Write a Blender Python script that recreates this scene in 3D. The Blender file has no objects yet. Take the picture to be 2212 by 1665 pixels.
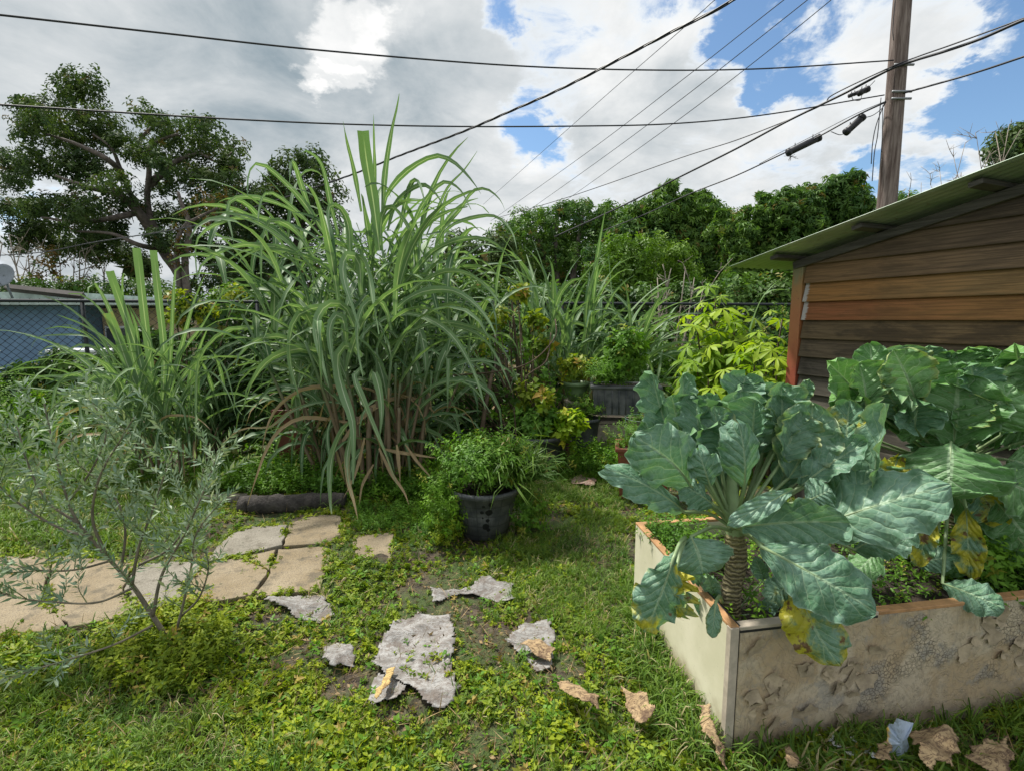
import bpy, math, random
import numpy as np
from math import radians, sin, cos, pi
from mathutils import Vector
random.seed(7)
rng = np.random.default_rng(11)

# ------------------------------------------------------------------ camera
SC = bpy.context.scene
COL = SC.collection
PITCH = radians(7.35)
F = 1100.0            # focal length in pixels of a 2212 px wide picture
CAMH = 1.6
cam_d = bpy.data.cameras.new('camera')
cam_d.lens = 36.0 * F / 2212.0
cam_d.clip_start = 0.05
cam_d.clip_end = 3000
cam = bpy.data.objects.new('camera', cam_d)
COL.objects.link(cam)
cam.location = (0, 0, CAMH)
cam.rotation_euler = (radians(90) - PITCH, 0, 0)
SC.camera = cam

# ------------------------------------------------------------------ view
SC.view_settings.view_transform = 'Standard'
SC.view_settings.look = 'None'
SC.view_settings.gamma = 1.0
SC.view_settings.use_curve_mapping = False
SC.view_settings.exposure = 0.5
SC.cycles.max_bounces = 6
SC.cycles.diffuse_bounces = 3
SC.cycles.transmission_bounces = 4
SC.cycles.transparent_max_bounces = 4

# ------------------------------------------------------------------ sun and sky
SUN_EL, SUN_AZ = radians(58), radians(-52)     # azimuth measured from +Y towards +X
sdir = Vector((sin(SUN_AZ) * cos(SUN_EL), cos(SUN_AZ) * cos(SUN_EL), sin(SUN_EL)))
sl = bpy.data.lights.new('sun', 'SUN')
sl.energy = 4.3
sl.angle = radians(4)
sl.color = (1.0, 0.96, 0.88)
sun = bpy.data.objects.new('sun', sl)
COL.objects.link(sun)
sun.rotation_euler = (-sdir).to_track_quat('-Z', 'Y').to_euler()


def dirw(u, v):
    a = (u - 1106.0) / F
    b = -(v - 832.5) / F
    return np.array([a, cos(PITCH) + b * sin(PITCH), b * cos(PITCH) - sin(PITCH)])


class NT:
    """small helper that chains shader nodes"""
    def __init__(s, tree):
        s.t = tree
        s.n = tree.nodes
        s.l = tree.links

    def node(s, typ, **kw):
        n = s.n.new(typ)
        for k, v in kw.items():
            setattr(n, k, v)
        return n

    def link(s, a, b):
        s.l.new(a, b)

    def _in(s, sock, v):
        if hasattr(v, 'is_linked'):
            s.l.new(v, sock)
        else:
            sock.default_value = v

    def math(s, op, a, b=None, c=None, clamp=False):
        n = s.n.new('ShaderNodeMath')
        n.operation = op
        n.use_clamp = clamp
        s._in(n.inputs[0], a)
        if b is not None:
            s._in(n.inputs[1], b)
        if c is not None:
            s._in(n.inputs[2], c)
        return n.outputs[0]

    def vmath(s, op, a, b=None):
        n = s.n.new('ShaderNodeVectorMath')
        n.operation = op
        s._in(n.inputs[0], a)
        if b is not None:
            s._in(n.inputs[1], b)
        return n.outputs['Value'] if op in ('DOT_PRODUCT', 'LENGTH') else n.outputs[0]

    def noise(s, vec, scale, detail=3, rough=0.5, dist=0.0):
        n = s.n.new('ShaderNodeTexNoise')
        if vec is not None:
            s._in(n.inputs['Vector'], vec)
        n.inputs['Scale'].default_value = scale
        n.inputs['Detail'].default_value = detail
        n.inputs['Roughness'].default_value = rough
        n.inputs['Distortion'].default_value = dist
        return n.outputs['Fac']

    def step(s, x, a, b, lo=0.0, hi=1.0, smooth=True):
        n = s.n.new('ShaderNodeMapRange')
        n.interpolation_type = 'SMOOTHSTEP' if smooth else 'LINEAR'
        s._in(n.inputs['Value'], x)
        n.inputs['From Min'].default_value = a
        n.inputs['From Max'].default_value = b
        n.inputs['To Min'].default_value = lo
        n.inputs['To Max'].default_value = hi
        return n.outputs[0]

    def mix(s, f, a, b, blend='MIX'):
        n = s.n.new('ShaderNodeMix')
        n.data_type = 'RGBA'
        n.blend_type = blend
        s._in(n.inputs[0], f)
        for i, v in ((6, a), (7, b)):
            if hasattr(v, 'is_linked'):
                s.l.new(v, n.inputs[i])
            else:
                n.inputs[i].default_value = (v[0], v[1], v[2], 1)
        return n.outputs[2]

    def attr(s, name):
        n = s.n.new('ShaderNodeAttribute')
        n.attribute_name = name
        return n.outputs['Fac']

    def obj(s):
        return s.n.new('ShaderNodeTexCoord').outputs['Object']

    def geo(s, what='Position'):
        return s.n.new('ShaderNodeNewGeometry').outputs[what]


world = bpy.data.worlds.new('World')
SC.world = world
world.use_nodes = True
w = NT(world.node_tree)
for n in list(w.n):
    w.n.remove(n)
outw = w.node('ShaderNodeOutputWorld')
bg = w.node('ShaderNodeBackground')
SKY_STR = 0.1
CLOUD = 0.72
bg.inputs['Strength'].default_value = SKY_STR
w.link(bg.outputs[0], outw.inputs[0])
sky = w.node('ShaderNodeTexSky', sky_type='NISHITA')
sky.sun_disc = False
sky.sun_elevation = SUN_EL
sky.sun_rotation = SUN_AZ
sky.air_density = 1.0
sky.dust_density = 0.6
sky.ozone_density = 2.0
dvec = w.node('ShaderNodeTexCoord').outputs['Generated']
dn = w.vmath('NORMALIZE', dvec)
sx = w.node('ShaderNodeSeparateXYZ')
w.link(dn, sx.inputs[0])
dz = w.math('MAXIMUM', sx.outputs['Z'], 0.0)
den = w.math('ADD', dz, 0.32)
cb = w.node('ShaderNodeCombineXYZ')
w.link(w.math('DIVIDE', sx.outputs['X'], den), cb.inputs[0])
w.link(w.math('DIVIDE', sx.outputs['Y'], den), cb.inputs[1])
cb.inputs[2].default_value = 3.7
P = cb.outputs[0]
warp = w.node('ShaderNodeTexNoise')
w.link(P, warp.inputs['Vector'])
warp.inputs['Scale'].default_value = 3.6
warp.inputs['Detail'].default_value = 9
warp.inputs['Roughness'].default_value = 0.62
wv = w.vmath('SUBTRACT', warp.outputs['Color'], (0.5, 0.5, 0.5))
sc_ = w.node('ShaderNodeVectorMath', operation='SCALE')
w.link(wv, sc_.inputs[0])
sc_.inputs['Scale'].default_value = 0.26
dwarp = w.vmath('NORMALIZE', w.vmath('ADD', dn, sc_.outputs[0]))


def blob(u, v, r_px, soft=0.6, stretch=None):
    d = dirw(u, v)
    d /= np.linalg.norm(d)
    dot = w.vmath('DOT_PRODUCT', dwarp, tuple(d))
    r = r_px / F * 0.85
    return w.step(dot, cos(r * (1 + soft)), cos(r * max(0.0, 1 - soft)))


def addup(items):
    acc = None
    for (u, v, r, s_, wt) in items:
        b = w.math('MULTIPLY', blob(u, v, r, s_), wt)
        acc = b if acc is None else w.math('ADD', acc, b)
    return acc


n1 = w.noise(P, 1.9, 12, 0.58, 0.3)
n2 = w.noise(P, 6.5, 12, 0.66, 0.4)
cover = w.math('ADD', w.math('MULTIPLY', n1, 0.7), w.math('MULTIPLY', n2, 1.15))
holes = addup([(1115, 10, 38, .7, .28), (1165, 250, 52, .7, .25), (1185, 305, 44, .7, .25), (1105, 335, 26, .7, .2),
               (1650, 0, 60, .8, .32), (1700, 85, 75, .8, .33), (1590, 60, 40, .7, .22), (1640, 150, 36, .7, .22), (1545, 145, 26, .7, .16),
               (2140, 240, 70, .8, .33), (2195, 185, 60, .8, .33), (2200, 20, 34, .7, .26), (2055, 240, 46, .7, .22),
               (1975, 375, 42, .7, .25), (1870, 400, 30, .7, .2), (60, 420, 60, .8, .34), (20, 490, 50, .8, .34), (120, 395, 50, .7, .3),
               (300, 420, 40, .7, .26), (160, 560, 34, .7, .2), (1430, 0, 34, .7, .2)])
fills = addup([(620, 250, 460, .4, .3), (150, 130, 420, .4, .3), (1370, 250, 130, .5, .14), (1480, 350, 170, .5, .2), (1880, 200, 110, .5, .16),
               (1400, 100, 90, .5, .12), (1000, 150, 100, .5, .1),
               (1655, 125, 26, .8, .34), (1745, 60, 26, .8, .26), (1690, 30, 16, .8, .2), (2085, 290, 44, .8, .34), (2165, 130, 24, .8, .26), (2000, 325, 30, .8, .22), (2120, 190, 20, .8, .2)])
cov = w.math('SUBTRACT', w.math('ADD', cover, fills), holes)
dens = w.step(cov, 0.62, 0.92)
edge = w.step(cov, 0.78, 1.10)
# grey bases and bright billows
n3 = w.noise(P, 2.6, 12, 0.6, 0.6)
n4 = w.noise(P, 9.0, 10, 0.62, 0.3)
nb = w.noise(P, 1.1, 4, 0.5, 0.2)
greyb = addup([(560, 110, 180, .9, .28), (560, 260, 150, .9, .16), (150, 120, 460, .6, .17), (1000, 200, 110, .9, .26), (880, 200, 90, .9, .20), (330, 330, 300, .8, .12), (940, 100, 100, .9, .12),
               (1240, 240, 60, .9, .12), (1390, 260, 110, .9, .14), (1850, 260, 110, .9, .14), (1560, 380, 140, .9, .10)])
whiteb = addup([(765, 60, 66, .25, .75), (735, 155, 44, .3, .7), (716, 205, 26, .4, .6), (830, 30, 40, .6, .3), (1350, 60, 80, .9, .16), (1800, 70, 70, .9, .12), (1490, 60, 60, .8, .2),
                (2060, 265, 50, .7, .25), (1730, 310, 70, .8, .2), (1190, 330, 80, .8, .14), (1000, 20, 100, .8, .14), (1270, 60, 60, .8, .12)])
lum = w.math('ADD', w.math('MULTIPLY', n3, 1.9), w.math('MULTIPLY', nb, 0.5))
lum = w.math('ADD', lum, w.math('MULTIPLY', n4, 0.55))
lum = w.math('ADD', w.math('SUBTRACT', lum, greyb), whiteb)
lum2 = w.step(lum, 0.55, 1.92, 0.0, 1.0, smooth=False)
grey = w.mix(lum2, (0.31, 0.385, 0.435), (1.0, 1.0, 0.99))
edgec = w.mix(edge, (0.84, 0.90, 0.96), grey)
cl = w.vmath('SCALE', edgec)
cl.node.inputs['Scale'].default_value = 1.0 / SKY_STR * CLOUD
skyt = w.mix(1.0, sky.outputs[0], (0.95, 1.08, 1.12), 'MULTIPLY')
fin = w.mix(dens, skyt, cl)
w.link(fin, bg.inputs['Color'])


# ------------------------------------------------------------------ pixel -> place
def D(u, v, Y):
    d = dirw(u, v)
    p = d * (Y / d[1])
    return np.array([p[0], p[1], p[2] + CAMH])


def G(u, v, z=0.0):
    d = dirw(u, v)
    t = (z - CAMH) / d[2]
    return np.array([d[0] * t, d[1] * t, z])


def A_(x, y):            # zoom of the big cane
    return 308.4 + .3834 * x, 293 + .3834 * y


def B_(x, y):            # zoom of the left cane
    return .3346 * x, 539.7 + .3346 * y


def C_(x, y):            # zoom of the first collard
    return 1310.7 + .3241 * x, 771 + .3241 * y


def E_(x, y):            # zoom of the second collard
    return 1471.9 + .3346 * x, 539.7 + .3346 * y


def H_(x, y):            # zoom of the planter
    return 1310.7 + .4075 * x, 1079.4 + .4075 * y


# ------------------------------------------------------------------ objects
ORG = {}


def tagit(o, label=None, cat=None, group=None, kind=None):
    if label: o['label'] = label
    if cat: o['category'] = cat
    if group: o['group'] = group
    if kind: o['kind'] = kind
    return o


def thing(name, label, cat, loc=(0, 0, 0), group=None):
    o = bpy.data.objects.new(name, None)
    o.empty_display_size = 0.1
    COL.objects.link(o)
    o.location = tuple(float(c) for c in loc)
    ORG[o.name] = np.array(o.location)
    return tagit(o, label, cat, group)


def mk(name, V, Fc, mat=None, parent=None, smooth=True, uv=None, attrs=None, kind=None, origin=None):
    """world-space vertices -> one linked mesh object (parented parts keep world place)"""
    V = np.asarray(V, dtype=np.float64).reshape(-1, 3)
    me = bpy.data.meshes.new(name)
    if parent is not None:
        org = ORG[parent.name]
    elif origin is not None:
        org = np.array(origin, dtype=float)
    else:
        org = np.array([(V[:, 0].min() + V[:, 0].max()) / 2, (V[:, 1].min() + V[:, 1].max()) / 2, V[:, 2].min()])
    Vl = V - org
    if isinstance(Fc, np.ndarray):
        n, k = Fc.shape
        me.vertices.add(len(Vl))
        me.vertices.foreach_set('co', Vl.astype(np.float32).ravel())
        me.loops.add(n * k)
        me.loops.foreach_set('vertex_index', Fc.astype(np.int32).ravel())
        me.polygons.add(n)
        me.polygons.foreach_set('loop_start', np.arange(0, n * k, k, dtype=np.int32))
        me.update(calc_edges=True)
    else:
        me.from_pydata([tuple(p) for p in Vl], [], [tuple(int(i) for i in f) for f in Fc])
    if smooth:
        me.polygons.foreach_set('use_smooth', np.ones(len(me.polygons), dtype=bool))
    if uv is not None:
        li = np.empty(len(me.loops), dtype=np.int32)
        me.loops.foreach_get('vertex_index', li)
        l = me.uv_layers.new(name='UVMap')
        l.data.foreach_set('uv', np.asarray(uv, dtype=np.float32)[li].ravel())
    if attrs:
        for k_, a in attrs.items():
            at = me.attributes.new(k_, 'FLOAT', 'POINT')
            at.data.foreach_set('value', np.asarray(a, dtype=np.float32))
    if mat: me.materials.append(mat)
    o = bpy.data.objects.new(name, me)
    COL.objects.link(o)
    if parent is not None:
        o.parent = parent
        ORG[o.name] = org
    else:
        o.location = tuple(org)
        ORG[o.name] = org
    if kind: o['kind'] = kind
    return o


class MB:
    def __init__(s):
        s.v, s.f = [], []

    def add(s, V, Fc):
        b = sum(len(x) for x in s.v)
        s.v.append(np.asarray(V, dtype=float))
        s.f += [tuple(int(i) + b for i in f) for f in Fc]

    def box(s, c, ex, ey, ez, sx, sy, sz):
        c, ex, ey, ez = (np.asarray(q, dtype=float) for q in (c, ex, ey, ez))
        V = [c + ex * sx * i / 2 + ey * sy * j / 2 + ez * sz * k / 2 for i in (-1, 1) for j in (-1, 1) for k in (-1, 1)]
        s.add(V, [(0, 1, 3, 2), (4, 6, 7, 5), (0, 4, 5, 1), (2, 3, 7, 6), (0, 2, 6, 4), (1, 5, 7, 3)])

    def tube(s, pts, rad, n=6, cap=True):
        V, Fc = tube(pts, rad, n, cap)
        s.add(V, Fc)

    def mk(s, name, mat, parent=None, **kw):
        return mk(name, np.concatenate(s.v), s.f, mat, parent, **kw)


def bev(o, wdt=0.004, seg=2):
    m = o.modifiers.new('bevel', 'BEVEL')
    m.width = wdt
    m.segments = seg
    m.limit_method = 'ANGLE'
    return o


def smoothpts(pts, n=8):
    P_ = [np.asarray(p, dtype=float) for p in pts]
    if len(P_) < 3:
        return [P_[0] + (P_[-1] - P_[0]) * t for t in np.linspace(0, 1, n + 1)]
    P_ = [2 * P_[0] - P_[1]] + P_ + [2 * P_[-1] - P_[-2]]
    out = []
    for i in range(1, len(P_) - 2):
        for k in range(n):
            t = k / n
            a, b, c, d = P_[i - 1], P_[i], P_[i + 1], P_[i + 2]
            out.append(.5 * ((2 * b) + (-a + c) * t + (2 * a - 5 * b + 4 * c - d) * t * t + (-a + 3 * b - 3 * c + d) * t ** 3))
    out.append(P_[-2])
    return out


def tube(pts, rad, n=6, cap=True):
    P_ = np.asarray(pts, dtype=float)
    m = len(P_)
    R = np.full(m, rad, dtype=float) if np.isscalar(rad) else np.interp(np.linspace(0, 1, m), np.linspace(0, 1, len(rad)), rad)
    T = np.gradient(P_, axis=0)
    T /= np.linalg.norm(T, axis=1)[:, None] + 1e-12
    ref = np.array([0, 0, 1.0]) if abs(T[0][2]) < .9 else np.array([1.0, 0, 0])
    V = []
    s_ = np.cross(T[0], ref)
    s_ /= np.linalg.norm(s_)
    for i in range(m):
        s_ = s_ - T[i] * np.dot(s_, T[i])
        s_ /= np.linalg.norm(s_) + 1e-12
        b = np.cross(T[i], s_)
        for k in range(n):
            a = 2 * pi * k / n
            V.append(P_[i] + (s_ * cos(a) + b * sin(a)) * R[i])
    Fc = []
    for i in range(m - 1):
        for k in range(n):
            k2 = (k + 1) % n
            Fc.append((i * n + k, i * n + k2, (i + 1) * n + k2, (i + 1) * n + k))
    if cap:
        Fc.append(tuple(range(n - 1, -1, -1)))
        Fc.append(tuple((m - 1) * n + k for k in range(n)))
    return V, Fc


# ------------------------------------------------------------------ materials
MATS = {}


def newmat(name):
    m = bpy.data.materials.new(name)
    m.use_nodes = True
    t = NT(m.node_tree)
    bsdf = m.node_tree.nodes['Principled BSDF']
    out = m.node_tree.nodes['Material Output']
    MATS[name] = m
    return m, t, bsdf, out


def bump(t, bsdf, h, strength=0.4, dist=0.01):
    b = t.node('ShaderNodeBump')
    b.inputs['Strength'].default_value = strength
    b.inputs['Distance'].default_value = dist
    t._in(b.inputs['Height'], h)
    t.link(b.outputs[0], bsdf.inputs['Normal'])
    return b


def translucent(t, bsdf, out, col, amt):
    tr = t.node('ShaderNodeBsdfTranslucent')
    t._in(tr.inputs[0], col) if hasattr(col, 'is_linked') else None
    mx = t.node('ShaderNodeMixShader')
    mx.inputs[0].default_value = amt
    t.link(bsdf.outputs[0], mx.inputs[1])
    t.link(tr.outputs[0], mx.inputs[2])
    t.link(mx.outputs[0], out.inputs[0])


def leafmat(name, c1, c2, c3=None, trans=0.3, rough=0.55, vary=0.35, big=0.6, odd=0.06):
    """c1..c2 by the leaf's own random value, c3 the odd yellow or dead one"""
    m, t, bsdf, out = newmat(name)
    r = t.attr('rnd')
    col = t.mix(r, c1, c2)
    n = t.noise(t.geo(), big, 3, .5)
    col = t.mix(t.step(n, .35, .65), col, t.mix(1.0, col, (1 + vary, 1 + vary * .6, 1 - vary * .6), 'MULTIPLY'))
    if c3:
        col = t.mix(t.step(r, 1 - odd, 1 - odd + .01), col, c3)
    t.link(col, bsdf.inputs['Base Color'])
    bsdf.inputs['Roughness'].default_value = rough
    bsdf.inputs['Specular IOR Level'].default_value = 0.22
    translucent(t, bsdf, out, t.mix(1.0, col, (1.15, 1.25, .5), 'MULTIPLY'), trans)
    return m


def plain(name, col, rough=.8, nz=8, amt=.35, bumpst=.3, metal=0.0, col2=None, bd=.01, detail=5):
    m, t, bsdf, out = newmat(name)
    o = t.obj()
    n = t.noise(o, nz, detail, .6)
    c2 = col2 or tuple(c * (1 - amt) for c in col)
    t.link(t.mix(t.step(n, .35, .68), c2, col), bsdf.inputs['Base Color'])
    bsdf.inputs['Roughness'].default_value = rough
    bsdf.inputs['Metallic'].default_value = metal
    if bumpst:
        bump(t, bsdf, t.noise(o, nz * 4, 4, .6), bumpst, bd)
    return m


# leaf families
L_TREE = leafmat('live_oak_leaves', (.032, .068, .028), (.082, .13, .048), (.16, .12, .05), .25, .7, .3, .25, .03)
L_TREE2 = leafmat('broadleaf_canopy_leaves', (.04, .105, .034), (.125, .235, .06), (.2, .16, .04), .28, .5, .35, .2, .04)
L_TREE3 = leafmat('lime_canopy_leaves', (.07, .15, .02), (.13, .24, .035), None, .3, .5, .3, .3)
L_HEDGE = leafmat('dark_vine_leaves', (.03, .075, .02), (.07, .145, .03), (.22, .2, .05), .25, .5, .4, .8, .05)
L_DARK = leafmat('dark_shrub_leaves', (.018, .05, .018), (.05, .11, .025), (.2, .22, .04), .22, .4, .3, 1.5, .03)
L_YEL = leafmat('yellowing_leaves', (.12, .21, .025), (.27, .31, .03), (.33, .22, .04), .35, .5, .3, 2, .06)
L_CASS = leafmat('cassava_leaves', (.15, .29, .022), (.36, .48, .035), (.48, .46, .04), .38, .5, .25, 1.4, .05)
L_HERB = leafmat('herb_leaves', (.07, .17, .022), (.14, .29, .035), (.26, .28, .04), .32, .5, .35, 2, .04)
L_WEED = leafmat('creeping_weed_leaves', (.075, .14, .012), (.27, .35, .026), (.36, .27, .07), .32, .55, .4, 1.6, .05)
L_GRASS = leafmat('grass_blades', (.06, .13, .022), (.17, .275, .05), (.42, .36, .2), .32, .5, .35, 1.1, .08)
L_OLIVE = leafmat('olive_leaves', (.14, .23, .155), (.36, .45, .33), (.36, .42, .2), .15, .45, .12, 2, .05)
M_OLSTEM = plain('olive_bark', (.20, .17, .12), .8, 14, .4, .3)
L_STRAW = leafmat('straw', (.12, .08, .05), (.36, .27, .16), None, .1, .8, .2, 2)
L_BRUSH = leafmat('rusty_dry_leaves', (.10, .06, .02), (.16, .12, .04), (.05, .09, .02), .2, .7, .2, 1, .3)
M_BARK = plain('grey_bark', (.16, .13, .11), .9, 6, .5, .6, bd=.03)
M_STEM = plain('green_stem', (.14, .2, .06), .6, 10, .4, .2)
M_TWIG = plain('pale_dry_twig', (.33, .28, .23), .9, 10, .3, .2)
M_BROWNSTEM = plain('brown_stem', (.13, .09, .055), .85, 14, .4, .4)


def canemat():
    m, t, bsdf, out = newmat('cane_leaf_blade')
    uvn = t.node('ShaderNodeUVMap')
    s = t.node('ShaderNodeSeparateXYZ')
    t.link(uvn.outputs[0], s.inputs[0])
    u, v = s.outputs[0], s.outputs[1]
    r = t.attr('rnd')
    dry = t.attr('dry')
    c = t.mix(r, (.042, .115, .045), (.175, .28, .125))
    st = t.noise(t.vmath('MULTIPLY', uvn.outputs[0], (60, 3, 1)), 1.0, 3, .6)
    c = t.mix(t.math('MULTIPLY', t.step(st, .3, .7), .3), c, (.22, .34, .13))
    # glaucous bloom on one face
    bf = t.geo('Backfacing')
    c = t.mix(t.math('MULTIPLY', bf, .45), c, (.22, .34, .18))
    ab = t.math('ABSOLUTE', t.math('SUBTRACT', u, .5))
    rib = t.step(ab, .065, .030)
    ribf = t.math('MULTIPLY', rib, t.step(v, 1.0, .7))
    c = t.mix(t.math('MULTIPLY', ribf, .85), c, (.58, .66, .46))
    # dry edges and tips
    dn_ = t.noise(t.vmath('MULTIPLY', uvn.outputs[0], (5, 9, 1)), 1.3, 4, .6)
    dd = t.math('ADD', t.math('MULTIPLY', dry, 1.5), t.math('MULTIPLY', v, .55))
    dd = t.math('ADD', dd, t.math('MULTIPLY', ab, .35))
    dd = t.math('ADD', dd, t.math('MULTIPLY', t.math('SUBTRACT', dn_, .5), .7))
    c = t.mix(t.step(dd, .72, .98), c, t.mix(dn_, (.26, .175, .09), (.50, .38, .22)))
    t.link(c, bsdf.inputs['Base Color'])
    bsdf.inputs['Roughness'].default_value = .55
    bsdf.inputs['Specular IOR Level'].default_value = .3
    bump(t, bsdf, st, .12, .004)
    translucent(t, bsdf, out, t.mix(1.0, c, (1.1, 1.25, .5), 'MULTIPLY'), .28)
    return m


M_CANE = canemat()


def collardmat(name, hole=0.0, yellow=0.0, glauc=1.0, tint=(1, 1, 1)):
    m, t, bsdf, out = newmat(name)
    uvn = t.node('ShaderNodeUVMap')
    s = t.node('ShaderNodeSeparateXYZ')
    t.link(uvn.outputs[0], s.inputs[0])
    u, v = s.outputs[0], s.outputs[1]
    r = t.attr('rnd')
    obn = t.noise(t.obj(), 14, 5, .6)
    side = t.math('SUBTRACT', u, .5)
    ab = t.math('MULTIPLY', t.math('ABSOLUTE', side), 2.0)
    sg = t.math('SIGN', side)
    wob = t.noise(t.obj(), 6, 3, .5)
    # lateral veins sweep forward from the midrib
    q = t.math('SUBTRACT', t.math('MULTIPLY', v, 7.0), t.math('MULTIPLY', t.math('POWER', ab, .85), 2.1))
    q = t.math('ADD', q, t.math('MULTIPLY', t.math('SUBTRACT', wob, .5), 2.6))
    q = t.math('ADD', q, t.math('MULTIPLY', sg, .23))
    fr = t.math('ABSOLUTE', t.math('SUBTRACT', t.math('FRACT', q), .5))   # 0 on the vein... .5 between
    wv_ = t.math('ADD', .05, t.math('MULTIPLY', ab, -.03))
    lat = t.math('MULTIPLY', t.step(t.math('SUBTRACT', fr, wv_), .03, -.01), t.step(ab, 1.0, .6))
    vor = t.node('ShaderNodeTexVoronoi', feature='DISTANCE_TO_EDGE')
    t.link(t.vmath('MULTIPLY', uvn.outputs[0], (9, 17, 1)), vor.inputs['Vector'])
    vor.inputs['Scale'].default_value = 1.0
    net = t.math('MULTIPLY', t.step(vor.outputs['Distance'], .075, .0), .30)
    rib = t.step(t.math('SUBTRACT', ab, t.math('MULTIPLY', t.math('SUBTRACT', 1.0, v), .05)), .045, .012)
    vein = t.math('MAXIMUM', t.math('MAXIMUM', t.math('MULTIPLY', lat, .8), net), rib)
    base = t.mix(r, (.082, .195, .100), (.16, .295, .185))
    bloom = t.mix(t.math('MULTIPLY', t.step(obn, .35, .7), .5 * glauc), base, (.25, .39, .33))
    bf = t.geo('Backfacing')
    base = t.mix(bf, bloom, t.mix(r, (.13, .28, .11), (.21, .37, .18)))
    base = t.mix(1.0, base, tint, 'MULTIPLY')
    c = t.mix(t.math('MULTIPLY', vein, .62), base, (.40, .54, .34))
    # pale rim of the margin
    c = t.mix(t.math('MULTIPLY', t.step(ab, .94, 1.0), .5), c, (.34, .46, .36))
    # scattered specks, and a yellowing margin on some leaves
    c = t.mix(t.math('MULTIPLY', t.step(t.noise(t.obj(), 55, 2, .5), .74, .78), .7), c, (.20, .15, .06))
    c = t.mix(t.math('MULTIPLY', t.math('MULTIPLY', t.step(r, .72, .95), t.step(t.math('ADD', ab, t.math('MULTIPLY', obn, .5)), 1.0, 1.3)), .6), c, (.36, .36, .08))
    if yellow > 0:
        yn = t.noise(t.obj(), 9, 4, .6)
        ys = t.step(t.math('ADD', yn, (yellow - .5)), .42, .56)
        c = t.mix(ys, c, (.46, .42, .04))
        ss = t.step(t.math('ADD', t.noise(t.obj(), 17, 4, .6), (yellow - .5) * .5), .60, .66)
        c = t.mix(ss, c, (.17, .10, .045))
    t.link(c, bsdf.inputs['Base Color'])
    bsdf.inputs['Roughness'].default_value = .48
    bsdf.inputs['Specular IOR Level'].default_value = .4
    pil = t.math('MULTIPLY', t.math('POWER', t.math('MULTIPLY', fr, 2.0), .5), 1.0)
    hgt = t.math('ADD', pil, t.math('MULTIPLY', vor.outputs['Distance'], .9))
    hgt = t.math('ADD', hgt, t.math('MULTIPLY', obn, .5))
    bump(t, bsdf, hgt, .55, .012)
    translucent(t, bsdf, out, t.mix(1.0, c, (1.1, 1.3, .6), 'MULTIPLY'), .2)
    return m


M_COL = collardmat('collard_leaf')
M_COLG = collardmat('green_collard_leaf', glauc=.35, tint=(1.0, 1.08, .62))
M_COLY = collardmat('yellowing_collard_leaf', yellow=.52)
M_COLS = collardmat('spotted_collard_leaf', yellow=.42)


def woodmat(name, ca, cb_, dark=(.02, .018, .015), wear=.5, grain=1.0, ends=False):
    """board: long grain along object X (ca at the left end, cb_ at the right)"""
    m, t, bsdf, out = newmat(name)
    o = t.obj()
    g1 = t.noise(t.vmath('MULTIPLY', o, (1.2, 1, 46)), 1.6, 6, .65, .6)
    g2 = t.noise(t.vmath('MULTIPLY', o, (2.5, 1, 150)), 1.6, 3, .6)
    big = t.noise(t.vmath('MULTIPLY', o, (1.6, 1, 5)), 1.5, 4, .6, .5)
    s = t.node('ShaderNodeSeparateXYZ')
    t.link(o, s.inputs[0])
    lr = t.step(t.math('ADD', s.outputs[0], t.math('MULTIPLY', t.math('SUBTRACT', big, .5), 1.3)), .2, 1.5)
    c = t.mix(lr, ca, cb_)
    c = t.mix(t.math('MULTIPLY', t.step(g1, .38, .62), .6 * grain), c, tuple(x * .35 for x in cb_))
    c = t.mix(t.math('MULTIPLY', t.step(g2, .45, .7), .35), c, tuple(min(1, x * 1.5 + .02) for x in ca))
    # algae and rot: dark irregular stains, thicker at the board ends
    rot = t.step(t.math('ADD', big, t.math('MULTIPLY', t.noise(t.vmath('MULTIPLY', o, (1, 1, 5)), 9, 5, .7), .45)), .74 - wear * .16, .92 - wear * .12)
    c = t.mix(t.math('MULTIPLY', rot, wear), c, dark)
    wn_ = t.math('ADD', s.outputs[0], t.math('MULTIPLY', t.math('SUBTRACT', g1, .5), .09))
    if ends: c = t.mix(t.step(wn_, .055, .035), c, (.42, .40, .38))
    # knots
    vo = t.node('ShaderNodeTexVoronoi')
    t.link(t.vmath('MULTIPLY', o, (1.7, 0, 6.0)), vo.inputs['Vector'])
    vo.inputs['Scale'].default_value = 1.0
    c = t.mix(t.math('MULTIPLY', t.step(vo.outputs['Distance'], .085, .03), .65), c, tuple(x * .3 for x in ca))
    t.link(c, bsdf.inputs['Base Color'])
    bsdf.inputs['Roughness'].default_value = .82
    bsdf.inputs['Specular IOR Level'].default_value = .25
    bump(t, bsdf, t.math('ADD', g1, t.math('MULTIPLY', g2, .6)), .55, .006)
    return m


# ------------------------------------------------------------------ scatter machinery
def rand_unit(n):
    v = rng.normal(size=(n, 3))
    return v / np.linalg.norm(v, axis=1)[:, None]


def frames(dirs, roll=None):
    """rotation matrices whose Z axis follows dirs, X axis random about it"""
    d = dirs / (np.linalg.norm(dirs, axis=1)[:, None] + 1e-9)
    n = len(d)
    ref = rand_unit(n)
    x = np.cross(ref, d)
    x /= np.linalg.norm(x, axis=1)[:, None] + 1e-9
    y = np.cross(d, x)
    return np.stack([x, y, d], axis=2)


def scatter(tv, tf, pos, R, sc, rnd=None):
    n, k = len(pos), len(tv)
    V = np.einsum('nij,kj->nki', R, tv) * np.asarray(sc).reshape(-1, 1, 1) + pos[:, None, :]
    Fc = (tf[None, :, :] + (np.arange(n) * k)[:, None, None]).reshape(-1, tf.shape[1])
    if rnd is None: rnd = rng.random(n)
    return V.reshape(-1, 3), Fc, np.repeat(rnd, k)


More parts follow.
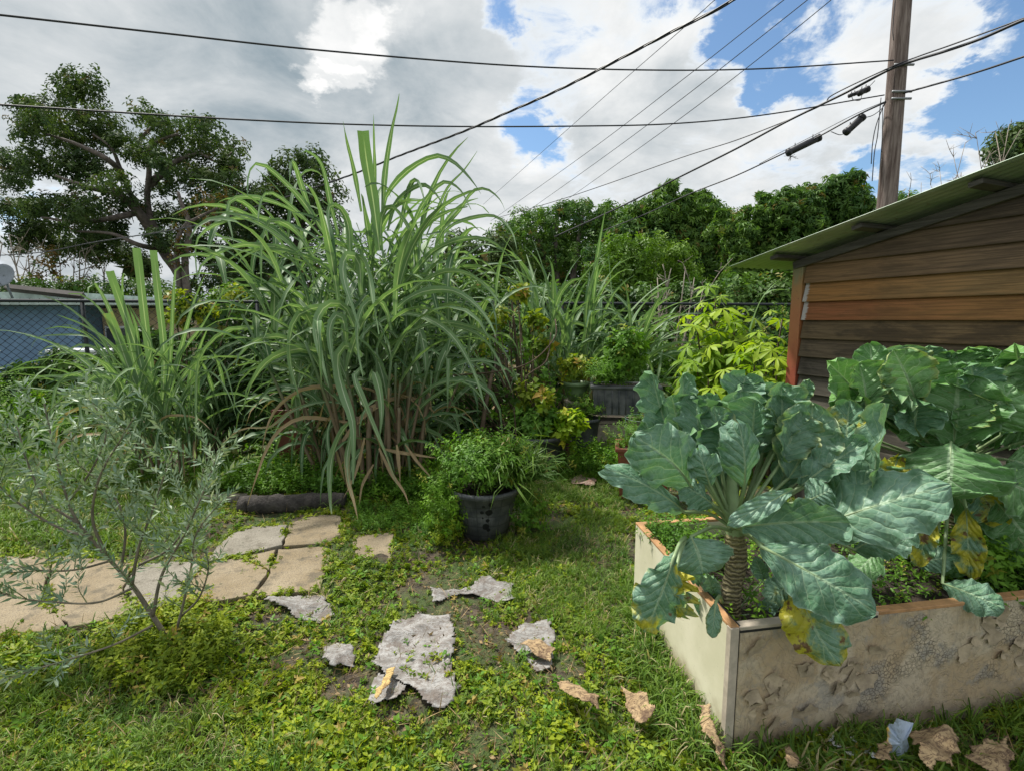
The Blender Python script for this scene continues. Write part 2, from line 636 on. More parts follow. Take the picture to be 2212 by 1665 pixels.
def combine(parts):
    V, Fc, A = [], [], []
    b = 0
    for v, f, a in parts:
        V.append(v)
        Fc.append(f + b)
        A.append(a)
        b += len(v)
    return np.concatenate(V), np.concatenate(Fc), np.concatenate(A)


LOW = False


def leaf1(L=1.0, W=.35, fold=.12, droop=.15):
    """one leaf along +X: 6 verts, 4 triangles"""
    if LOW:      # two triangles folded along the midrib
        return np.array([[0, 0, 0], [.42 * L, W / 2, fold * W], [.42 * L, -W / 2, fold * W], [L, 0, -droop * L]]), np.array([[0, 3, 1], [0, 2, 3]])
    v = np.array([[0, 0, 0], [.38 * L, W / 2, fold * W], [.38 * L, -W / 2, fold * W], [.42 * L, 0, 0], [L, 0, -droop * L]], dtype=float)
    f = np.array([[0, 3, 1], [0, 2, 3], [1, 3, 4], [3, 2, 4]])
    return v, f


def rotm(az, el, roll=0.0):
    """matrix taking +X to azimuth az, elevation el"""
    ca, sa, ce, se = cos(az), sin(az), cos(el), sin(el)
    x = np.array([ca * ce, sa * ce, se])
    y = np.array([-sa, ca, 0.0])
    z = np.cross(x, y)
    y2 = y * cos(roll) + z * sin(roll)
    return np.stack([x, y2, np.cross(x, y2)], axis=1)


def sprig(nl=6, L=.5, W=.2, stem=1.0, el=(.2, .7), rr=None, fold=.15, droop=.2, spread=1.0):
    """leaves up a short stem along +Z (unit height)"""
    rr = rr or random
    V, Fc = [], []
    b = 0
    for i in range(nl):
        lv, lf = leaf1(L * rr.uniform(.7, 1.1), W * rr.uniform(.8, 1.15), fold, droop * rr.uniform(.3, 1.5))
        M = rotm(i * 2.4 + rr.uniform(-.4, .4), rr.uniform(*el), rr.uniform(-.5, .5))
        h = stem * (i + 1) / nl
        V.append(lv @ M.T + np.array([0, 0, h]))
        Fc.append(lf + b)
        b += len(lv)
    return np.concatenate(V), np.concatenate(Fc)


def pinnate(npair=5, L=.3, W=.12, stem=1.0, droop=.35):
    V, Fc, b = [], [], 0
    for i in range(npair):
        for s_ in (-1, 1):
            lv, lf = leaf1(L * random.uniform(.8, 1.1), W, .1, .3)
            x = stem * (i + .6) / npair
            M = rotm(s_ * (1.15 - .1 * i), -.25 + random.uniform(-.25, .25))
            V.append(lv @ M.T + np.array([x, 0, -droop * x * x]))
            Fc.append(lf + b)
            b += len(lv)
    lv, lf = leaf1(L, W, .1, .3)
    V.append(lv + np.array([stem, 0, -droop]))
    Fc.append(lf + b)
    V = np.concatenate(V)
    # turn so that the rachis runs along +Z
    V = V @ np.array([[0, 0, 1.], [0, 1, 0], [-1, 0, 0]])
    return V[:, [0, 1, 2]] * np.array([1, 1, 1]), np.concatenate(Fc)


def whorl(nl=7, L=1.0, W=.22, el=-.35, jit=.25):
    """drooping whorl of long leaves (hand of a compound leaf)"""
    V, Fc, b = [], [], 0
    for i in range(nl):
        lv, lf = leaf1(L * random.uniform(.75, 1.1), W, .12, .3)
        M = rotm(2 * pi * i / nl + random.uniform(-.2, .2), el + random.uniform(-jit, jit), random.uniform(-.3, .3))
        V.append(lv @ M.T)
        Fc.append(lf + b)
        b += len(lv)
    return np.concatenate(V), np.concatenate(Fc)


def tuft(nb=7, H=1.0, W=.05, lean=(.1, .9), rr=random):
    """grass tuft: blades of three sections"""
    V, Fc, b = [], [], 0
    for i in range(nb):
        az = rr.uniform(0, 2 * pi)
        ln = rr.uniform(*lean)
        h = H * rr.uniform(.5, 1.0)
        d = np.array([cos(az), sin(az), 0])
        s_ = np.array([-sin(az + .5), cos(az + .5), 0]) * W * rr.uniform(.6, 1.2) / 2
        o = d * rr.uniform(0, .12)
        c = [o, o + d * h * ln * .25 + np.array([0, 0, h * .45]), o + d * h * ln * .62 + np.array([0, 0, h * (.85 - .25 * ln)]), o + d * h * ln * 1.05 + np.array([0, 0, h * (1.0 - .62 * ln)])]
        V += [c[0] - s_, c[0] + s_, c[1] - s_, c[1] + s_, c[2] - s_ * .7, c[2] + s_ * .7, c[3]]
        Fc += [[b, b + 1, b + 3], [b, b + 3, b + 2], [b + 2, b + 3, b + 5], [b + 2, b + 5, b + 4], [b + 4, b + 5, b + 6]]
        b += 7
    return np.array(V), np.array(Fc)


def palmate(nl=7, L=1.0, W=.24):
    """cassava leaf facing +Z, petiole end at origin"""
    V, Fc, b = [], [], 0
    for i in range(nl):
        a = (i - (nl - 1) / 2) * radians(300 / nl)
        k = 1 - .28 * abs(i - (nl - 1) / 2) / ((nl - 1) / 2)
        lv = np.array([[0, 0, 0], [.3, W * .3, .02], [.3, -W * .3, .02], [.36, 0, -.01], [.66, W * .5, -.04], [.66, -W * .5, -.04], [.66, 0, -.07], [1, 0, -.22]]) * L * k
        lv[:, 1] /= k
        lf = np.array([[0, 3, 1], [0, 2, 3], [1, 3, 6], [1, 6, 4], [3, 2, 5], [3, 5, 6], [4, 6, 7], [6, 5, 7]])
        M = rotm(a, random.uniform(-.35, .05))
        V.append(lv @ M.T)
        Fc.append(lf + b)
        b += 8
    return np.concatenate(V), np.concatenate(Fc)


def shell_pts(n, c, r, inner=.55, upbias=0.0):
    d = rand_unit(n)
    d[:, 2] += upbias
    d /= np.linalg.norm(d, axis=1)[:, None]
    rad = inner + (1 - inner) * rng.random(n) ** .6
    # lumpy surface
    lump = 1 + .16 * np.sin(d[:, 0] * 5.1 + c[0]) * np.cos(d[:, 1] * 4.3 + c[2]) + .12 * np.sin(d[:, 2] * 7 + c[1] * 3)
    p = d * (rad * lump)[:, None] * np.asarray(r)[None, :] + np.asarray(c)[None, :]
    return p, d


LOW = True
SPRIGS = [sprig(6, .55, .26, .8) for _ in range(3)]
WHORLS = [whorl(7, .9, .24) for _ in range(3)]


FARW = [sprig(6, .6, .3, .5, (-.1, .6)) for _ in range(3)]
WEED = [sprig(9, .55, .28, .55, (-.1, .6)) for _ in range(4)]
LOW = False


def foliage(c, r, n, size, temps, up=.5, inner=.5, jitter=.5, zmin=None):
    p, d = shell_pts(n, c, r, inner)
    if zmin is not None:
        k = p[:, 2] > zmin
        p, d = p[k], d[k]
    dd = d + np.array([0, 0, up]) + rng.normal(size=d.shape) * jitter
    out = []
    idx = rng.integers(0, len(temps), len(p))
    for i, (tv, tf) in enumerate(temps):
        k = idx == i
        if k.sum() == 0: continue
        out.append(scatter(tv, tf, p[k], frames(dd[k]), size * (.7 + .6 * rng.random(k.sum()))))
    return combine(out)


def pxball(u, v, r, Y, ry=None, asp=1.0):
    c = D(u, v, Y)
    k = Y / F
    return c, np.array([r * k, (ry or r) * k * .9, r * k * asp])

# ------------------------------------------------------------------ ground
def groundmat():
    m, t, bsdf, out = newmat('soil_and_moss')
    p = t.geo()
    a = t.noise(p, 2.2, 6, .6)
    b = t.noise(p, 24, 5, .65)
    f = t.noise(p, 120, 3, .6)
    far = t.noise(p, .15, 4, .6)
    soil = t.mix(t.step(b, .35, .7), (.035, .026, .018), (.13, .095, .065))
    green = t.mix(t.step(f, .35, .65), (.03, .055, .012), (.075, .11, .025))
    c = t.mix(t.step(t.math('ADD', a, t.math('MULTIPLY', b, .25)), .52, .68), soil, green)
    c = t.mix(t.step(far, .6, .7), c, green)
    t.link(c, bsdf.inputs['Base Color'])
    bsdf.inputs['Roughness'].default_value = .95
    bump(t, bsdf, t.math('ADD', b, t.math('MULTIPLY', f, .5)), .8, .02)
    return m


M_GROUND = groundmat()


def gz(x, y):
    x = np.asarray(x, dtype=float); y = np.asarray(y, dtype=float)
    return (.018 * np.sin(x * 2.3 + 1) * np.cos(y * 2.9) + .012 * np.sin(x * 5.7 + y * 4.1) + .010 * np.cos(x * 9.1 - y * 7.3)) * np.clip((8 - np.abs(y - 4)) / 4, 0, 1) * np.clip((9 - np.abs(x)) / 3, 0, 1) - .012


gx = np.concatenate([[-900, -200, -60, -25, -14], np.arange(-9, 9.01, .1), [14, 25, 60, 200, 900]])
gy = np.concatenate([[-300, -60, -15, -4], np.arange(-1, 12.01, .1), [16, 25, 50, 120, 400, 1500]])
XX, YY = np.meshgrid(gx, gy)
nx = len(gx)
ii = np.arange((len(gy) - 1) * (nx - 1))
r0 = (ii // (nx - 1)) * nx + ii % (nx - 1)
Fg = np.stack([r0, r0 + 1, r0 + nx + 1, r0 + nx], axis=1)
g = mk('ground', np.stack([XX.ravel(), YY.ravel(), gz(XX, YY).ravel()], axis=1), Fg, M_GROUND, kind='structure', origin=(0, 0, 0))


# ------------------------------------------------------------------ trees behind
def limb(mb, pts, r0, r1, n=7, k=5):
    sp = smoothpts(pts, k)
    mb.tube(sp, np.linspace(r0, r1, len(sp)), n)
    return sp


def crown_part(root, balls, size, temps, mat, dens, up=.5, name='crown', inner=.45):
    parts = []
    for (c, r) in balls:
        area = (r[0] * r[2] + r[0] * r[1] + r[1] * r[2]) / 3 * 4 * pi
        n = max(30, int(area * dens))
        parts.append(foliage(c, r, n, size, temps, up, inner))
    V, Fc, A = combine(parts)
    return mk(name, V, Fc, mat, root, smooth=False, attrs={'rnd': A})


# big spreading tree, rear left: foliage clumps (u, v, radius px, width/height aspect)
YT = 24.0
base = G(420, 700)
base = D(420, 640, YT)
base[2] = 0
oak = thing('spreading_tree', 'tall spreading tree with grey forked trunk and ragged dark crown at the left', 'tree', base)
clumps = [(150, 215, 72, 0), (110, 260, 62, 1), (205, 270, 78, 0), (75, 290, 60, -1), (165, 320, 62, 1), (60, 235, 28, 0), (250, 300, 48, 0), (25, 345, 44, 1), (90, 360, 56, 0), (165, 385, 68, 0),
          (335, 265, 52, 0), (375, 300, 58, 1), (430, 280, 46, 0), (300, 330, 40, 0), (340, 345, 34, -1), (440, 325, 36, 0), (495, 330, 36, 1), (508, 372, 38, 0),
          (235, 400, 55, -1), (400, 375, 52, 0), (455, 390, 62, -1), (350, 400, 36, 1), (520, 420, 52, 0),
          (20, 400, 38, 1), (10, 455, 48, 0), (70, 440, 46, 1), (130, 450, 56, 0), (200, 460, 60, 1), (270, 455, 46, 0), (60, 500, 44, 0), (120, 515, 46, 1), (190, 525, 46, 0), (260, 540, 46, 1), (250, 500, 40, 0),
          (340, 470, 36, 1), (420, 450, 56, 0), (480, 460, 60, -1), (540, 480, 52, 0), (430, 520, 52, 1), (500, 540, 58, 0), (560, 550, 50, 1), (350, 520, 30, -1), (300, 575, 40, 0), (590, 600, 50, 0), (470, 600, 50, 0), (530, 620, 56, 0), (560, 430, 40, 1), (580, 500, 46, 0), (470, 420, 50, 1), (560, 590, 50, 1), (100, 490, 44, 1), (160, 480, 50, -1), (230, 500, 48, 1), (60, 450, 40, -1), (200, 550, 36, 0), (130, 545, 34, 1), (40, 520, 34, 0), (390, 480, 40, 1), (450, 560, 50, 1)]
balls = []
for (u, v, r, dy) in clumps:
    Y = YT + dy * 1.6 + random.uniform(-.8, .8)
    for q in range(4):
        uu, vv = u + random.uniform(-.55, .55) * r, v + random.uniform(-.45, .45) * r
        balls.append(pxball(uu, vv, r * random.uniform(.4, .62), Y + random.uniform(-1, 1), asp=random.uniform(.55, .75)))
crown_part(oak, balls, .34, SPRIGS, L_TREE, 14, up=.6, inner=.3)
tm = MB()
t0 = D(412, 655, YT); t0[2] = -.1
limb(tm, [t0, D(395, 610, YT), D(355, 545, YT), D(325, 480, YT), D(312, 455, YT)], .30, .17, 10)
limb(tm, [D(325, 480, YT), D(318, 430, YT), D(322, 370, YT - .4), D(318, 330, YT - .6), D(345, 305, YT - .8), D(385, 290, YT - 1)], .15, .05)
limb(tm, [D(322, 400, YT), D(345, 380, YT), D(380, 350, YT), D(430, 330, YT)], .2, .06)
limb(tm, [D(318, 470, YT), D(285, 425, YT + .3), D(262, 370, YT + .4), D(240, 320, YT), D(200, 290, YT)], .14, .04)
limb(tm, [D(330, 500, YT), D(300, 460, YT - .5), D(255, 420, YT - 1), D(190, 405, YT - 1.4), D(120, 380, YT - 1.6)], .26, .05)
limb(tm, [D(262, 370, YT), D(225, 340, YT - .8), D(160, 310, YT - .8), D(100, 290, YT - .8)], .15, .04)
limb(tm, [D(312, 455, YT), D(250, 470, YT - 1.2), D(170, 480, YT - 1.4), D(90, 470, YT - 1.6)], .16, .04)
limb(tm, [D(350, 540, YT), D(300, 530, YT - 1.6), D(240, 505, YT - 2), D(150, 500, YT - 2)], .14, .03)
limb(tm, [D(322, 350, YT), D(300, 310, YT + .4), D(330, 275, YT), D(350, 262, YT)], .12, .03)
limb(tm, [D(430, 330, YT), D(470, 350, YT), D(500, 330, YT)], .07, .03)
tm.mk('trunk', M_BARK, oak)

oak2 = thing('ivy_clad_tree', 'leaning pale double trunk wrapped in dry vine in front of the dark left trees', 'tree', (*D(400, 640, 20)[:2], 0))
tm = MB()
b2 = D(408, 650, 20); b2[2] = -.1
limb(tm, [b2, D(400, 580, 20), D(407, 520, 20), D(408, 480, 20), D(392, 440, 20), D(385, 415, 20)], .15, .05, 9)
b3 = D(392, 650, 20); b3[2] = -.1
limb(tm, [b3, D(385, 590, 20), D(382, 530, 20), D(398, 490, 20), D(430, 470, 20), D(470, 450, 20)], .12, .04, 9)
tm.mk('trunk', M_BARK, oak2)
crown_part(oak2, [pxball(390, 520, 14, 19.7, asp=3.2), pxball(383, 560, 12, 19.7, asp=2.5), pxball(440, 460, 34, 20), pxball(480, 450, 36, 20.4)], .26, SPRIGS, L_BRUSH, 9, inner=.3)

YT2 = 27.0
oak3 = thing('round_dark_tree', 'small rounded dark tree rising just left of the tall cane behind the fence', 'tree', (*D(640, 600, YT2)[:2], 0))
balls = []
for (u, v, r) in [(625, 360, 42), (655, 350, 40), (600, 375, 26), (690, 370, 40), (640, 410, 58), (700, 430, 55), (610, 460, 55), (680, 500, 70), (620, 540, 60), (720, 560, 70), (600, 600, 60), (660, 610, 60), (560, 460, 44), (545, 530, 50), (580, 415, 34), (520, 590, 50), (500, 500, 44)]:
    for q in range(2):
        balls.append(pxball(u + random.uniform(-.4, .4) * r, v + random.uniform(-.4, .4) * r, r * .7, YT2 + random.uniform(-1, 1), asp=.8))
crown_part(oak3, balls, .40, SPRIGS, L_TREE, 9, inner=.4)
tm = MB()
b4 = D(640, 650, YT2); b4[2] = -.1
limb(tm, [b4, D(645, 560, YT2), D(650, 460, YT2), D(650, 380, YT2)], .4, .1)
limb(tm, [D(645, 540, YT2), D(700, 470, YT2), D(720, 420, YT2)], .2, .06)
tm.mk('trunk', M_BARK, oak3)

# right-hand trees
def bigtree(name, label, Y, lst, mat, size, dens, trunk, temps=None, sub=3, inner=.4, up=.4, rk=.82):
    uu = sum(q[0] for q in lst) / len(lst)
    b = D(uu, 650, Y)
    root = thing(name, label, 'tree', (b[0], b[1], 0))
    balls = []
    for (u, v, r) in lst:
        for q in range(sub + 1):
            balls.append(pxball(u + random.uniform(-.5, .5) * r, v + random.uniform(-.4, .4) * r, r * random.uniform(.75, 1.1) * rk, Y + random.uniform(-.05, .05) * Y, asp=random.uniform(.75, 1.0)))
    crown_part(root, balls, size, temps or WHORLS, mat, dens, up, inner=inner)
    tm = MB()
    b[2] = -.1
    for (uq, vq) in trunk:
        p = D(uq, vq, Y)
        mid = (b + p) / 2 + np.array([random.uniform(-.3, .3), 0, .3])
        limb(tm, [b, mid, p], .009 * Y, .003 * Y)
    tm.mk('trunk', M_BARK, root)
    return root


bigtree('feathery_tree', 'open feathery tree with separate leaf tufts against the sky, first right of the tall cane', 24,
        [(1130, 480, 26), (1165, 470, 24), (1195, 480, 26), (1215, 455, 16), (1238, 462, 22), (1262, 450, 16), (1150, 505, 36), (1200, 510, 40), (1250, 495, 36), (1290, 478, 26), (1310, 455, 16),
         (1340, 470, 24), (1120, 545, 40), (1180, 560, 50), (1240, 545, 44), (1290, 520, 40), (1130, 610, 50), (1190, 620, 50), (1330, 500, 34)],
        L_TREE2, .30, 14, [(1150, 490), (1200, 470), (1260, 460), (1320, 470)], temps=SPRIGS, sub=3, rk=.66)
bigtree('dark_thicket_tree', 'dark dense tree behind the right half of the tall cane, low on the skyline', 19,
        [(1000, 560, 50), (1050, 560, 46), (1080, 600, 50), (1020, 620, 50), (960, 600, 50), (1090, 540, 24), (900, 600, 50), (840, 610, 50), (1100, 640, 40)], L_TREE, .34, 11, [(1050, 570), (980, 590)], temps=SPRIGS)
bigtree('broad_crowned_tree', 'broad dark green tree in the middle of the right-hand skyline under the two thick cables', 20,
        [(1430, 425, 28), (1450, 408, 18), (1480, 430, 26), (1515, 425, 20), (1535, 445, 22), (1400, 460, 44), (1450, 465, 50), (1500, 470, 48), (1370, 485, 40), (1340, 520, 40), (1400, 520, 56), (1460, 530, 60), (1520, 520, 56),
         (1560, 490, 34), (1350, 580, 50), (1540, 580, 60), (1480, 600, 60), (1600, 620, 60), (1400, 610, 60), (1300, 560, 40), (1550, 640, 60)],
        L_TREE2, .25, 24, [(1440, 440), (1500, 450), (1390, 480)])
bigtree('tall_billowing_tree', 'tallest billowing green tree between the utility pole and the shed roof', 16,
        [(1760, 425, 34), (1800, 405, 26), (1830, 395, 20), (1850, 385, 14), (1730, 440, 34), (1700, 425, 22), (1660, 440, 20), (1645, 425, 10), (1690, 465, 44), (1650, 480, 34), (1760, 470, 54), (1820, 455, 50), (1870, 450, 34), (1620, 500, 36), (1660, 530, 50),
         (1720, 520, 56), (1790, 520, 56), (1850, 500, 46), (1900, 470, 26), (1920, 440, 18), (1590, 540, 36), (1630, 580, 50), (1700, 580, 56), (1600, 620, 50), (1680, 640, 50), (1560, 460, 12), (1615, 455, 10), (1580, 500, 30), (1600, 475, 20), (1640, 455, 16), (1545, 500, 26), (1800, 420, 40), (1720, 460, 50), (1850, 420, 34), (1890, 500, 40)],
        L_TREE2, .20, 36, [(1770, 430), (1700, 460), (1850, 440)])
for i_, (lb_, l_) in enumerate([
    ('rear dark tree under the lowest thin wires, farthest left of the right-hand row', [(1090, 520, 40), (1120, 500, 30), (1080, 570, 50), (1130, 570, 50)]),
    ('rear tree filling the skyline right of the feathery tree', [(1290, 485, 34), (1330, 480, 30), (1350, 500, 40), (1270, 530, 50), (1330, 560, 60), (1365, 470, 20)]),
    ('rear tree between the broad crowned tree and the billowing tree', [(1560, 468, 24), (1540, 480, 30), (1590, 478, 26), (1520, 440, 20), (1570, 520, 50), (1600, 560, 50), (1500, 560, 60)]),
    ('rear tree low behind the feathery tree trunks', [(1180, 590, 60), (1230, 580, 56), (1200, 520, 40), (1260, 620, 56), (1150, 640, 56)]),
    ('rear tree right behind the utility pole', [(1880, 470, 40), (1930, 450, 30), (1960, 440, 20), (1900, 520, 50), (1850, 540, 60)])]):
    bigtree('rear_tree', lb_, 26, l_, L_TREE2, .36, 11, [(l_[0][0], l_[0][1] + 30)], temps=SPRIGS, sub=3, rk=.7)['group'] = 'rear trees of the right-hand skyline'
bigtree('lime_green_tree', 'low rounded lime green tree in front of the darker right-hand trees', 13.5,
        [(1340, 550, 30), (1380, 540, 32), (1420, 545, 32), (1460, 560, 28), (1320, 580, 30), (1370, 580, 40), (1430, 585, 40), (1480, 595, 30), (1310, 615, 30), (1380, 620, 40), (1440, 625, 40), (1290, 600, 20), (1500, 625, 26)],
        L_TREE3, .22, 26, [(1380, 560), (1440, 570), (1340, 580)], temps=SPRIGS)
bigtree('overhanging_tree', 'dark tree showing above the shed roof at the right edge', 13,
        [(2185, 318, 26), (2215, 300, 30), (2160, 335, 16), (2240, 340, 60), (2200, 350, 30), (2300, 330, 60)], L_TREE, .26, 14, [(2200, 310), (2240, 330)], temps=SPRIGS)


def baretree(name, label, base, tips, r0, mat=M_TWIG, twigs=4, tl=.7):
    root = thing(name, label, 'tree', base)
    mb = MB()
    for tp in tips:
        tp = np.asarray(tp)
        mid = (np.asarray(base) + tp) / 2 + rng.normal(size=3) * .06 * np.linalg.norm(tp - base)
        sp = limb(mb, [base, mid, tp], r0, r0 * .22, 4, 4)
        for k in range(twigs):
            a = sp[random.randint(len(sp) // 2, len(sp) - 1)]
            e = a + np.array([random.uniform(-1, 1), random.uniform(-.6, .6), random.uniform(.1, 1.2)]) * tl * random.uniform(.5, 1)
            m1 = (a + e) / 2 + rng.normal(size=3) * .06 * tl
            limb(mb, [a, m1, e], r0 * .3, r0 * .12, 3, 2)
            for q in range(2):
                e2 = m1 + np.array([random.uniform(-1, 1), random.uniform(-.5, .5), random.uniform(0, 1)]) * tl * .4
                limb(mb, [m1, e2], r0 * .18, r0 * .1, 3, 1)
    mb.mk('branches', mat, root)
    return root


def tips(lst, Y):
    return [D(u, v, Y + random.uniform(-.6, .6)) for u, v in lst]


bb = D(2070, 560, 11); bb[2] = 0
baretree('bare_tree', 'leafless twiggy tree poking up above the shed roof at the right', bb,
         tips([(1965, 410), (1990, 395), (2030, 370), (2060, 340), (2085, 310), (2110, 300), (2150, 285), (2180, 270), (2140, 330), (2010, 400), (2205, 280)], 11), .028, twigs=7, tl=.5)
bb = D(1462, 700, 10.5); bb[2] = 0
baretree('pale_dead_sapling', 'pale leafless sapling standing behind the fence left of the cassava', bb,
         tips([(1405, 615), (1420, 600), (1450, 580), (1480, 585), (1500, 600), (1540, 612), (1440, 625), (1520, 620)], 10.5), .035, twigs=4, tl=.5)

# far left: scrub, a bare copse, a distant hill
bb = D(60, 660, 22); bb[2] = 0
baretree('bare_copse_tree', 'grey leafless sapling trees leaning left above the blue house', bb, tips([(20, 510), (5, 525), (60, 545), (80, 555)], 22), .09, twigs=7, tl=1.2)
bb = D(150, 660, 23); bb[2] = 0
baretree('bare_copse_tree', 'grey leafless sapling trees standing right of the rusty-leaved bush', bb, tips([(130, 570), (160, 560), (172, 545), (225, 570), (185, 575)], 23), .08, twigs=7, tl=1.2)
sb = thing('rusty_bush', 'brown-leaved upright bush above the roof of the blue house', 'bush', (*D(100, 640, 21)[:2], 0))
crown_part(sb, [pxball(105, 590, 26, 21, asp=1.3), pxball(110, 555, 11, 21, asp=1.6), pxball(80, 615, 30, 21), pxball(150, 620, 40, 21.5, asp=.7), pxball(200, 625, 36, 22, asp=.7)], .3, SPRIGS, L_BRUSH, 5, inner=.3)
hd = thing('clipped_hedge', 'low green hedge between the blue house and the bare trees', 'hedge', (*D(120, 640, 19)[:2], 0))
crown_part(hd, [pxball(u, 628 + random.uniform(-6, 10), 30, 19, asp=.6) for u in range(20, 320, 26)] + [pxball(u, 655, 40, 19, asp=.8) for u in range(20, 420, 34)], .3, SPRIGS, L_HEDGE, 7, inner=.4)
fp = thing('shaggy_palm', 'shaggy fan palm silhouette at the foot of the spreading tree', 'palm', (*D(300, 650, 25)[:2], 0))
crown_part(fp, [pxball(300, 575, 20, 25)], .8, WHORLS, L_TREE, 6, inner=.1)
mb = MB(); pb = D(300, 660, 25); pb[2] = -.1
mb.tube([pb, D(300, 600, 25), D(300, 580, 25)], .22, 7)
mb.mk('trunk', M_BARK, fp)
hm = plain('distant_scrub_hill', (.10, .11, .07), 1, .3, .4, 0)
hv, hf = [], []
NH = 40
for i in range(NH + 1):
    a = i / NH
    x = -150 + 190 * a
    h = 7.5 * math.sin(pi * min(1, a * 1.05)) ** .7 + random.uniform(-.5, .5)
    for k, (yy, hh) in enumerate([(150, -1), (165, h * .8), (180, h), (230, -1)]):
        hv.append((x, yy, hh))
for i in range(NH):
    for k in range(3):
        hf.append((i * 4 + k, i * 4 + 4 + k, i * 4 + 5 + k, i * 4 + 1 + k))
mk('hill', hv, hf, hm, kind='structure')
mm = thing('distant_tree_line', 'far dark tree line on the horizon behind everything', 'tree line', (0, 60, 0))
tv, Fc, A = combine([foliage(np.array([x, 62 + random.uniform(-3, 3), 2.2]), np.array([5, 3, 3.2 + random.uniform(-1, 1.2)]), 150, 1.1, SPRIGS, .5, .4) for x in range(-75, 90, 6)])
mk('crown', tv, Fc, L_TREE, mm, smooth=False, attrs={'rnd': A})
mm['kind'] = 'stuff'

# ------------------------------------------------------------------ houses beyond the fence
M_BLUE = plain('blue_painted_wall', (.17, .28, .43), .8, 2, .2, .2)
M_TAN = plain('tan_painted_wall', (.52, .40, .24), .8, 2, .15, .2)
M_WHITE = plain('white_paint', (.72, .74, .76), .6, 3, .12, .1)
M_PALEBLUE = plain('pale_blue_wall', (.50, .60, .72), .7, 2, .12, .1)
M_ROOFP = plain('pale_roof_edge', (.42, .50, .46), .7, 5, .3, .2)
M_DARKBAR = plain('dark_timber', (.07, .06, .055), .8, 5, .3, .2)
M_GLASS, t_, b_, o_ = newmat('window_glass')
b_.inputs['Base Color'].default_value = (.05, .06, .07, 1); b_.inputs['Roughness'].default_value = .12
X3, Y3, Z3 = np.eye(3)
HY = 13.0
hb = D(60, 700, HY)
house = thing('blue_house', 'low blue house wall under a pale flat roof behind the chain-link fence', 'house', (hb[0], HY, 0))
p0, p1 = D(-160, 650, HY), D(167, 650, HY)
mb = MB(); mb.box(((p0[0] + p1[0]) / 2, HY + 1.5, .95), X3, Y3, Z3, p1[0] - p0[0], 3, 1.98); mb.mk('wall', M_BLUE, house, smooth=False)
p2 = D(345, 650, HY)
mb = MB(); mb.box(((p1[0] + p2[0]) / 2 + .02, HY + 2.2, .95), X3, Y3, Z3, p2[0] - p1[0], 3, 1.9); mb.mk('side_wall', M_TAN, house, smooth=False)
mb = MB(); mb.box(((p0[0] + p2[0]) / 2 - .3, HY + 1.3, 2.02), X3, Y3, Z3, p2[0] - p0[0] + 1.2, 3.8, .14)
mb.box(((p0[0] + p2[0]) / 2 - 1.2, HY + 1.3, 2.18), X3, Y3, Z3, p2[0] - p0[0] - 1.6, 3.2, .18); mb.mk('roof', M_ROOFP, house, smooth=False)
a_, b2_ = D(15, 622, HY - .5), D(180, 640, HY - .5)
mb = MB(); mb.tube([a_, b2_], .09, 4); mb.mk('roof_beam', M_DARKBAR, house, smooth=False)
a_, b2_ = D(195, 690, HY), D(262, 710, HY)
mb = MB(); mb.box(((a_[0] + b2_[0]) / 2, HY + .67, 1.15), X3, Y3, Z3, 1.1, .06, .55); wf = mb.mk('window', M_WHITE, house, smooth=False)
mb = MB(); mb.box(((a_[0] + b2_[0]) / 2, HY + .62, 1.15), X3, Y3, Z3, .96, .05, .43); mb.mk('pane', M_GLASS, wf, smooth=False)
for k in (-1, 1):
    mb = MB(); mb.box(((a_[0] + b2_[0]) / 2 + .001, HY + .64, 1.15 + k * .11), X3, Y3, Z3, .97, .06, .02); mb.mk('louvre_bar', M_WHITE, wf, smooth=False)
# white parked boat-like tank by the wall
tk = D(190, 716, 11.2)
tank = thing('white_storage_box', 'long white storage box standing in front of the tan wall behind the fence', 'box', (tk[0], 11.2, 0))
mb = MB(); mb.box((tk[0], 11.2, .45), X3, Y3, Z3, 1.3, .6, .9); bev(mb.mk('box_body', M_WHITE, tank, smooth=False), .03)
mb = MB(); mb.box((tk[0], 11.2, .93), X3, Y3, Z3, 1.38, .68, .06); bev(mb.mk('lid', M_WHITE, tank, smooth=False), .015)
# satellite dish
dc = D(8, 597, 12.2)
dish = thing('satellite_dish', 'round grey satellite dish on the roof edge at the left edge of the picture', 'dish', (dc[0], 12.2, 2.1))
V, Fc = [], []
nrm = np.array([.25, -.9, .35]); nrm /= np.linalg.norm(nrm)
sx_ = np.cross(nrm, [0, 0, 1]); sx_ /= np.linalg.norm(sx_); sy_ = np.cross(sx_, nrm)
for i in range(6):
    rr_ = i / 5 * .28
    for k in range(20):
        V.append(dc + sx_ * rr_ * cos(k * pi / 10) * .85 + sy_ * rr_ * sin(k * pi / 10) + nrm * (rr_ ** 2) * .9)
for i in range(5):
    for k in range(20):
        Fc.append((i * 20 + k, i * 20 + (k + 1) % 20, (i + 1) * 20 + (k + 1) % 20, (i + 1) * 20 + k))
M_DISH = plain('grey_dish', (.22, .25, .28), .5, 5, .2, .1)
do = mk('reflector', V, Fc, M_DISH, dish)
sm = do.modifiers.new('thickness', 'SOLIDIFY'); sm.thickness = .012
mb = MB(); mb.tube([dc - nrm * .05, dc - nrm * .12 - Z3 * .25, (dc[0], 12.35, 2.1)], .025, 6); mb.mk('mount', M_DISH, dish)
mb = MB(); mb.tube([dc - sy_ * .25, dc + nrm * .3 - sy_ * .15], .01, 5); mb.mk('feed_arm', M_DISH, dish)
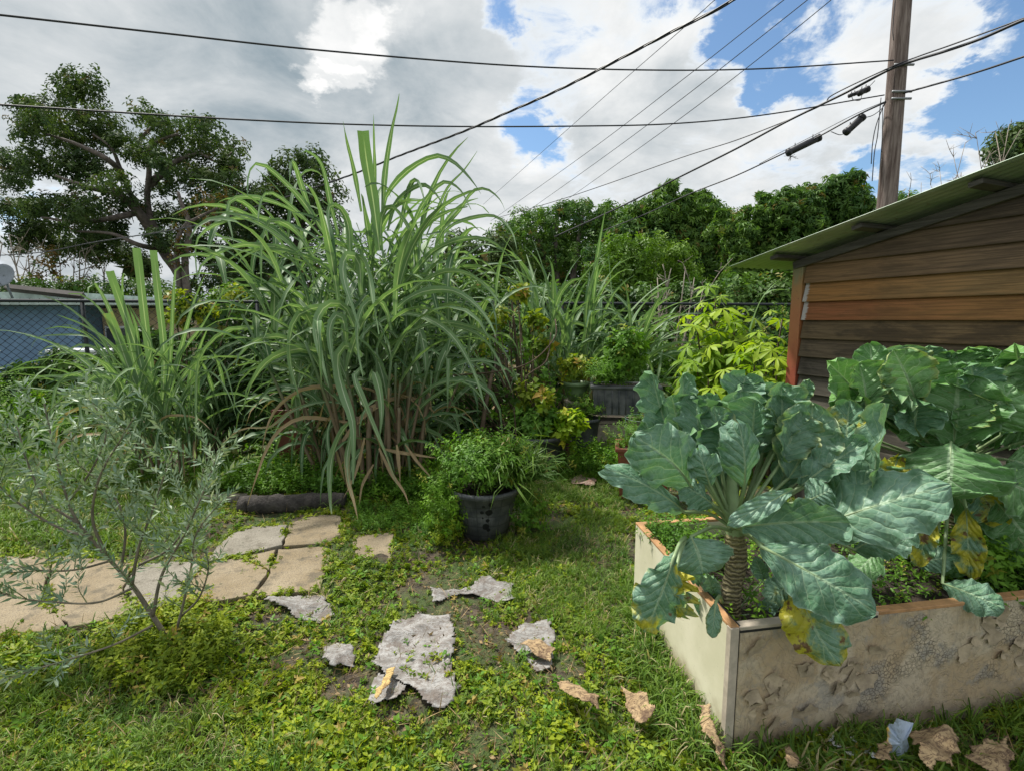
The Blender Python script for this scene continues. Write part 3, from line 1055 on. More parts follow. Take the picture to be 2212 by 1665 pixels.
# pale house seen through the leaves in the middle
h2 = D(1060, 690, 17)
hs = thing('pale_house', 'pale blue-white house wall glimpsed through the cane leaves in the middle', 'house', (h2[0], 17, 0))
mb = MB(); mb.box((h2[0], 18.5, .85), X3, Y3, Z3, 5.4, 3, 1.7); mb.mk('wall', M_PALEBLUE, hs, smooth=False)
mb = MB(); mb.box((h2[0], 18.3, 1.78), X3, Y3, Z3, 6.0, 3.8, .14); mb.mk('roof', M_WHITE, hs, smooth=False)
for k in (-1.6, 0, 1.7):
    mb = MB(); mb.box((h2[0] + k, 16.99, .95), X3, Y3, Z3, .8, .05, .6); wf = mb.mk('window', M_WHITE, hs, smooth=False)
    mb = MB(); mb.box((h2[0] + k, 16.95, .95), X3, Y3, Z3, .68, .05, .48); mb.mk('pane', M_GLASS, wf, smooth=False)

# ------------------------------------------------------------------ fence
M_CHAIN = plain('black_coated_wire', (.012, .018, .022), .7, 8, .3, 0)
FA, FB = np.array([-8.6, 6.62]), np.array([5.2, 8.75])
fd = (FB - FA) / np.linalg.norm(FB - FA)
FL = np.linalg.norm(FB - FA)
fence = thing('chain_link_fence', 'black chain-link fence with a top rail running behind the cane', 'fence', (FA[0], FA[1], 0))


def fp_(s, z, off=0.0):
    p = FA + fd * s
    return np.array([p[0] - fd[1] * off, p[1] + fd[0] * off, z])


FH = 1.85
mb = MB(); mb.tube([fp_(s, FH) for s in np.linspace(0, FL, 20)], .022, 8); mb.mk('top_rail', M_CHAIN, fence)
for i in range(7):
    mb = MB(); s = .5 + i * 2.25; mb.tube([fp_(s, 0, .02), fp_(s, FH + .03, .02)], .026, 8); mb.mk('post', M_CHAIN, fence)
V, Fc = [], []
sp_ = .115
NW = int(FL / sp_)
zs = np.arange(.04, FH - .01, sp_ * .85 / 2)
b = 0
wr = .0042
for i in range(NW):
    sgn = 1
    pts = []
    for k, z in enumerate(zs):
        s = (i + .5 + (.5 if k % 2 else -.0)) * sp_
        pts.append(fp_(s, z, .004 if k % 2 else -.004))
    # mirrored neighbour makes the diamonds
    for pp in (pts, [fp_((i + .5 - (.5 if k % 2 else 0)) * sp_, z, -.004 if k % 2 else .004) for k, z in enumerate(zs)]):
        for q, p in enumerate(pp):
            V += [p + np.array([wr, -wr, 0]), p + np.array([-wr, -wr, 0]), p + np.array([0, wr, 0])]
            if q:
                o = b - 3
                for c in range(3):
                    Fc.append((o + c, o + (c + 1) % 3, b + (c + 1) % 3, b + c))
            b += 3
mk('wire_mesh', V, np.array(Fc), M_CHAIN, fence, kind='stuff')
del V, Fc
# knuckles along the rail
mb = MB()
for i in range(NW):
    s = (i + .5) * sp_
    mb.tube([fp_(s - .01, FH - .03), fp_(s, FH + .035, .01), fp_(s + .012, FH - .02)], .004, 3, False)
mb.mk('wire_ties', M_CHAIN, fence, kind='stuff')

# ------------------------------------------------------------------ utility pole and cables
def polemat():
    m, t, bsdf, out = newmat('weathered_pole_wood')
    o = t.obj()
    g = t.noise(t.vmath('MULTIPLY', o, (14, 14, .9)), 1.6, 6, .65, .4)
    st = t.noise(t.vmath('MULTIPLY', o, (5, 5, .8)), 1.6, 4, .6)
    c = t.mix(t.step(g, .35, .68), (.09, .06, .05), (.27, .215, .19))
    c = t.mix(t.math('MULTIPLY', t.step(st, .55, .7), .6), c, (.10, .07, .075))
    ck = t.noise(t.vmath('MULTIPLY', o, (26, 26, .8)), 1.0, 3, .6)
    c = t.mix(t.step(ck, .66, .70), c, (.03, .02, .02))
    t.link(c, bsdf.inputs['Base Color'])
    bsdf.inputs['Roughness'].default_value = .9
    bump(t, bsdf, g, .7, .015)
    return m


YP = 9.6
pb = D(1916, 500, YP); pb[2] = -.1
lean = (D(1949.5, 0, YP) - D(1916, 438, YP)); lean /= lean[2]
pbase = D(1916, 438, YP) - lean * D(1916, 438, YP)[2]
pole = thing('utility_pole', 'tall weathered wooden utility pole rising behind the shed roof', 'utility pole', (pbase[0], pbase[1], 0))
mb = MB()
hs_ = np.linspace(0, 10.5, 28)
mb.tube([pbase + lean * h for h in hs_], np.interp(hs_, [0, 10.5], [.172, .125]), 16)
mb.mk('shaft', polemat(), pole)
M_CABLE = plain('black_cable_sheath', (.022, .022, .028), .5, 8, .3, 0)
M_STEEL = plain('galvanised_steel', (.32, .33, .34), .45, 8, .3, .1, metal=.7)
pc = lambda v: D(1916 + (438 - v) * .0767, v, YP)
mb = MB()
for v in (150, 207, 222):
    c = pc(v)
    mb.tube([c + np.array([-.17, -.16, 0]), c + np.array([.17, -.16, 0])], .02, 6)
mb.mk('bolt_bracket', M_STEEL, pole)
mb = MB()
mb.tube(smoothpts([pc(0) + [-.19, -.1, .3], pc(60) + [-.20, -.1, 0], pc(95) + [-.175, -.1, 0]], 6), .007, 5)
mb.tube(smoothpts([D(1903, 212, 9.5), D(1896, 290, 9.5), D(1889, 330, 9.5), D(1884, 392, 9.5)], 6), .008, 5)
mb.tube(smoothpts([D(1910, 225, 9.5), D(1893, 270, 9.5), D(1885, 310, 9.5), D(1882, 355, 9.5)], 6), .008, 5)
mb.tube(smoothpts([D(1907, 228, 9.5), D(1906, 280, 9.5), D(1905, 330, 9.5)], 6), .006, 5)
mb.mk('loose_leads', M_CABLE, pole, kind='stuff')


def cable(label, pts, rad, n=6, twist=False, name='overhead_cable'):
    P_ = smoothpts([D(*p) for p in pts], 10)
    off_ = lambda q: q[0] < 0 or q[0] > 2212 or q[1] < 0
    if off_(pts[0]):       # the span runs on past the picture
        d_ = P_[0] - P_[3]; P_ = [P_[0] + d_ / np.linalg.norm(d_) * 9] + list(P_)
    if off_(pts[-1]):
        d_ = P_[-1] - P_[-4]; P_ = list(P_) + [P_[-1] + d_ / np.linalg.norm(d_) * 9]
    mb = MB()
    if twist:
        L = np.array(P_)
        dense = []
        for i in range(len(L) - 1):
            for k in range(6):
                dense.append(L[i] + (L[i + 1] - L[i]) * k / 6)
        dense = np.array(dense)
        acc = np.concatenate([[0], np.cumsum(np.linalg.norm(np.diff(dense, axis=0), axis=1))])
        for ph in (0, 2.1, 4.2):
            off = np.stack([np.cos(acc * 7 + ph) * 0, np.cos(acc * 7 + ph), np.sin(acc * 7 + ph)], axis=1) * rad * .9
            mb.tube(dense + off, rad * .8, 5)
    else:
        mb.tube(P_, rad, n)
    o = mb.mk(name, M_CABLE)
    tagit(o, label, 'cable', 'overhead cables and wires')
    return o


cable('upper long black cable sagging from the left edge to the pole', [(-60, 27, 5.6), (0, 33, 5.8), (350, 72, 6.6), (700, 110, 7.4), (1100, 142, 8.2), (1400, 152, 8.8), (1650, 149, 9.2), (1930, 131, 9.5)], .0125)
cable('lower long black cable sagging from the left edge past the cane top to the pole', [(-60, 223, 5.6), (0, 227, 5.8), (250, 243, 6.4), (500, 258, 7), (750, 269, 7.6), (1000, 274, 8.1), (1250, 273, 8.5), (1450, 268, 8.8), (1650, 249, 9.1), (1910, 206, 9.5)], .0115)
cable('twisted service cable curving from the top right over the cane down to the left', [(1640, -40, 4.6), (1585, 0, 4.8), (1520, 36, 5.0), (1450, 70, 5.3), (1300, 148, 5.9), (1200, 198, 6.4), (1100, 242, 6.9), (1000, 285, 7.5), (860, 338, 8.6), (740, 385, 9.6), (569, 442, 11), (400, 492, 13), (201, 524, 15), (100, 544, 16), (0, 552, 17), (-80, 553, 18)], .010, twist=True)
cable('leftmost of the four thin diagonal wires on the right', [(1620, -60, 6.5), (1545, 0, 7), (1473, 64, 8), (1260, 250, 12), (1044, 442, 20)], .0065, 4)
cable('second of the four thin diagonal wires from the left', [(1790, -70, 6), (1694, 0, 6.5), (1473, 174, 8.5), (1260, 336, 12), (1060, 478, 20)], .0065, 4)
cable('third of the four thin diagonal wires from the left', [(1820, -60, 6), (1745, 0, 6.4), (1473, 214, 8.5), (1290, 350, 12), (1124, 468, 19)], .0065, 4)
cable('rightmost of the four thin diagonal wires', [(1860, -60, 6), (1796, 0, 6.4), (1620, 142, 7.4), (1473, 254, 9), (1330, 357, 12), (1174, 468, 19)], .0065, 4)
cable('thickest black cable bundle crossing the pole and dropping left towards the trees', [(2300, 15, 7.2), (2212, 44, 7.5), (2120, 84, 8), (2040, 112, 8.6), (1974, 132, 9.2), (1920, 152, 9.4), (1827, 201, 10), (1700, 263, 11), (1590, 322, 12), (1472, 381, 13.5), (1330, 452, 16), (1198, 512, 19)], .0215)
cable('thin strand lashed above the thick cable bundle right of the pole', [(2300, 2, 7.2), (2212, 40, 7.5), (2060, 96, 8.4), (1980, 124, 9.2), (1915, 150, 9.4), (1800, 205, 10.2), (1763, 234, 10.5), (1600, 300, 12), (1472, 341, 13.5), (1300, 402, 16), (1190, 438, 19), (1067, 473, 24)], .011)
cable('second black cable below, leaving the pole to the right edge', [(2300, 92, 7.4), (2212, 123, 7.7), (2090, 163, 8.6), (1948, 203, 9.5)], .0155)
cable('lower left cable carrying two black splice closures', [(1914, 221, 9.5), (1850, 251, 9.9), (1766, 297, 10.4), (1686, 335, 11), (1590, 380, 12), (1489, 420, 13), (1390, 465, 15), (1300, 500, 17)], .014)
cable('thin wire running just above the splice closures', [(1914, 219, 9.45), (1850, 246, 9.8), (1766, 289, 10.3), (1686, 330, 10.9), (1640, 355, 11.3)], .006, 4)


def closure(label, u0, v0, u1, v1, Y, r):
    a, b = D(u0, v0, Y), D(u1, v1, Y)
    root = thing('splice_closure', label, 'cable closure', (a + b) / 2, 'black closures hanging on the cables')
    d = (b - a) / np.linalg.norm(b - a)
    mb = MB(); mb.tube([a, a + d * .02, b - d * .02, b], [r * .8, r, r, r * .8], 10); mb.mk('housing', M_CABLE, root)
    for e, s in ((a, 1), (b, -1)):
        mb = MB(); mb.tube([e - d * s * .03, e + d * s * .03], r * 1.12, 10); mb.mk('end_cap', M_CABLE, root)
    for f_ in (.2, .8):
        p = a + (b - a) * f_
        mb = MB(); mb.tube([p + Z3 * r * .8, p + Z3 * r * 1.9], .008, 5); mb.mk('hanger', M_CABLE, root)
    return root


closure('long black splice closure on the lower cable, left one of the two', 1704, 330, 1768, 299, 10.5, .065)
closure('shorter black splice closure hanging nearer the pole', 1829, 285, 1862, 255, 9.9, .062)
closure('small black tap box hanging under the thick cable left of the pole', 1858, 201, 1873, 194, 9.9, .05)
closure('tiny black tap box left of the other tap box under the thick cable', 1837, 207, 1848, 203, 10.0, .032)
mb = MB()
mb.tube(smoothpts([D(1862, 256, 9.9), D(1885, 250, 9.8), D(1905, 235, 9.6), D(1914, 222, 9.5)], 6), .007, 4)
mb.tube(smoothpts([D(1829, 285, 9.9), D(1815, 292, 10), D(1795, 285, 10.1)], 6), .007, 4)
mb.tube(smoothpts([D(1840, 207, 10), D(1843, 216, 10), D(1858, 217, 10), D(1864, 203, 10), D(1890, 175, 9.7)], 6), .007, 4)
o = mb.mk('drip_loop', M_CABLE)
tagit(o, 'thin looping leads between the tap boxes, splice closures and pole', 'cable')
for (u, v) in ((1712, 337), (1716, 343)):
    pass
mb = MB()
for k in range(16):
    a = D(1708 + random.uniform(-3, 3), 338 + random.uniform(-2, 4), 10.5)
    mb.tube([a, a + rng.normal(size=3) * .06 - Z3 * .02], .004, 3)
tagit(mb.mk('tuft_of_dead_plant', M_BROWNSTEM), 'little dead air plant tuft hanging under the long splice closure', 'plant')

# ------------------------------------------------------------------ shed
W0 = np.array([2.556, 4.50, 0.0])
wd = np.array([.37, -.929, 0]); wd /= np.linalg.norm(wd)
wn = np.array([-.929, -.37, 0]); wn /= np.linalg.norm(wn)
WL = 3.4
shed = thing('wooden_shed', 'weathered wooden shed with lapped boards and a sloping corrugated metal roof', 'shed', (W0[0], W0[1], 0))
zr = lambda t: 2.18 + .197 * t


def wp(t, z, o=0.0):
    return W0 + wd * t + wn * o + np.array([0, 0, z])


bt = .157
# (height index) colours of left end, right end, rot amount
BC = [((.09, .085, .065), (.10, .09, .07), .65), ((.10, .09, .07), (.11, .095, .07), .6), ((.095, .085, .065), (.10, .09, .068), .6), ((.10, .09, .07), (.10, .09, .07), .6),
      ((.09, .08, .062), (.095, .085, .065), .6), ((.095, .08, .062), (.10, .085, .062), .65), ((.13, .098, .062), (.12, .09, .06), .55), ((.14, .10, .055), (.19, .125, .06), .55),
      ((.27, .10, .042), (.32, .17, .06), .25), ((.34, .165, .055), (.28, .18, .08), .2), ((.25, .15, .075), (.19, .13, .08), .22), ((.17, .115, .07), (.15, .105, .07), .25),
      ((.125, .092, .066), (.115, .085, .06), .35), ((.105, .08, .06), (.10, .075, .055), .35), ((.09, .08, .068), (.09, .08, .068), .3), ((.09, .08, .07), (.09, .08, .07), .3), ((.09, .08, .07), (.09, .08, .07), .3)]
z_ref = D(1731, 692, 4.5)[2]      # the level joint between board 7 and 8
for k in range(len(BC)):
    zl = z_ref + (k - 8) * bt
    zu = zl + bt + .022
    if zl > zr(WL) - .1: break
    top = lambda t: zr(t) - .075
    T1 = WL
    # polygon in (t, z), clipped under the rake
    ts0 = 0.0 if zl < top(0) else (zl + .075 - 2.18) / .197
    if ts0 > T1 - .1: break
    poly = [(ts0, zl), (T1, zl)]
    if zu <= top(T1):
        poly.append((T1, zu))
        tu = max(0.0, (zu + .075 - 2.18) / .197)
        poly.append((tu, zu))
        if tu > 0 and ts0 == 0.0: poly.append((0.0, top(0)))
    else:
        poly.append((T1, top(T1)))
        if ts0 == 0.0 and top(0) > zl: poly.append((0.0, top(0)))
    n = len(poly)
    dtl = random.uniform(-.003, .003)
    off = lambda z: .044 - .034 * (z - zl) / (zu - zl) + dtl
    V = []
    for side in (0, 1):
        for (t_, z_) in poly:
            V.append((t_ + (.012 * random.random() if t_ == 0 else 0), (off(z_) - (.016 if side else 0)), z_ - zl))
    Fc = [tuple(range(n)), tuple(range(2 * n - 1, n - 1, -1))] + [(i, i + n, (i + 1) % n + n, (i + 1) % n) for i in range(n)]
    ca, cb2, wear = BC[k]
    bm = woodmat('board_wood_%02d' % k, ca, cb2, wear=wear, ends=k in (8, 9))
    me = bpy.data.meshes.new('board')
    me.from_pydata(V, [], Fc)
    me.materials.append(bm)
    o = bpy.data.objects.new('board', me)
    COL.objects.link(o)
    o.parent = shed
    o.location = (0, 0, zl)
    # local x along the wall, y outwards
    o.rotation_euler = (0, 0, math.atan2(wd[1], wd[0]))
    o.scale = (1, -1, 1)
    if k in (8, 9): o['label'] = 'board still carrying its orange stain'
    bev(o, .003, 1)
# inner sheathing keeps daylight out
mb = MB()
V = [wp(-.02, 0, -.02), wp(WL, 0, -.02), wp(WL, zr(WL) - .08, -.02), wp(-.02, zr(0) - .08, -.02), wp(-.02, 0, -.06), wp(WL, 0, -.06), wp(WL, zr(WL) - .08, -.06), wp(-.02, zr(0) - .08, -.06)]
mb.add(V, [(0, 1, 2, 3), (7, 6, 5, 4), (0, 4, 5, 1), (1, 5, 6, 2), (2, 6, 7, 3), (3, 7, 4, 0)])
# far side wall
q0, q1 = W0 + wd * -.03 - wn * .02, W0 + wd * -.03 - wn * 2.6
V = [q0, q1, q1 + Z3 * 2.08, q0 + Z3 * 2.08, q0 + wd * .05, q1 + wd * .05, q1 + wd * .05 + Z3 * 2.08, q0 + wd * .05 + Z3 * 2.08]
mb.add(V, [(0, 1, 2, 3), (7, 6, 5, 4), (0, 4, 5, 1), (1, 5, 6, 2), (2, 6, 7, 3), (3, 7, 4, 0)])
mb.mk('inner_wall', M_DARKBAR, shed, smooth=False)


def postmat():
    m, t, bsdf, out = newmat('worn_painted_post')
    o = t.obj()
    s = t.node('ShaderNodeSeparateXYZ')
    t.link(o, s.inputs[0])
    n = t.noise(t.vmath('MULTIPLY', o, (6, 6, 2)), 3, 5, .65)
    z = t.math('ADD', s.outputs[2], t.math('MULTIPLY', t.math('SUBTRACT', n, .5), .35))
    c = t.mix(t.step(z, 1.1, 1.5), (.28, .065, .035), (.38, .15, .06))
    c = t.mix(t.step(z, 1.65, 1.9), c, (.36, .19, .07))
    c = t.mix(t.step(z, 1.9, 2.02), c, (.24, .22, .12))
    sp = t.noise(o, 30, 4, .7)
    c = t.mix(t.math('MULTIPLY', t.step(sp, .62, .68), .6), c, (.10, .04, .03))
    t.link(c, bsdf.inputs['Base Color'])
    bsdf.inputs['Roughness'].default_value = .55
    bump(t, bsdf, n, .3, .006)
    return m


mb = MB(); c = wp(-.055, 1.03, .0)
mb.box(c, wd, wn, Z3, .10, .09, 2.06); bev(mb.mk('corner_post', postmat(), shed, smooth=False), .004)
M_RAFT = woodmat('old_rafter_wood', (.12, .11, .10), (.10, .09, .085), wear=.2)
# rake beam along the gable under the sheet
ur = np.array([wd[0], wd[1], .197]); ur /= np.linalg.norm(ur); un = np.cross(ur, wn); un = un if un[2] > 0 else -un
mb = MB(); c = wp(WL / 2 - .05, zr(WL / 2 - .05) - .095, .048); mb.box(c, ur, wn, un, WL + .15, .035, .065); bev(mb.mk('rake_beam', M_RAFT, shed, smooth=False), .004)
mb = MB(); c = wp(WL / 2 - .2, zr(WL / 2 - .2) - .05, -.25); mb.box(c, ur, wn, un, WL + .3, .05, .07)
mb.mk('rafter', M_RAFT, shed, smooth=False)
for t_ in (-.08, .62, 1.32, 2.02, 2.72):
    mb = MB(); c = wp(t_, zr(t_) - .035, -.9); mb.box(c, ur, wn, un, .075, 2.42, .032); bev(mb.mk('purlin', M_RAFT, shed, smooth=False), .003)
# corrugated sheet
def roofmat():
    m, t, bsdf, out = newmat('corrugated_metal_sheet')
    o = t.obj()
    a = t.noise(o, 2.5, 5, .6)
    b = t.noise(o, 14, 5, .65)
    c = t.mix(t.step(a, .35, .7), (.30, .38, .29), (.48, .53, .45))
    c = t.mix(t.math('MULTIPLY', t.step(b, .6, .72), .6), c, (.20, .14, .09))
    t.link(c, bsdf.inputs['Base Color'])
    bsdf.inputs['Roughness'].default_value = .5
    bsdf.inputs['Metallic'].default_value = .35
    return m


M_SHEET = roofmat()
e_, o_out, o_in = -.5, .38, -2.4
V, Fc = [], []
NO = 280
for i in range(NO + 1):
    off = o_out + (o_in - o_out) * i / NO
    for k in range(9):
        t_ = e_ + (WL + .2 - e_) * k / 8
        V.append(wp(t_, zr(t_) + .006 * cos(off / .076 * 2 * pi) + .002, off))
for i in range(NO):
    for k in range(8):
        Fc.append((i * 9 + k, i * 9 + k + 1, (i + 1) * 9 + k + 1, (i + 1) * 9 + k))
rs = mk('roof_sheet', V, np.array(Fc), M_SHEET, shed)
md = rs.modifiers.new('thickness', 'SOLIDIFY'); md.thickness = .004
# little nails on the boards
M_NAIL = plain('nail_head', (.35, .3, .25), .4, 5, .2, 0, metal=.6)
mb = MB()
for k in range(5, 13):
    for t_ in (.12, .75, 1.4, 2.1):
        tt = t_ + random.uniform(-.1, .1)
        z = z_ref + (k - 8) * bt + .02
        if z > zr(tt) - .12: continue
        p = wp(tt, z, .029); mb.tube([p, p + wn * .004], .0045, 6)
mb.mk('nails', M_NAIL, shed, kind='stuff')

# ------------------------------------------------------------------ path, kerb, sheeting
def slabmat(name, ca, cb_):
    m, t, bsdf, out = newmat(name)
    p = t.geo()
    a = t.noise(p, 3, 5, .6)
    b = t.noise(p, 160, 3, .7)
    v = t.node('ShaderNodeTexVoronoi'); t.link(p, v.inputs['Vector']); v.inputs['Scale'].default_value = 110
    c = t.mix(t.step(a, .35, .65), ca, cb_)
    c = t.mix(t.math('MULTIPLY', t.step(b, .50, .60), .65), c, (.11, .09, .07))
    c = t.mix(t.math('MULTIPLY', t.step(v.outputs['Distance'], .25, .1), .4), c, (.52, .46, .34))
    st = t.noise(p, 7, 5, .7)
    c = t.mix(t.math('MULTIPLY', t.step(st, .50, .66), .7), c, (.10, .085, .06))
    c = t.mix(t.math('MULTIPLY', t.step(t.noise(p, 16, 5, .7), .60, .68), .6), c, (.05, .055, .03))
    t.link(c, bsdf.inputs['Base Color'])
    bsdf.inputs['Roughness'].default_value = .92
    bump(t, bsdf, t.math('ADD', b, t.math('MULTIPLY', v.outputs['Distance'], .6)), .6, .006)
    return m


M_SLAB = slabmat('tan_aggregate_slab', (.235, .18, .105), (.31, .25, .165))
M_SLABG = slabmat('grey_aggregate_slab', (.215, .195, .155), (.28, .255, .21))
SLABS = [  # polygon in picture pixels, grey?
    ([(507, 1150), (545, 1137), (620, 1133), (608, 1176), (560, 1188), (449, 1211), (470, 1180)], 1),
    ([(627, 1127), (690, 1110), (735, 1110), (742, 1165), (690, 1171), (613, 1176)], 0),
    ([(446, 1219), (521, 1203), (577, 1232), (541, 1286), (480, 1297), (410, 1306), (405, 1260)], 0),
    ([(601, 1184), (700, 1177), (712, 1200), (690, 1268), (549, 1287), (584, 1234)], 0),
    ([(526, 1201), (595, 1185), (580, 1228)], 0),
    ([(764, 1157), (849, 1148), (845, 1210), (803, 1222), (768, 1192)], 0),
    ([(300, 1215), (440, 1212), (438, 1222), (400, 1262), (405, 1306), (290, 1325), (270, 1270)], 1),
    ([(120, 1202), (292, 1214), (264, 1268), (284, 1328), (150, 1352), (100, 1290)], 0),
    ([(-70, 1200), (112, 1203), (92, 1288), (142, 1354), (0, 1372), (-90, 1378)], 0),
    ([(-330, 1200), (-78, 1200), (-98, 1379), (-420, 1400)], 1),
]
path = thing('path', 'old broken tan aggregate slabs laid as a path from the left edge towards the cane', None, G(450, 1230))
path['kind'] = 'structure'
SLABPOLY = []


def subdivide(poly, jit=.006):
    out = []
    n = len(poly)
    for i in range(n):
        a, b = np.array(poly[i][:2]), np.array(poly[(i + 1) % n][:2])
        m = max(1, int(np.linalg.norm(b - a) / .06))
        for k in range(m):
            p = a + (b - a) * k / m
            out.append(p + rng.normal(size=2) * jit * (1 if k else .3))
    return out


for poly, gr in SLABS:
    pw = [G(u, v, .02)[:2] for u, v in poly]
    cen_ = sum(pw) / len(pw); pw = [cen_ + (p_ - cen_) * 1.02 for p_ in pw]
    SLABPOLY.append(np.array(pw))
    pp = subdivide(pw)
    n = len(pp)
    zt = .020 + random.uniform(-.006, .006)
    tl = rng.normal(size=2) * .004
    V = [np.array([p[0], p[1], zt + tl @ (p - pp[0])]) for p in pp] + [np.array([p[0], p[1], -.04]) for p in pp]
    V0 = V
    Fc = [tuple(range(n))] + [(i + n, (i + 1) % n + n, (i + 1) % n, i) for i in range(n)]
    o = mk('paving_slab', V, Fc, M_SLABG if gr else M_SLAB, path, smooth=False)
    bev(o, .006, 2)

M_KERB = slabmat('mossy_concrete', (.15, .14, .11), (.22, .20, .16))
mb = MB()
a, b = G(410, 1087), G(533, 1078)
mb.tube([a, (a + b) / 2 + rng.normal(size=3) * .01, b], .055, 7)
tagit(mb.mk('concrete_kerb', M_KERB), 'short grey concrete kerb length lying between the slabs and the small olive shrub', 'kerb')
M_LOG = plain('charred_log', (.075, .065, .058), .95, 12, .6, .9, bd=.02)
mb = MB()
sp = smoothpts([G(525, 1092, .04), G(600, 1088, .05), G(680, 1082, .05), G(745, 1078, .04)], 8)
mb.tube([p + rng.normal(size=3) * .008 for p in sp], np.linspace(.085, .07, len(sp)), 9)
tagit(mb.mk('rotten_log', M_LOG), 'dark rotten log bordering the bed under the big cane', 'log')


def sheetmat(name, ca, cb_, tint=(.15, .12, .10)):
    m, t, bsdf, out = newmat(name)
    o = t.obj()
    a = t.noise(t.vmath('MULTIPLY', o, (5, 9, 9)), 1.6, 7, .65, .6)
    b = t.noise(o, 60, 4, .7)
    c = t.mix(t.step(a, .3, .6), ca, cb_)
    cr = t.math('ABSOLUTE', t.math('SUBTRACT', t.noise(t.vmath('MULTIPLY', o, (5, 12, 5)), 1.3, 6, .6, 2.2), .5))
    c = t.mix(t.math('MULTIPLY', t.step(cr, .035, .0), .8), c, tint)
    c = t.mix(t.math('MULTIPLY', t.step(b, .52, .66), .6), c, tint)
    c = t.mix(t.math('MULTIPLY', t.step(t.noise(o, 9, 6, .7), .52, .62), .75), c, tint)
    t.link(c, bsdf.inputs['Base Color'])
    bsdf.inputs['Roughness'].default_value = .9
    bump(t, bsdf, t.math('ADD', a, t.math('MULTIPLY', b, .3)), .9, .02)
    return m


M_SHEETING = sheetmat('weathered_sheeting', (.17, .158, .145), (.34, .33, .315))
M_DEAD = sheetmat('dead_leaf', (.26, .17, .09), (.46, .33, .18), (.075, .04, .025))
M_DEADY = sheetmat('dead_yellow_leaf', (.48, .34, .12), (.55, .40, .16), (.2, .11, .05))
M_DEADR = sheetmat('reddish_debris', (.36, .25, .2), (.45, .34, .28), (.2, .1, .06))


def inpoly(pts, poly):
    x, y = pts[:, 0], pts[:, 1]
    ins = np.zeros(len(pts), dtype=bool)
    n = len(poly)
    j = n - 1
    for i in range(n):
        xi, yi = poly[i]
        xj, yj = poly[j]
        c = ((yi > y) != (yj > y)) & (x < (xj - xi) * (y - yi) / (yj - yi + 1e-12) + xi)
        ins ^= c
        j = i
    return ins


def crumple(name, label, poly, mat, cat, group=None, amp=.03, z0=.02, step=.011, ragged=.010):
    """ragged crumpled sheet lying on the ground inside a picture polygon"""
    pw = np.array([G(u, v, z0)[:2] for u, v in poly])
    cx = pw.mean(axis=0)
    lo, hi = pw.min(axis=0) - .03, pw.max(axis=0) + .03
    xs, ys = np.arange(lo[0], hi[0], step), np.arange(lo[1], hi[1], step)
    X_, Y_ = np.meshgrid(xs, ys)
    pts = np.stack([X_.ravel(), Y_.ravel()], axis=1)
    ph = rng.random(12) * 6.28
    jit = np.stack([np.sin(pts[:, 1] * 37 + ph[0]) + np.sin(pts[:, 1] * 91 + ph[1]), np.sin(pts[:, 0] * 41 + ph[2]) + np.sin(pts[:, 0] * 83 + ph[3])], axis=1) * ragged * .5
    ins = inpoly(pts + jit, pw)
    th = ph[4]
    z = np.zeros(len(pts))
    for q in range(7):
        an = ph[5] + q * 1.3
        fq = 6 * 1.6 ** q
        arg = (pts[:, 0] * cos(an) + pts[:, 1] * sin(an)) * fq + 1.8 * np.sin((pts[:, 0] * sin(an) - pts[:, 1] * cos(an)) * fq * .6 + ph[q])
        z += (1 - np.abs(np.sin(arg)) ** .8) * amp / 1.95 ** q * .8
    z += z0 + gz(pts[:, 0], pts[:, 1]) - amp * .3
    idx = -np.ones(len(pts), dtype=int)
    nxs = len(xs)
    q = np.arange(len(pts)).reshape(len(ys), nxs)
    f = np.stack([q[:-1, :-1].ravel(), q[:-1, 1:].ravel(), q[1:, 1:].ravel(), q[1:, :-1].ravel()], axis=1)
    f = f[ins[f].all(axis=1)]
    used = np.unique(f)
    idx[used] = np.arange(len(used))
    V = np.concatenate([pts[used], z[used, None]], axis=1)
    o = mk(name, V, idx[f], mat)
    sm_ = o.modifiers.new('thickness', 'SOLIDIFY'); sm_.thickness = .003
    tagit(o, label, cat, group)
    return pw


COVER = []     # places where nothing grows through
SG = 'crumpled weathered sheeting lying in the weeds'
COVER.append(crumple('crumpled_sheeting', 'largest crumpled grey-white sheeting patch in the weeds at bottom centre', [(850, 1340), (880, 1330), (905, 1318), (975, 1325), (985, 1380), (978, 1440), (985, 1470), (1000, 1480), (985, 1500), (960, 1530), (905, 1520), (900, 1490), (850, 1470), (800, 1425), (820, 1380)], M_SHEETING, 'sheeting', SG, .045))
COVER.append(crumple('crumpled_sheeting', 'small pale crumpled patch left of the largest sheeting patch', [(690, 1410), (700, 1385), (735, 1370), (768, 1395), (765, 1425), (715, 1432)], M_SHEETING, 'sheeting', SG, .04))
COVER.append(crumple('crumpled_sheeting', 'pale crumpled sheeting strip right below the edge of the tan slabs', [(560, 1298), (620, 1284), (700, 1275), (722, 1310), (690, 1330), (650, 1325), (610, 1312)], M_SHEETING, 'sheeting', SG, .03))
COVER.append(crumple('crumpled_sheeting', 'long pale sheeting strip between the tub and the largest patch', [(928, 1272), (1000, 1262), (1040, 1238), (1108, 1252), (1112, 1285), (1080, 1290), (1020, 1272), (975, 1280), (935, 1305)], M_SHEETING, 'sheeting', SG, .035))
COVER.append(crumple('crumpled_sheeting', 'pinkish grey sheeting patch nearest the planter, with a dead leaf on it', [(1090, 1380), (1130, 1340), (1190, 1330), (1200, 1370), (1195, 1445), (1170, 1452), (1130, 1420)], M_SHEETING, 'sheeting', SG, .03))
COVER.append(crumple('crumpled_sheeting', 'brownish grey folded sheeting flap below the left of the largest patch', [(790, 1490), (810, 1440), (850, 1440), (880, 1480), (860, 1510), (800, 1515)], M_SHEETING, 'sheeting', SG, .03))
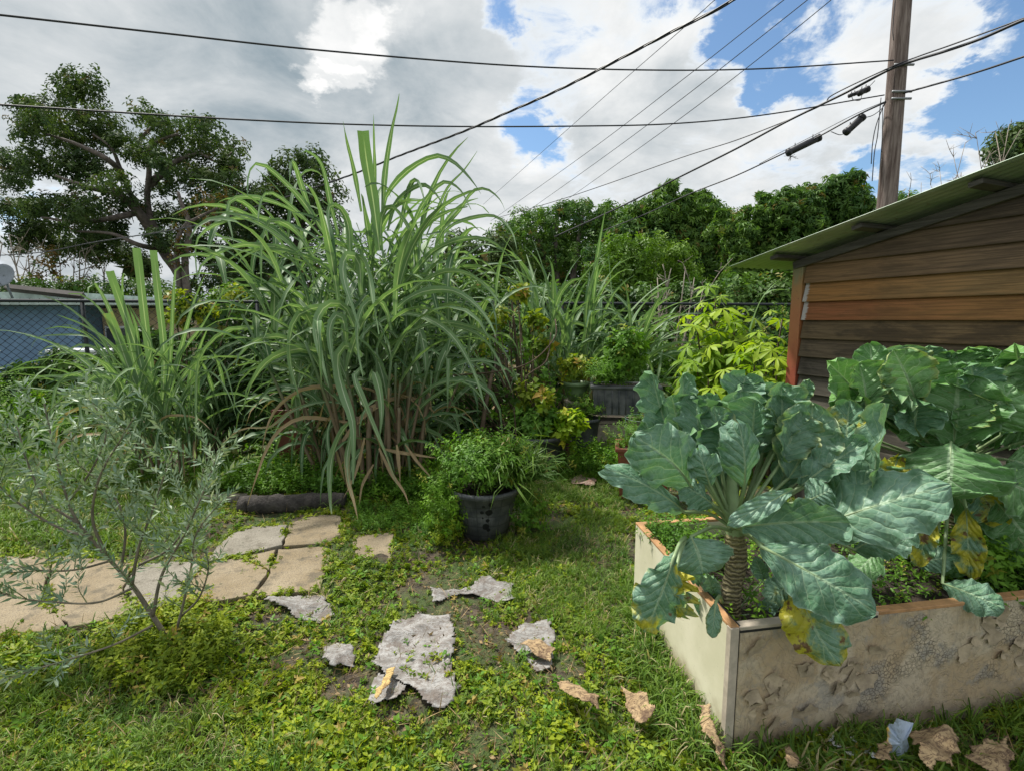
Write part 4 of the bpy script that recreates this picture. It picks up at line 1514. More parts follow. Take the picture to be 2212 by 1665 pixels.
DL = 'dead leaves lying on the ground'
crumple('dead_leaf', 'tan dead leaf on the pinkish sheeting patch', [(1118, 1390), (1160, 1378), (1200, 1395), (1190, 1425), (1165, 1420)], M_DEAD, 'leaf', DL, .03, .05, .006, .01)
crumple('dead_leaf', 'curled tan dead leaf at the bottom centre below the sheeting', [(1200, 1480), (1250, 1482), (1290, 1510), (1295, 1550), (1262, 1535), (1225, 1515)], M_DEAD, 'leaf', DL, .075, .085, .006, .012)
crumple('dead_leaf', 'brown dead leaf in the weeds left of the planter corner', [(1345, 1500), (1390, 1495), (1412, 1530), (1400, 1555), (1360, 1540)], M_DEAD, 'leaf', DL, .075, .08, .006, .012)
crumple('dead_leaf', 'long brown dead leaf leaning at the foot of the planter corner', [(1505, 1530), (1525, 1545), (1565, 1610), (1570, 1655), (1545, 1625), (1512, 1580)], M_DEAD, 'leaf', DL, .075, .075, .006, .01)
crumple('dead_leaf', 'yellow-orange curled leaf strip on the left of the largest sheeting', [(838, 1430), (858, 1425), (840, 1470), (815, 1505), (805, 1500)], M_DEADY, 'leaf', DL, .02, .07, .005, .006)
crumple('dead_leaf', 'large tan dead leaf at the bottom right in front of the planter', [(1955, 1590), (2010, 1580), (2075, 1610), (2060, 1665), (1990, 1665)], M_DEAD, 'leaf', DL, .085, .085, .006, .014)
crumple('dead_leaf', 'tan dead leaf at the bottom right corner', [(2100, 1600), (2180, 1585), (2200, 1640), (2150, 1665), (2090, 1640)], M_DEAD, 'leaf', DL, .085, .085, .006, .014)
crumple('dead_leaf', 'brown curled leaf left of the blue paint flake', [(1890, 1610), (1915, 1605), (1930, 1665), (1890, 1665)], M_DEAD, 'leaf', DL, .075, .08, .006, .01)
crumple('dead_leaf', 'brown dead leaf left of the shards under the planter', [(1690, 1620), (1715, 1610), (1735, 1665), (1695, 1670)], M_DEAD, 'leaf', DL, .075, .08, .006, .01)
crumple('rubble_piece', 'flat pinkish stone lying behind the tub beside the rusty pipe', [(1230, 1030), (1255, 1020), (1290, 1035), (1285, 1046), (1240, 1042)], M_DEADR, 'stone', None, .05, .06, .008, .01)
M_WHITEDEB = sheetmat('white_plaster_flake', (.6, .6, .58), (.7, .7, .68), (.3, .32, .33))
for i, (u, v) in enumerate([(1812, 1610), (1835, 1625), (1870, 1622), (1845, 1600), (1890, 1640), (1795, 1592)]):
    crumple('plaster_flake', ['white flake farthest left of the paint debris', 'white flake low in the paint debris under the planter', 'white flake nearest the blue one', 'greenish white flake by the planter foot', 'white flake at the very bottom', 'small flake against the planter foot'][i],
            [(u - 12, v - 4), (u, v - 9), (u + 13, v - 2), (u + 6, v + 8), (u - 8, v + 7)], M_WHITEDEB, 'flake', 'paint flakes at the planter foot', .02, .02, .005, .01)

# standing paint shard, blue-grey one side with yellow edge
M_SHARD, t, b_, o_ = newmat('blue_grey_paint_flake')
n_ = t.noise(t.obj(), 30, 5, .7)
sp_x = t.node('ShaderNodeSeparateXYZ'); t.link(t.obj(), sp_x.inputs[0])
c_ = t.mix(t.step(n_, .5, .6), (.42, .50, .62), (.30, .36, .42))
c_ = t.mix(t.step(t.math('ADD', sp_x.outputs[0], t.math('MULTIPLY', n_, .04)), -.012, -.022), c_, (.62, .42, .08))
t.link(c_, b_.inputs['Base Color']); b_.inputs['Roughness'].default_value = .6
bump(t, b_, n_, .5, .01)
SY = G(1945, 1650)[1]
pts = [(1915, 1572), (1921, 1562), (1930, 1563), (1937, 1550), (1955, 1556), (1972, 1560), (1968, 1578), (1957, 1592), (1961, 1610), (1951, 1632), (1948, 1662), (1936, 1648), (1925, 1645), (1920, 1622), (1913, 1606), (1917, 1590)]
V = [D(u, v, SY + .012 * math.sin(i * 1.7)) for i, (u, v) in enumerate(pts)]
ct = sum(V) / len(V) + np.array([0, -.015, 0])
o = mk('paint_flake', V + [ct], [(i, (i + 1) % 16, 16) for i in range(16)], M_SHARD, smooth=False)
sm_ = o.modifiers.new('thickness', 'SOLIDIFY'); sm_.thickness = .004
tagit(o, 'upright blue-grey paint flake with a yellow edge at the bottom right', 'paint flake', 'paint flakes at the planter foot')

# ------------------------------------------------------------------ planter of reused panels
def panelmat(name, kind):
    m, t, bsdf, out = newmat(name)
    o = t.obj()
    s = t.node('ShaderNodeSeparateXYZ'); t.link(o, s.inputs[0])
    if kind == 'cream':
        a = t.noise(o, 5, 5, .6)
        c = t.mix(t.step(a, .35, .7), (.58, .55, .39), (.68, .64, .48))
        lo = t.math('ADD', s.outputs[2], t.math('MULTIPLY', t.math('SUBTRACT', t.noise(o, 9, 5, .7), .5), .25))
        c = t.mix(t.math('MULTIPLY', t.step(lo, .14, .02), .7), c, (.30, .23, .13))
        c = t.mix(t.math('MULTIPLY', t.step(t.noise(o, 60, 4, .75), .64, .7), .5), c, (.25, .22, .15))
        bump(t, bsdf, t.noise(o, 40, 3, .6), .12, .003)
        bsdf.inputs['Roughness'].default_value = .6
    else:
        P_ = t.vmath('MULTIPLY', o, (1, 1, 1))
        a = t.noise(o, 4.2, 5, .6, .8)
        f = t.noise(o, 34, 6, .7, .4)
        swirl = t.noise(t.vmath('MULTIPLY', o, (9, 9, 5)), 1.2, 3, .5, 2.6)
        band = t.math('ABSOLUTE', t.math('SUBTRACT', t.math('FRACT', t.math('MULTIPLY', swirl, 5.0)), .5))
        vo = t.node('ShaderNodeTexVoronoi', feature='DISTANCE_TO_EDGE'); t.link(t.vmath('ADD', o, (7.3, 0, 0)), vo.inputs['Vector']); vo.inputs['Scale'].default_value = 62
        c = t.mix(t.step(a, .38, .62), (.44, .33, .20), (.54, .45, .32))
        c = t.mix(t.math('MULTIPLY', t.step(f, .45, .65), .5), c, (.27, .235, .18))
        c = t.mix(t.math('MULTIPLY', t.step(t.noise(o, 5.5, 6, .7), .54, .64), .55), c, (.27, .265, .25))
        crackz = t.step(t.noise(o, 2.7, 4, .6), .60, .66)
        cr = t.math('MULTIPLY', t.step(vo.outputs['Distance'], .07, .02), crackz)
        c = t.mix(t.math('MULTIPLY', cr, .6), c, (.10, .085, .065))
        c = t.mix(t.math('MULTIPLY', t.math('MULTIPLY', t.step(band, .1, .03), t.math('SUBTRACT', 1.0, crackz)), .18), c, (.15, .12, .09))
        lo = t.math('ADD', s.outputs[2], t.math('MULTIPLY', t.math('SUBTRACT', t.noise(o, 9, 5, .7), .5), .2))
        c = t.mix(t.math('MULTIPLY', t.step(lo, .10, .0), .7), c, (.24, .18, .13))
        h = t.math('ADD', t.math('MULTIPLY', t.step(band, .0, .16), .25), t.math('MULTIPLY', t.step(vo.outputs['Distance'], .0, .09), crackz))
        bump(t, bsdf, t.math('ADD', h, f), .7, .008)
        bsdf.inputs['Roughness'].default_value = .8
    t.link(c, bsdf.inputs['Base Color'])
    return m


M_CREAM = panelmat('cream_laminate', 'cream')
M_PEEL = panelmat('peeling_veneer', 'peel')
M_TRIM = plain('pale_trim_strip', (.55, .47, .38), .5, 12, .3, .1)
M_TRIMO = plain('orange_wood_edge', (.50, .27, .12), .6, 20, .35, .2)
M_BLKEDGE = plain('black_rubber_edge', (.02, .02, .022), .5, 10, .3, 0)
M_SOIL = plain('planter_soil', (.05, .036, .025), 1, 12, .5, 1.0, bd=.03)
PC = np.array([.805, 1.735, 0])      # front corner at the ground
PD = np.array([.690, 2.716, 0])      # rear left corner
PE = np.array([2.09, 1.955, 0])      # along the front
ex = (PE - PC) / np.linalg.norm(PE - PC)
ey = (PD - PC); LYp = np.linalg.norm(ey); ey = ey / LYp
LXp = 3.0
PH = .48
# slight outward lean of the panels
fn = np.array([ex[1], -ex[0], 0]); fn = fn if fn[1] < 0 else -fn
sn = np.array([-ey[1], ey[0], 0]); sn = sn if sn[0] < 0 else -sn
planter = thing('raised_planter', 'long raised bed made of old cream and peeling brown panels before the shed', 'planter', PC)
TH = .035


def hexa(q, name, mat, par=planter, b=.002):
    o = mk(name, q, [(0, 1, 2, 3), (7, 6, 5, 4), (0, 4, 5, 1), (1, 5, 6, 2), (2, 6, 7, 3), (3, 7, 4, 0)], mat, par, smooth=False)
    bev(o, b, 1)
    return o


def panel(a, b, nrm, z0, z1, th, o0=0, ltop=.0):
    up = nrm * ltop
    return [a + nrm * o0 + Z3 * z0, b + nrm * o0 + Z3 * z0, b + nrm * o0 + up + Z3 * z1, a + nrm * o0 + up + Z3 * z1,
            a + nrm * (o0 - th) + Z3 * z0, b + nrm * (o0 - th) + Z3 * z0, b + nrm * (o0 - th) + up + Z3 * z1, a + nrm * (o0 - th) + up + Z3 * z1]


hexa(panel(PC + ex * .036, PC + ex * LXp, fn, -.05, PH - .012, TH), 'front_panel', M_PEEL)
hexa(panel(PC + ey * .004, PD, sn, -.05, PH - .008, TH), 'side_panel', M_CREAM)
hexa(panel(PD + ex * .03 + ey * .0, PD + ex * LXp, ey, -.05, PH - .012, TH), 'back_panel', M_CREAM)
hexa(panel(PC + ex * LXp, PC + ex * LXp + ey * LYp, ex, -.05, PH - .012, TH), 'end_panel', M_CREAM)
# trim: corner strip, rims
hexa(panel(PC - ex * .004, PC + ex * .030, fn, -.04, PH, .03, .003), 'corner_strip', M_TRIM)
hexa(panel(PC + ex * .0305, PC + ex * .034, fn, -.04, PH - .002, .03, .001), 'rubber_edge', M_BLKEDGE)
hexa(panel(PC + ex * .032, PC + ex * .62, fn, PH - .011, PH + .004, .040, .003), 'front_rim', M_TRIM)
hexa(panel(PC + ex * .62, PC + ex * LXp, fn, PH - .011, PH + .003, .040, .002), 'front_rim', M_TRIMO)
hexa(panel(PC + ex * .034, PC + ex * .62, fn, PH - .022, PH - .0115, .03, .002), 'rubber_edge', M_BLKEDGE)
hexa(panel(PC + ey * .006, PD, sn, PH - .007, PH + .005, .036, .002), 'side_rim', M_TRIMO)
hexa(panel(PC + ey * .006, PC + ey * .55, sn, PH - .002, PH + .0065, .008, -.030), 'rubber_edge', M_BLKEDGE)
hexa(panel(PD + ex * .0, PD + ex * LXp, ey, PH - .011, PH + .004, .036, .002), 'back_rim', M_TRIMO)
# peeled curling veneer chips: real raised flakes on the front panel
M_CHIP = plain('curled_veneer', (.46, .37, .25), .8, 20, .35, .4)
mb = MB()
for i in range(70):
    cx_, cz_ = (random.uniform(1.0, 1.75), random.uniform(.18, .43)) if i < 34 else (random.uniform(.08, .6), random.uniform(.05, .42))
    c = PC + ex * cx_ + Z3 * cz_ + fn * .001
    a0 = random.uniform(0, 2 * pi)
    R_ = random.uniform(.025, .065)
    pts = []
    nn = 7
    lift = random.uniform(.006, .016)
    for k in range(nn):
        a = a0 + (k / (nn - 1) - .5) * 1.9
        pts.append(c + (ex * cos(a) + Z3 * sin(a)) * R_ * random.uniform(.8, 1.2) + fn * lift)
    b0 = [c + (ex * cos(a0 + 2.2) + Z3 * sin(a0 + 2.2)) * R_ * .5, c + (ex * cos(a0 - 2.2) + Z3 * sin(a0 - 2.2)) * R_ * .5]
    mid = [(p + c) / 2 - fn * lift * .3 for p in pts]
    V = [c] + mid + pts
    Fc = [(0, 1 + k, 2 + k) for k in range(nn - 1)] + [(1 + k, 1 + nn + k, 2 + nn + k, 2 + k) for k in range(nn - 1)]
    mb.add(V, Fc)
mb.mk('veneer_chips', M_CHIP, planter, kind='stuff')
# soil
V, Fc = [], []
na, nb_ = 60, 22
for i in range(na + 1):
    for k in range(nb_ + 1):
        p = PC + ex * (TH + (LXp - 2 * TH) * i / na) + ey * (TH + (LYp - 2 * TH) * k / nb_)
        V.append(p + Z3 * (.385 + .02 * math.sin(i * 1.1) * math.cos(k * .9) + random.uniform(-.008, .008)))
for i in range(na):
    for k in range(nb_):
        q = i * (nb_ + 1) + k
        Fc.append((q, q + nb_ + 1, q + nb_ + 2, q + 1))
mk('soil', V, np.array(Fc), M_SOIL, planter)
PLPOLY = np.array([(PC + sn * .01 + fn * .01)[:2], (PC + ex * LXp)[:2], (PC + ex * LXp + ey * LYp)[:2], (PD + sn * .01)[:2]])

# ------------------------------------------------------------------ collards
def collard_leaf(root, stem, ub, vb, ut, vt, wpx, Y0, Y1, mat=None, roll=0.0, cup=.25, ruf=.10, bow=.12, curl=0.0, side=0.0, ob=.42, name='leaf', label=None, petiole=True, pr=.008, seed=None):
    """blade from picture point (ub,vb) at distance Y0 to (ut,vt) at Y1, wpx wide; stem = world point of the crown"""
    rr = random.Random(seed if seed is not None else int(ub * 7 + vb * 13 + ut))
    b, tp = D(ub, vb, Y0), D(ut, vt, Y1)
    L = np.linalg.norm(tp - b)
    W = 1.14 * wpx * (Y0 + Y1) / 2 / F / 2
    T = (tp - b) / L
    view = np.array([0, 0, CAMH]) - (b + tp) / 2
    view /= np.linalg.norm(view)
    S = np.cross(T, view); S /= np.linalg.norm(S) + 1e-9
    N = np.cross(S, T)
    if N @ view < 0: N = -N
    cr, sr = cos(roll), sin(roll)
    S, N = S * cr + N * sr, N * cr - S * sr
    ns, nt_ = 26, 12
    ph = [rr.uniform(0, 6.28) for _ in range(8)]
    V, UV = [], []
    fr = rr.uniform(3.2, 4.6)
    for i in range(ns + 1):
        s = 1 - (1 - i / ns) ** 1.35
        mid = b + T * (s * L) + N * (bow * L * 4 * s * (1 - s) * .5 - curl * L * s ** 3) + S * side * L * 4 * s * (1 - s) * .5
        # obovate outline, rounded at the end, narrow at the base
        y = s ** .98
        wd_ = W * max(0.0, 1 - abs(2 * y - 1) ** 2.5) ** .55 * (.50 + .50 * min(1, s / .42) ** 1.2)
        if i == 0: wd_ = W * .06
        if i == ns: wd_ = W * .10
        for k in range(-nt_, nt_ + 1):
            t = k / nt_
            at = abs(t)
            sg = 1 if t > 0 else -1
            edge = 1 + .045 * math.sin(s * 17 + ph[0] * sg) * at + .03 * math.sin(s * 47 + ph[1]) * at
            lat = t * wd_ * edge
            rz = 1.7 * ruf * W * at ** 2.2 * (math.sin(s * fr * 2 * pi + ph[2] + sg * .8) + .5 * math.sin(s * fr * 4.3 * pi + ph[3] * sg))
            q = s * 7 - (at ** .85) * 2.1 + .23 * sg + .35 * math.sin(s * 9 + ph[6] + sg) * at
            pil = abs((q % 1) - .5) * 2
            blis = .04 * W * (pil ** .6) * (1 - at ** 4) * min(1, at * 5)
            bl2 = .06 * W * math.sin(s * 31 + at * 9 + ph[4]) * math.sin(at * 14 + s * 12 + ph[5]) * at
            hgt = cup * W * at ** 1.6 + rz + blis + bl2
            p = mid + S * lat * (1 - .12 * cup * at) + N * hgt
            V.append(p)
            UV.append((.5 + t / 2, s))
    m_ = 2 * nt_ + 1
    Fc = [(i * m_ + k, i * m_ + k + 1, (i + 1) * m_ + k + 1, (i + 1) * m_ + k) for i in range(ns) for k in range(m_ - 1)]
    o = mk(name, V, np.array(Fc), mat or M_COL, root, uv=UV, attrs={'rnd': np.full(len(V), rr.random())})
    if label: o['label'] = label
    # petiole and the raised midrib behind the blade
    rp = [b + T * (s * L) + N * (bow * L * 4 * s * (1 - s) * .5 - curl * L * s ** 3 - .003) + S * side * L * 4 * s * (1 - s) * .5 for s in np.linspace(0, .85, 8)]
    mb = MB()
    if petiole:
        st = np.asarray(stem)
        d0 = b - st
        ctl = st + d0 * .5 + np.array([0, 0, .10 * np.linalg.norm(d0) * (1 if T[2] < .6 else 0)])
        pts = smoothpts([st, ctl, b], 6)[:-1] + rp
        rad = np.concatenate([np.linspace(pr, pr * .8, len(pts) - len(rp)), np.linspace(pr * .75, .0012, len(rp))])
    else:
        pts, rad = rp, np.linspace(pr * .7, .0012, len(rp))
    mb.tube(pts, rad, 6)
    mb.mk('petiole', M_PET, root)
    return o


M_PET = plain('pale_petiole', (.26, .36, .17), .45, 14, .25, .15)
# stem with leaf scars
def stemmat():
    m, t, bsdf, out = newmat('scarred_collard_stem')
    o = t.obj()
    wv_ = t.node('ShaderNodeTexWave', wave_type='BANDS', bands_direction='Z')
    t.link(o, wv_.inputs['Vector'])
    wv_.inputs['Scale'].default_value = 18; wv_.inputs['Distortion'].default_value = 7
    wv_.inputs['Detail'].default_value = 3; wv_.inputs['Detail Scale'].default_value = 1.6
    n = t.noise(o, 40, 4, .6)
    c = t.mix(t.step(wv_.outputs['Fac'], .25, .7), (.10, .085, .045), (.27, .23, .12))
    s = t.node('ShaderNodeSeparateXYZ'); t.link(o, s.inputs[0])
    c = t.mix(t.math('MULTIPLY', t.step(s.outputs[2], .28, .42), .6), c, (.30, .28, .10))
    c = t.mix(t.math('MULTIPLY', t.step(n, .5, .7), .35), c, (.36, .32, .22))
    t.link(c, bsdf.inputs['Base Color'])
    bsdf.inputs['Roughness'].default_value = .8
    bump(t, bsdf, t.math('ADD', wv_.outputs['Fac'], n), .8, .008)
    return m


M_CSTEM = stemmat()
cs0, cs1 = D(1583, 1345, 1.96), D(1586, 1150, 1.98)
col1 = thing('collard_plant', 'big blue-green collard on a thick scarred stem in the near corner of the planter', 'collard plant', (cs0[0], cs0[1], .37), 'collard plants in the raised planter')
mb = MB()
pts = smoothpts([cs0 - Z3 * .05, D(1578, 1290, 1.96), D(1590, 1215, 1.97), cs1], 12)
rads = np.interp(np.linspace(0, 1, len(pts)), [0, .1, .5, .85, 1], [.046, .040, .038, .044, .036]) * np.array([1 + .05 * math.sin(i * 1.9) for i in range(len(pts))])
mb.tube(pts, rads, 18)
mb.mk('stem', M_CSTEM, col1)
mb = MB()
top = cs1 + Z3 * .04
mb.tube(smoothpts([cs1 - Z3 * .03, cs1 + Z3 * .05, D(1580, 1050, 2.0), D(1583, 985, 2.02)], 5), [.036, .034, .022, .010], 12)
mb.mk('crown_stem', M_PET, col1)
S1 = cs1 + Z3 * .02


def C(x, y): return C_(x, y)


L1 = [  # base (zoom C), tip, width (zoom px), Y0, Y1, kwargs
    ((1215, 800), (1370, 300), 370, 2.02, 2.02, dict(cup=.3, bow=.05, side=.14)),
    ((965, 700), (890, 235), 370, 2.12, 2.22, dict(cup=.3, roll=.15)),
    ((835, 720), (715, 325), 250, 2.02, 2.08, dict(cup=.3, side=-.08)),
    ((865, 330), (925, 130), 260, 2.28, 2.34, dict(cup=.5, bow=.2)),
    ((1110, 420), (1120, 180), 330, 2.28, 2.32, dict(cup=.5, bow=.2, curl=-.1)),
    ((1160, 480), (1140, 240), 240, 2.14, 2.14, dict(cup=.8, bow=.1)),
    ((1305, 300), (1350, 145), 95, 2.22, 2.2, dict(cup=.6, ruf=.3)),
    ((430, 540), (300, 90), 190, 2.05, 2.12, dict(cup=.9, roll=.5, ruf=.2)),
    ((490, 420), (505, 110), 130, 2.15, 2.2, dict(cup=.9, roll=-.5)),
    ((650, 640), (600, 240), 190, 2.0, 2.1, dict(cup=.8, roll=.7, ruf=.2)),
    ((700, 420), (660, 250), 160, 2.2, 2.25, dict(cup=.7, ruf=.2)),
    ((915, 880), (905, 465), 230, 1.86, 1.80, dict(cup=-.7, roll=-.4, ruf=.14, curl=.12)),
    ((560, 860), (190, 530), 370, 1.9, 1.84, dict(cup=-.25, bow=.2, side=.12)),
    ((690, 860), (620, 650), 190, 1.84, 1.80, dict(cup=-.3, curl=.2, ruf=.2)),
    ((520, 1030), (-10, 735), 210, 1.92, 1.86, dict(cup=-.35, bow=.18, ruf=.16, roll=-.5)),
    ((720, 990), (480, 840), 190, 1.9, 1.9, dict(cup=-.3, roll=-.6)),
    ((560, 1195), (640, 1440), 390, 1.80, 1.72, dict(cup=-.25, bow=.25, side=-.1, label='drooping lower leaf over the cream side panel')),
    ((1030, 1260), (1795, 1700), 400, 1.70, 1.52, dict(cup=-.16, bow=.16, ruf=.09, roll=.2, pr=.010, label='longest leaf reaching right over the front rim')),
    ((1330, 1150), (2290, 850), 430, 1.86, 1.72, dict(cup=-.25, bow=.1, ruf=.13, roll=.35, pr=.010)),
    ((900, 1130), (1600, 1080), 330, 1.78, 1.66, dict(cup=.35, bow=-.1, ruf=.14, roll=-.35, curl=-.1)),
    ((1240, 880), (800, 1120), 130, 1.74, 1.7, dict(cup=.2, ruf=.2, petiole=False)),
    ((1290, 860), (1740, 560), 230, 1.96, 1.9, dict(cup=.5, ruf=.15, roll=.4)),
    ((1790, 1000), (1885, 310), 210, 1.86, 1.90, dict(cup=.8, roll=.8, ruf=.14)),
    ((1480, 990), (1860, 760), 360, 1.9, 1.86, dict(cup=-.2, roll=.2, ruf=.1)),
    ((1600, 640), (1620, 290), 230, 2.1, 2.16, dict(cup=.5, mat='s', roll=.3)),
    ((1330, 960), (1500, 880), 210, 1.8, 1.78, dict(cup=-.3, ruf=.2)),
    ((1130, 900), (1250, 640), 170, 2.1, 2.15, dict(cup=.4)),
    ((760, 900), (820, 560), 150, 2.1, 2.18, dict(cup=.5, roll=.4)),
    ((1430, 700), (1480, 420), 200, 2.2, 2.3, dict(cup=.5, roll=-.3)),
    ((430, 760), (250, 420), 200, 2.08, 2.12, dict(cup=.5, roll=.3)),
    ((1650, 1280), (2050, 1130), 260, 1.95, 1.9, dict(cup=-.3, roll=.6)),
]
for (b_, t_, w_, y0, y1, kw) in L1:
    kw = dict(kw)
    if kw.get('mat') == 's': kw['mat'] = M_COLS
    (ub, vb), (ut, vt) = C(*b_), C(*t_)
    collard_leaf(col1, S1 + rng.normal(size=3) * .008, ub, vb, ut, vt, w_ * .3241, y0, y1, **kw)
rr0 = random.Random(5)
for i in range(20):
    u0 = rr0.uniform(1440, 1840); v0 = rr0.uniform(940, 1010)
    u1 = u0 + (u0 - 1600) * .28 + rr0.uniform(-25, 25); v1 = v0 - rr0.uniform(75, 125) + abs(u0 - 1640) * .06
    ya = rr0.uniform(2.02, 2.3)
    collard_leaf(col1, S1, u0, v0, u1, max(828, v1), rr0.uniform(75, 120), ya, ya + rr0.uniform(-.02, .08), cup=rr0.uniform(.35, .9), roll=rr0.uniform(-.8, .8), ruf=rr0.uniform(.1, .18), bow=rr0.uniform(.05, .2), curl=rr0.uniform(-.12, .05))
# yellow hanging leaves
(ub, vb), (ut, vt) = (1455, 1205), (1392, 1365)
collard_leaf(col1, D(1480, 1160, 1.8), ub, vb, ut, vt, 92, 1.66, 1.64, mat=M_COLS, cup=-.3, ruf=.16, roll=.3, label='yellow-edged leaf hanging down the cream side')
(ub, vb), (ut, vt) = (1460, 1230), (1458, 1330)
collard_leaf(col1, D(1480, 1165, 1.8), ub, vb, ut, vt, 55, 1.69, 1.67, mat=M_COLY, cup=.9, ruf=.3, roll=1.0, label='browned half of the hanging yellow leaf')
collard_leaf(col1, S1, *H_(1010, 420), *H_(1240, 880), 110, 1.70, 1.60, mat=M_COLY, cup=-.3, ruf=.18, roll=.1, side=.15, label='bright yellow leaf hanging over the front panel')
collard_leaf(col1, S1, *H_(1000, 430), *H_(850, 520), 55, 1.76, 1.74, mat=M_COLS, cup=-.3, ruf=.2)
collard_leaf(col1, D(1560, 1300, 1.9), *H_(578, 540), *H_(558, 730), 30, 1.72, 1.68, cup=-.2, ruf=.2)
# small shoots round the stem
for (u, v, uu, vv, wv2) in [(1545, 1290, 1525, 1235, 36), (1510, 1260, 1490, 1215, 30), (1640, 1330, 1680, 1290, 34), (1530, 1330, 1500, 1290, 28), (1650, 1250, 1630, 1200, 34), (1690, 1320, 1740, 1270, 40)]:
    collard_leaf(col1, D(1583, 1330, 1.97), u, v, uu, vv, wv2, 2.0, 1.98, cup=.4, ruf=.2, pr=.004)

cs2 = D(2060, 1150, 2.35)
col2 = thing('collard_plant', 'second collard, bright green and leafy, at the right against the shed boards', 'collard plant', (cs2[0], cs2[1], .37), 'collard plants in the raised planter')
S2 = D(2050, 1010, 2.45)
mb = MB(); mb.tube(smoothpts([np.array([cs2[0], cs2[1], .34]), D(2055, 1120, 2.38), S2], 10), [.045, .04, .034], 14); mb.mk('stem', M_CSTEM, col2)
L2 = [
    ((1190, 1000), (935, 715), 250, 2.5, 2.44, dict(cup=.5, roll=-.3, ruf=.12)),
    ((1250, 880), (1215, 605), 190, 2.6, 2.66, dict(cup=.4, ruf=.14)),
    ((1420, 1080), (1160, 850), 330, 2.42, 2.36, dict(cup=.35, bow=.1)),
    ((1010, 930), (1000, 840), 90, 2.5, 2.5, dict(cup=.3)),
    ((1440, 780), (1430, 620), 270, 2.7, 2.72, dict(cup=.6)),
    ((1600, 990), (1520, 690), 330, 2.42, 2.46, dict(cup=.4, bow=.1)),
    ((1500, 1020), (1480, 770), 190, 2.36, 2.34, dict(cup=.6, roll=.5)),
    ((1620, 760), (1600, 615), 180, 2.7, 2.7, dict(cup=.6)),
    ((1780, 760), (1770, 660), 240, 2.6, 2.62, dict(cup=.5)),
    ((1760, 1250), (1790, 790), 470, 2.26, 2.26, dict(cup=.35, bow=.12)),
    ((1900, 1150), (2150, 880), 380, 2.2, 2.12, dict(cup=-.2, bow=.16)),
    ((1880, 720), (1850, 625), 190, 2.6, 2.6, dict(cup=.6)),
    ((1960, 700), (1980, 630), 150, 2.6, 2.6, dict(cup=.7)),
    ((2020, 880), (2010, 690), 330, 2.5, 2.5, dict(cup=.4)),
    ((2200, 800), (2150, 600), 260, 2.45, 2.4, dict(cup=.5)),
    ((2330, 900), (2280, 620), 320, 2.4, 2.35, dict(cup=.5)),
    ((2250, 960), (2190, 700), 200, 2.4, 2.4, dict(cup=.5)),
    ((1740, 1240), (1730, 1580), 560, 2.12, 2.02, dict(cup=-.22, bow=.2, ruf=.12, label='broad leaf hanging down with a tan scar')),
    ((1450, 1130), (1400, 900), 200, 2.34, 2.32, dict(cup=.6, roll=-.6)),
    ((2080, 1060), (2330, 1160), 330, 2.3, 2.2, dict(cup=-.2)),
    ((2050, 1480), (2420, 1640), 330, 2.1, 2.0, dict(cup=-.2, roll=.3)),
    ((2100, 1350), (2380, 1420), 300, 2.2, 2.1, dict(cup=-.2, roll=.3)),
    ((1620, 1180), (1440, 1120), 200, 2.3, 2.26, dict(cup=-.2, roll=.3)),
    ((1950, 1010), (1900, 790), 260, 2.36, 2.4, dict(cup=.5, roll=.2)),
    ((1350, 960), (1300, 700), 220, 2.62, 2.66, dict(cup=.4)),
    ((1690, 900), (1700, 700), 240, 2.6, 2.62, dict(cup=.4)),
]
for (b_, t_, w_, y0, y1, kw) in L2:
    (ub, vb), (ut, vt) = E_(*b_), E_(*t_)
    collard_leaf(col2, S2 + rng.normal(size=3) * .012, ub, vb, ut, vt, w_ * .3346, y0, y1, mat=M_COLG if y0 < 2.65 and b_[0] > 1150 else None, **kw)
for i in range(30):
    u0 = rr0.uniform(1850, 2260); v0 = rr0.uniform(850, 1010)
    u1 = u0 + (u0 - 2050) * .25 + rr0.uniform(-30, 30); v1 = v0 - rr0.uniform(50, 110)
    ya = rr0.uniform(2.2, 2.65)
    collard_leaf(col2, S2, u0, v0, u1, max(755, v1), rr0.uniform(75, 120), ya, ya + rr0.uniform(-.04, .06), mat=M_COLG if rr0.random() < .7 else None, cup=rr0.uniform(.3, .8), roll=rr0.uniform(-.7, .7), ruf=rr0.uniform(.1, .16), bow=rr0.uniform(.05, .2))
for (u0, v0, u1, v1, w_, ya) in [(2120, 1010, 2230, 1090, 110, 2.2), (2060, 1060, 2150, 1160, 70, 2.25), (1930, 1000, 1870, 1090, 90, 2.3), (1960, 1020, 1950, 1120, 80, 2.35), (2150, 1080, 2240, 1190, 100, 2.15), (2190, 1150, 2290, 1250, 90, 2.1), (2020, 1180, 2090, 1240, 60, 2.2), (1900, 1190, 1840, 1250, 60, 2.2)]:
    collard_leaf(col2, S2 - Z3 * .05, u0, v0, u1, v1, w_, ya, ya - .08, mat=M_COLG, cup=-.25, roll=rr0.uniform(-.5, .5), ruf=.13, bow=.15)
collard_leaf(col2, S2, *H_(1720, 60), *H_(1650, 350), 46, 2.1, 2.06, mat=M_COLY, cup=.5, ruf=.3, label='shrivelled yellow-green hanging leaf')
collard_leaf(col2, S2, *H_(1905, 40), *H_(1925, 410), 56, 2.08, 2.02, mat=M_COLY, cup=.4, ruf=.3, label='shrivelled grey-brown hanging leaf')
collard_leaf(col2, S2, *H_(1780, 440), *H_(2110, 575), 66, 1.98, 1.84, cup=-.3, ruf=.12, roll=.3)
collard_leaf(col2, S2, *H_(1620, 330), *H_(1850, 300), 50, 2.1, 2.05, cup=-.2, ruf=.12)
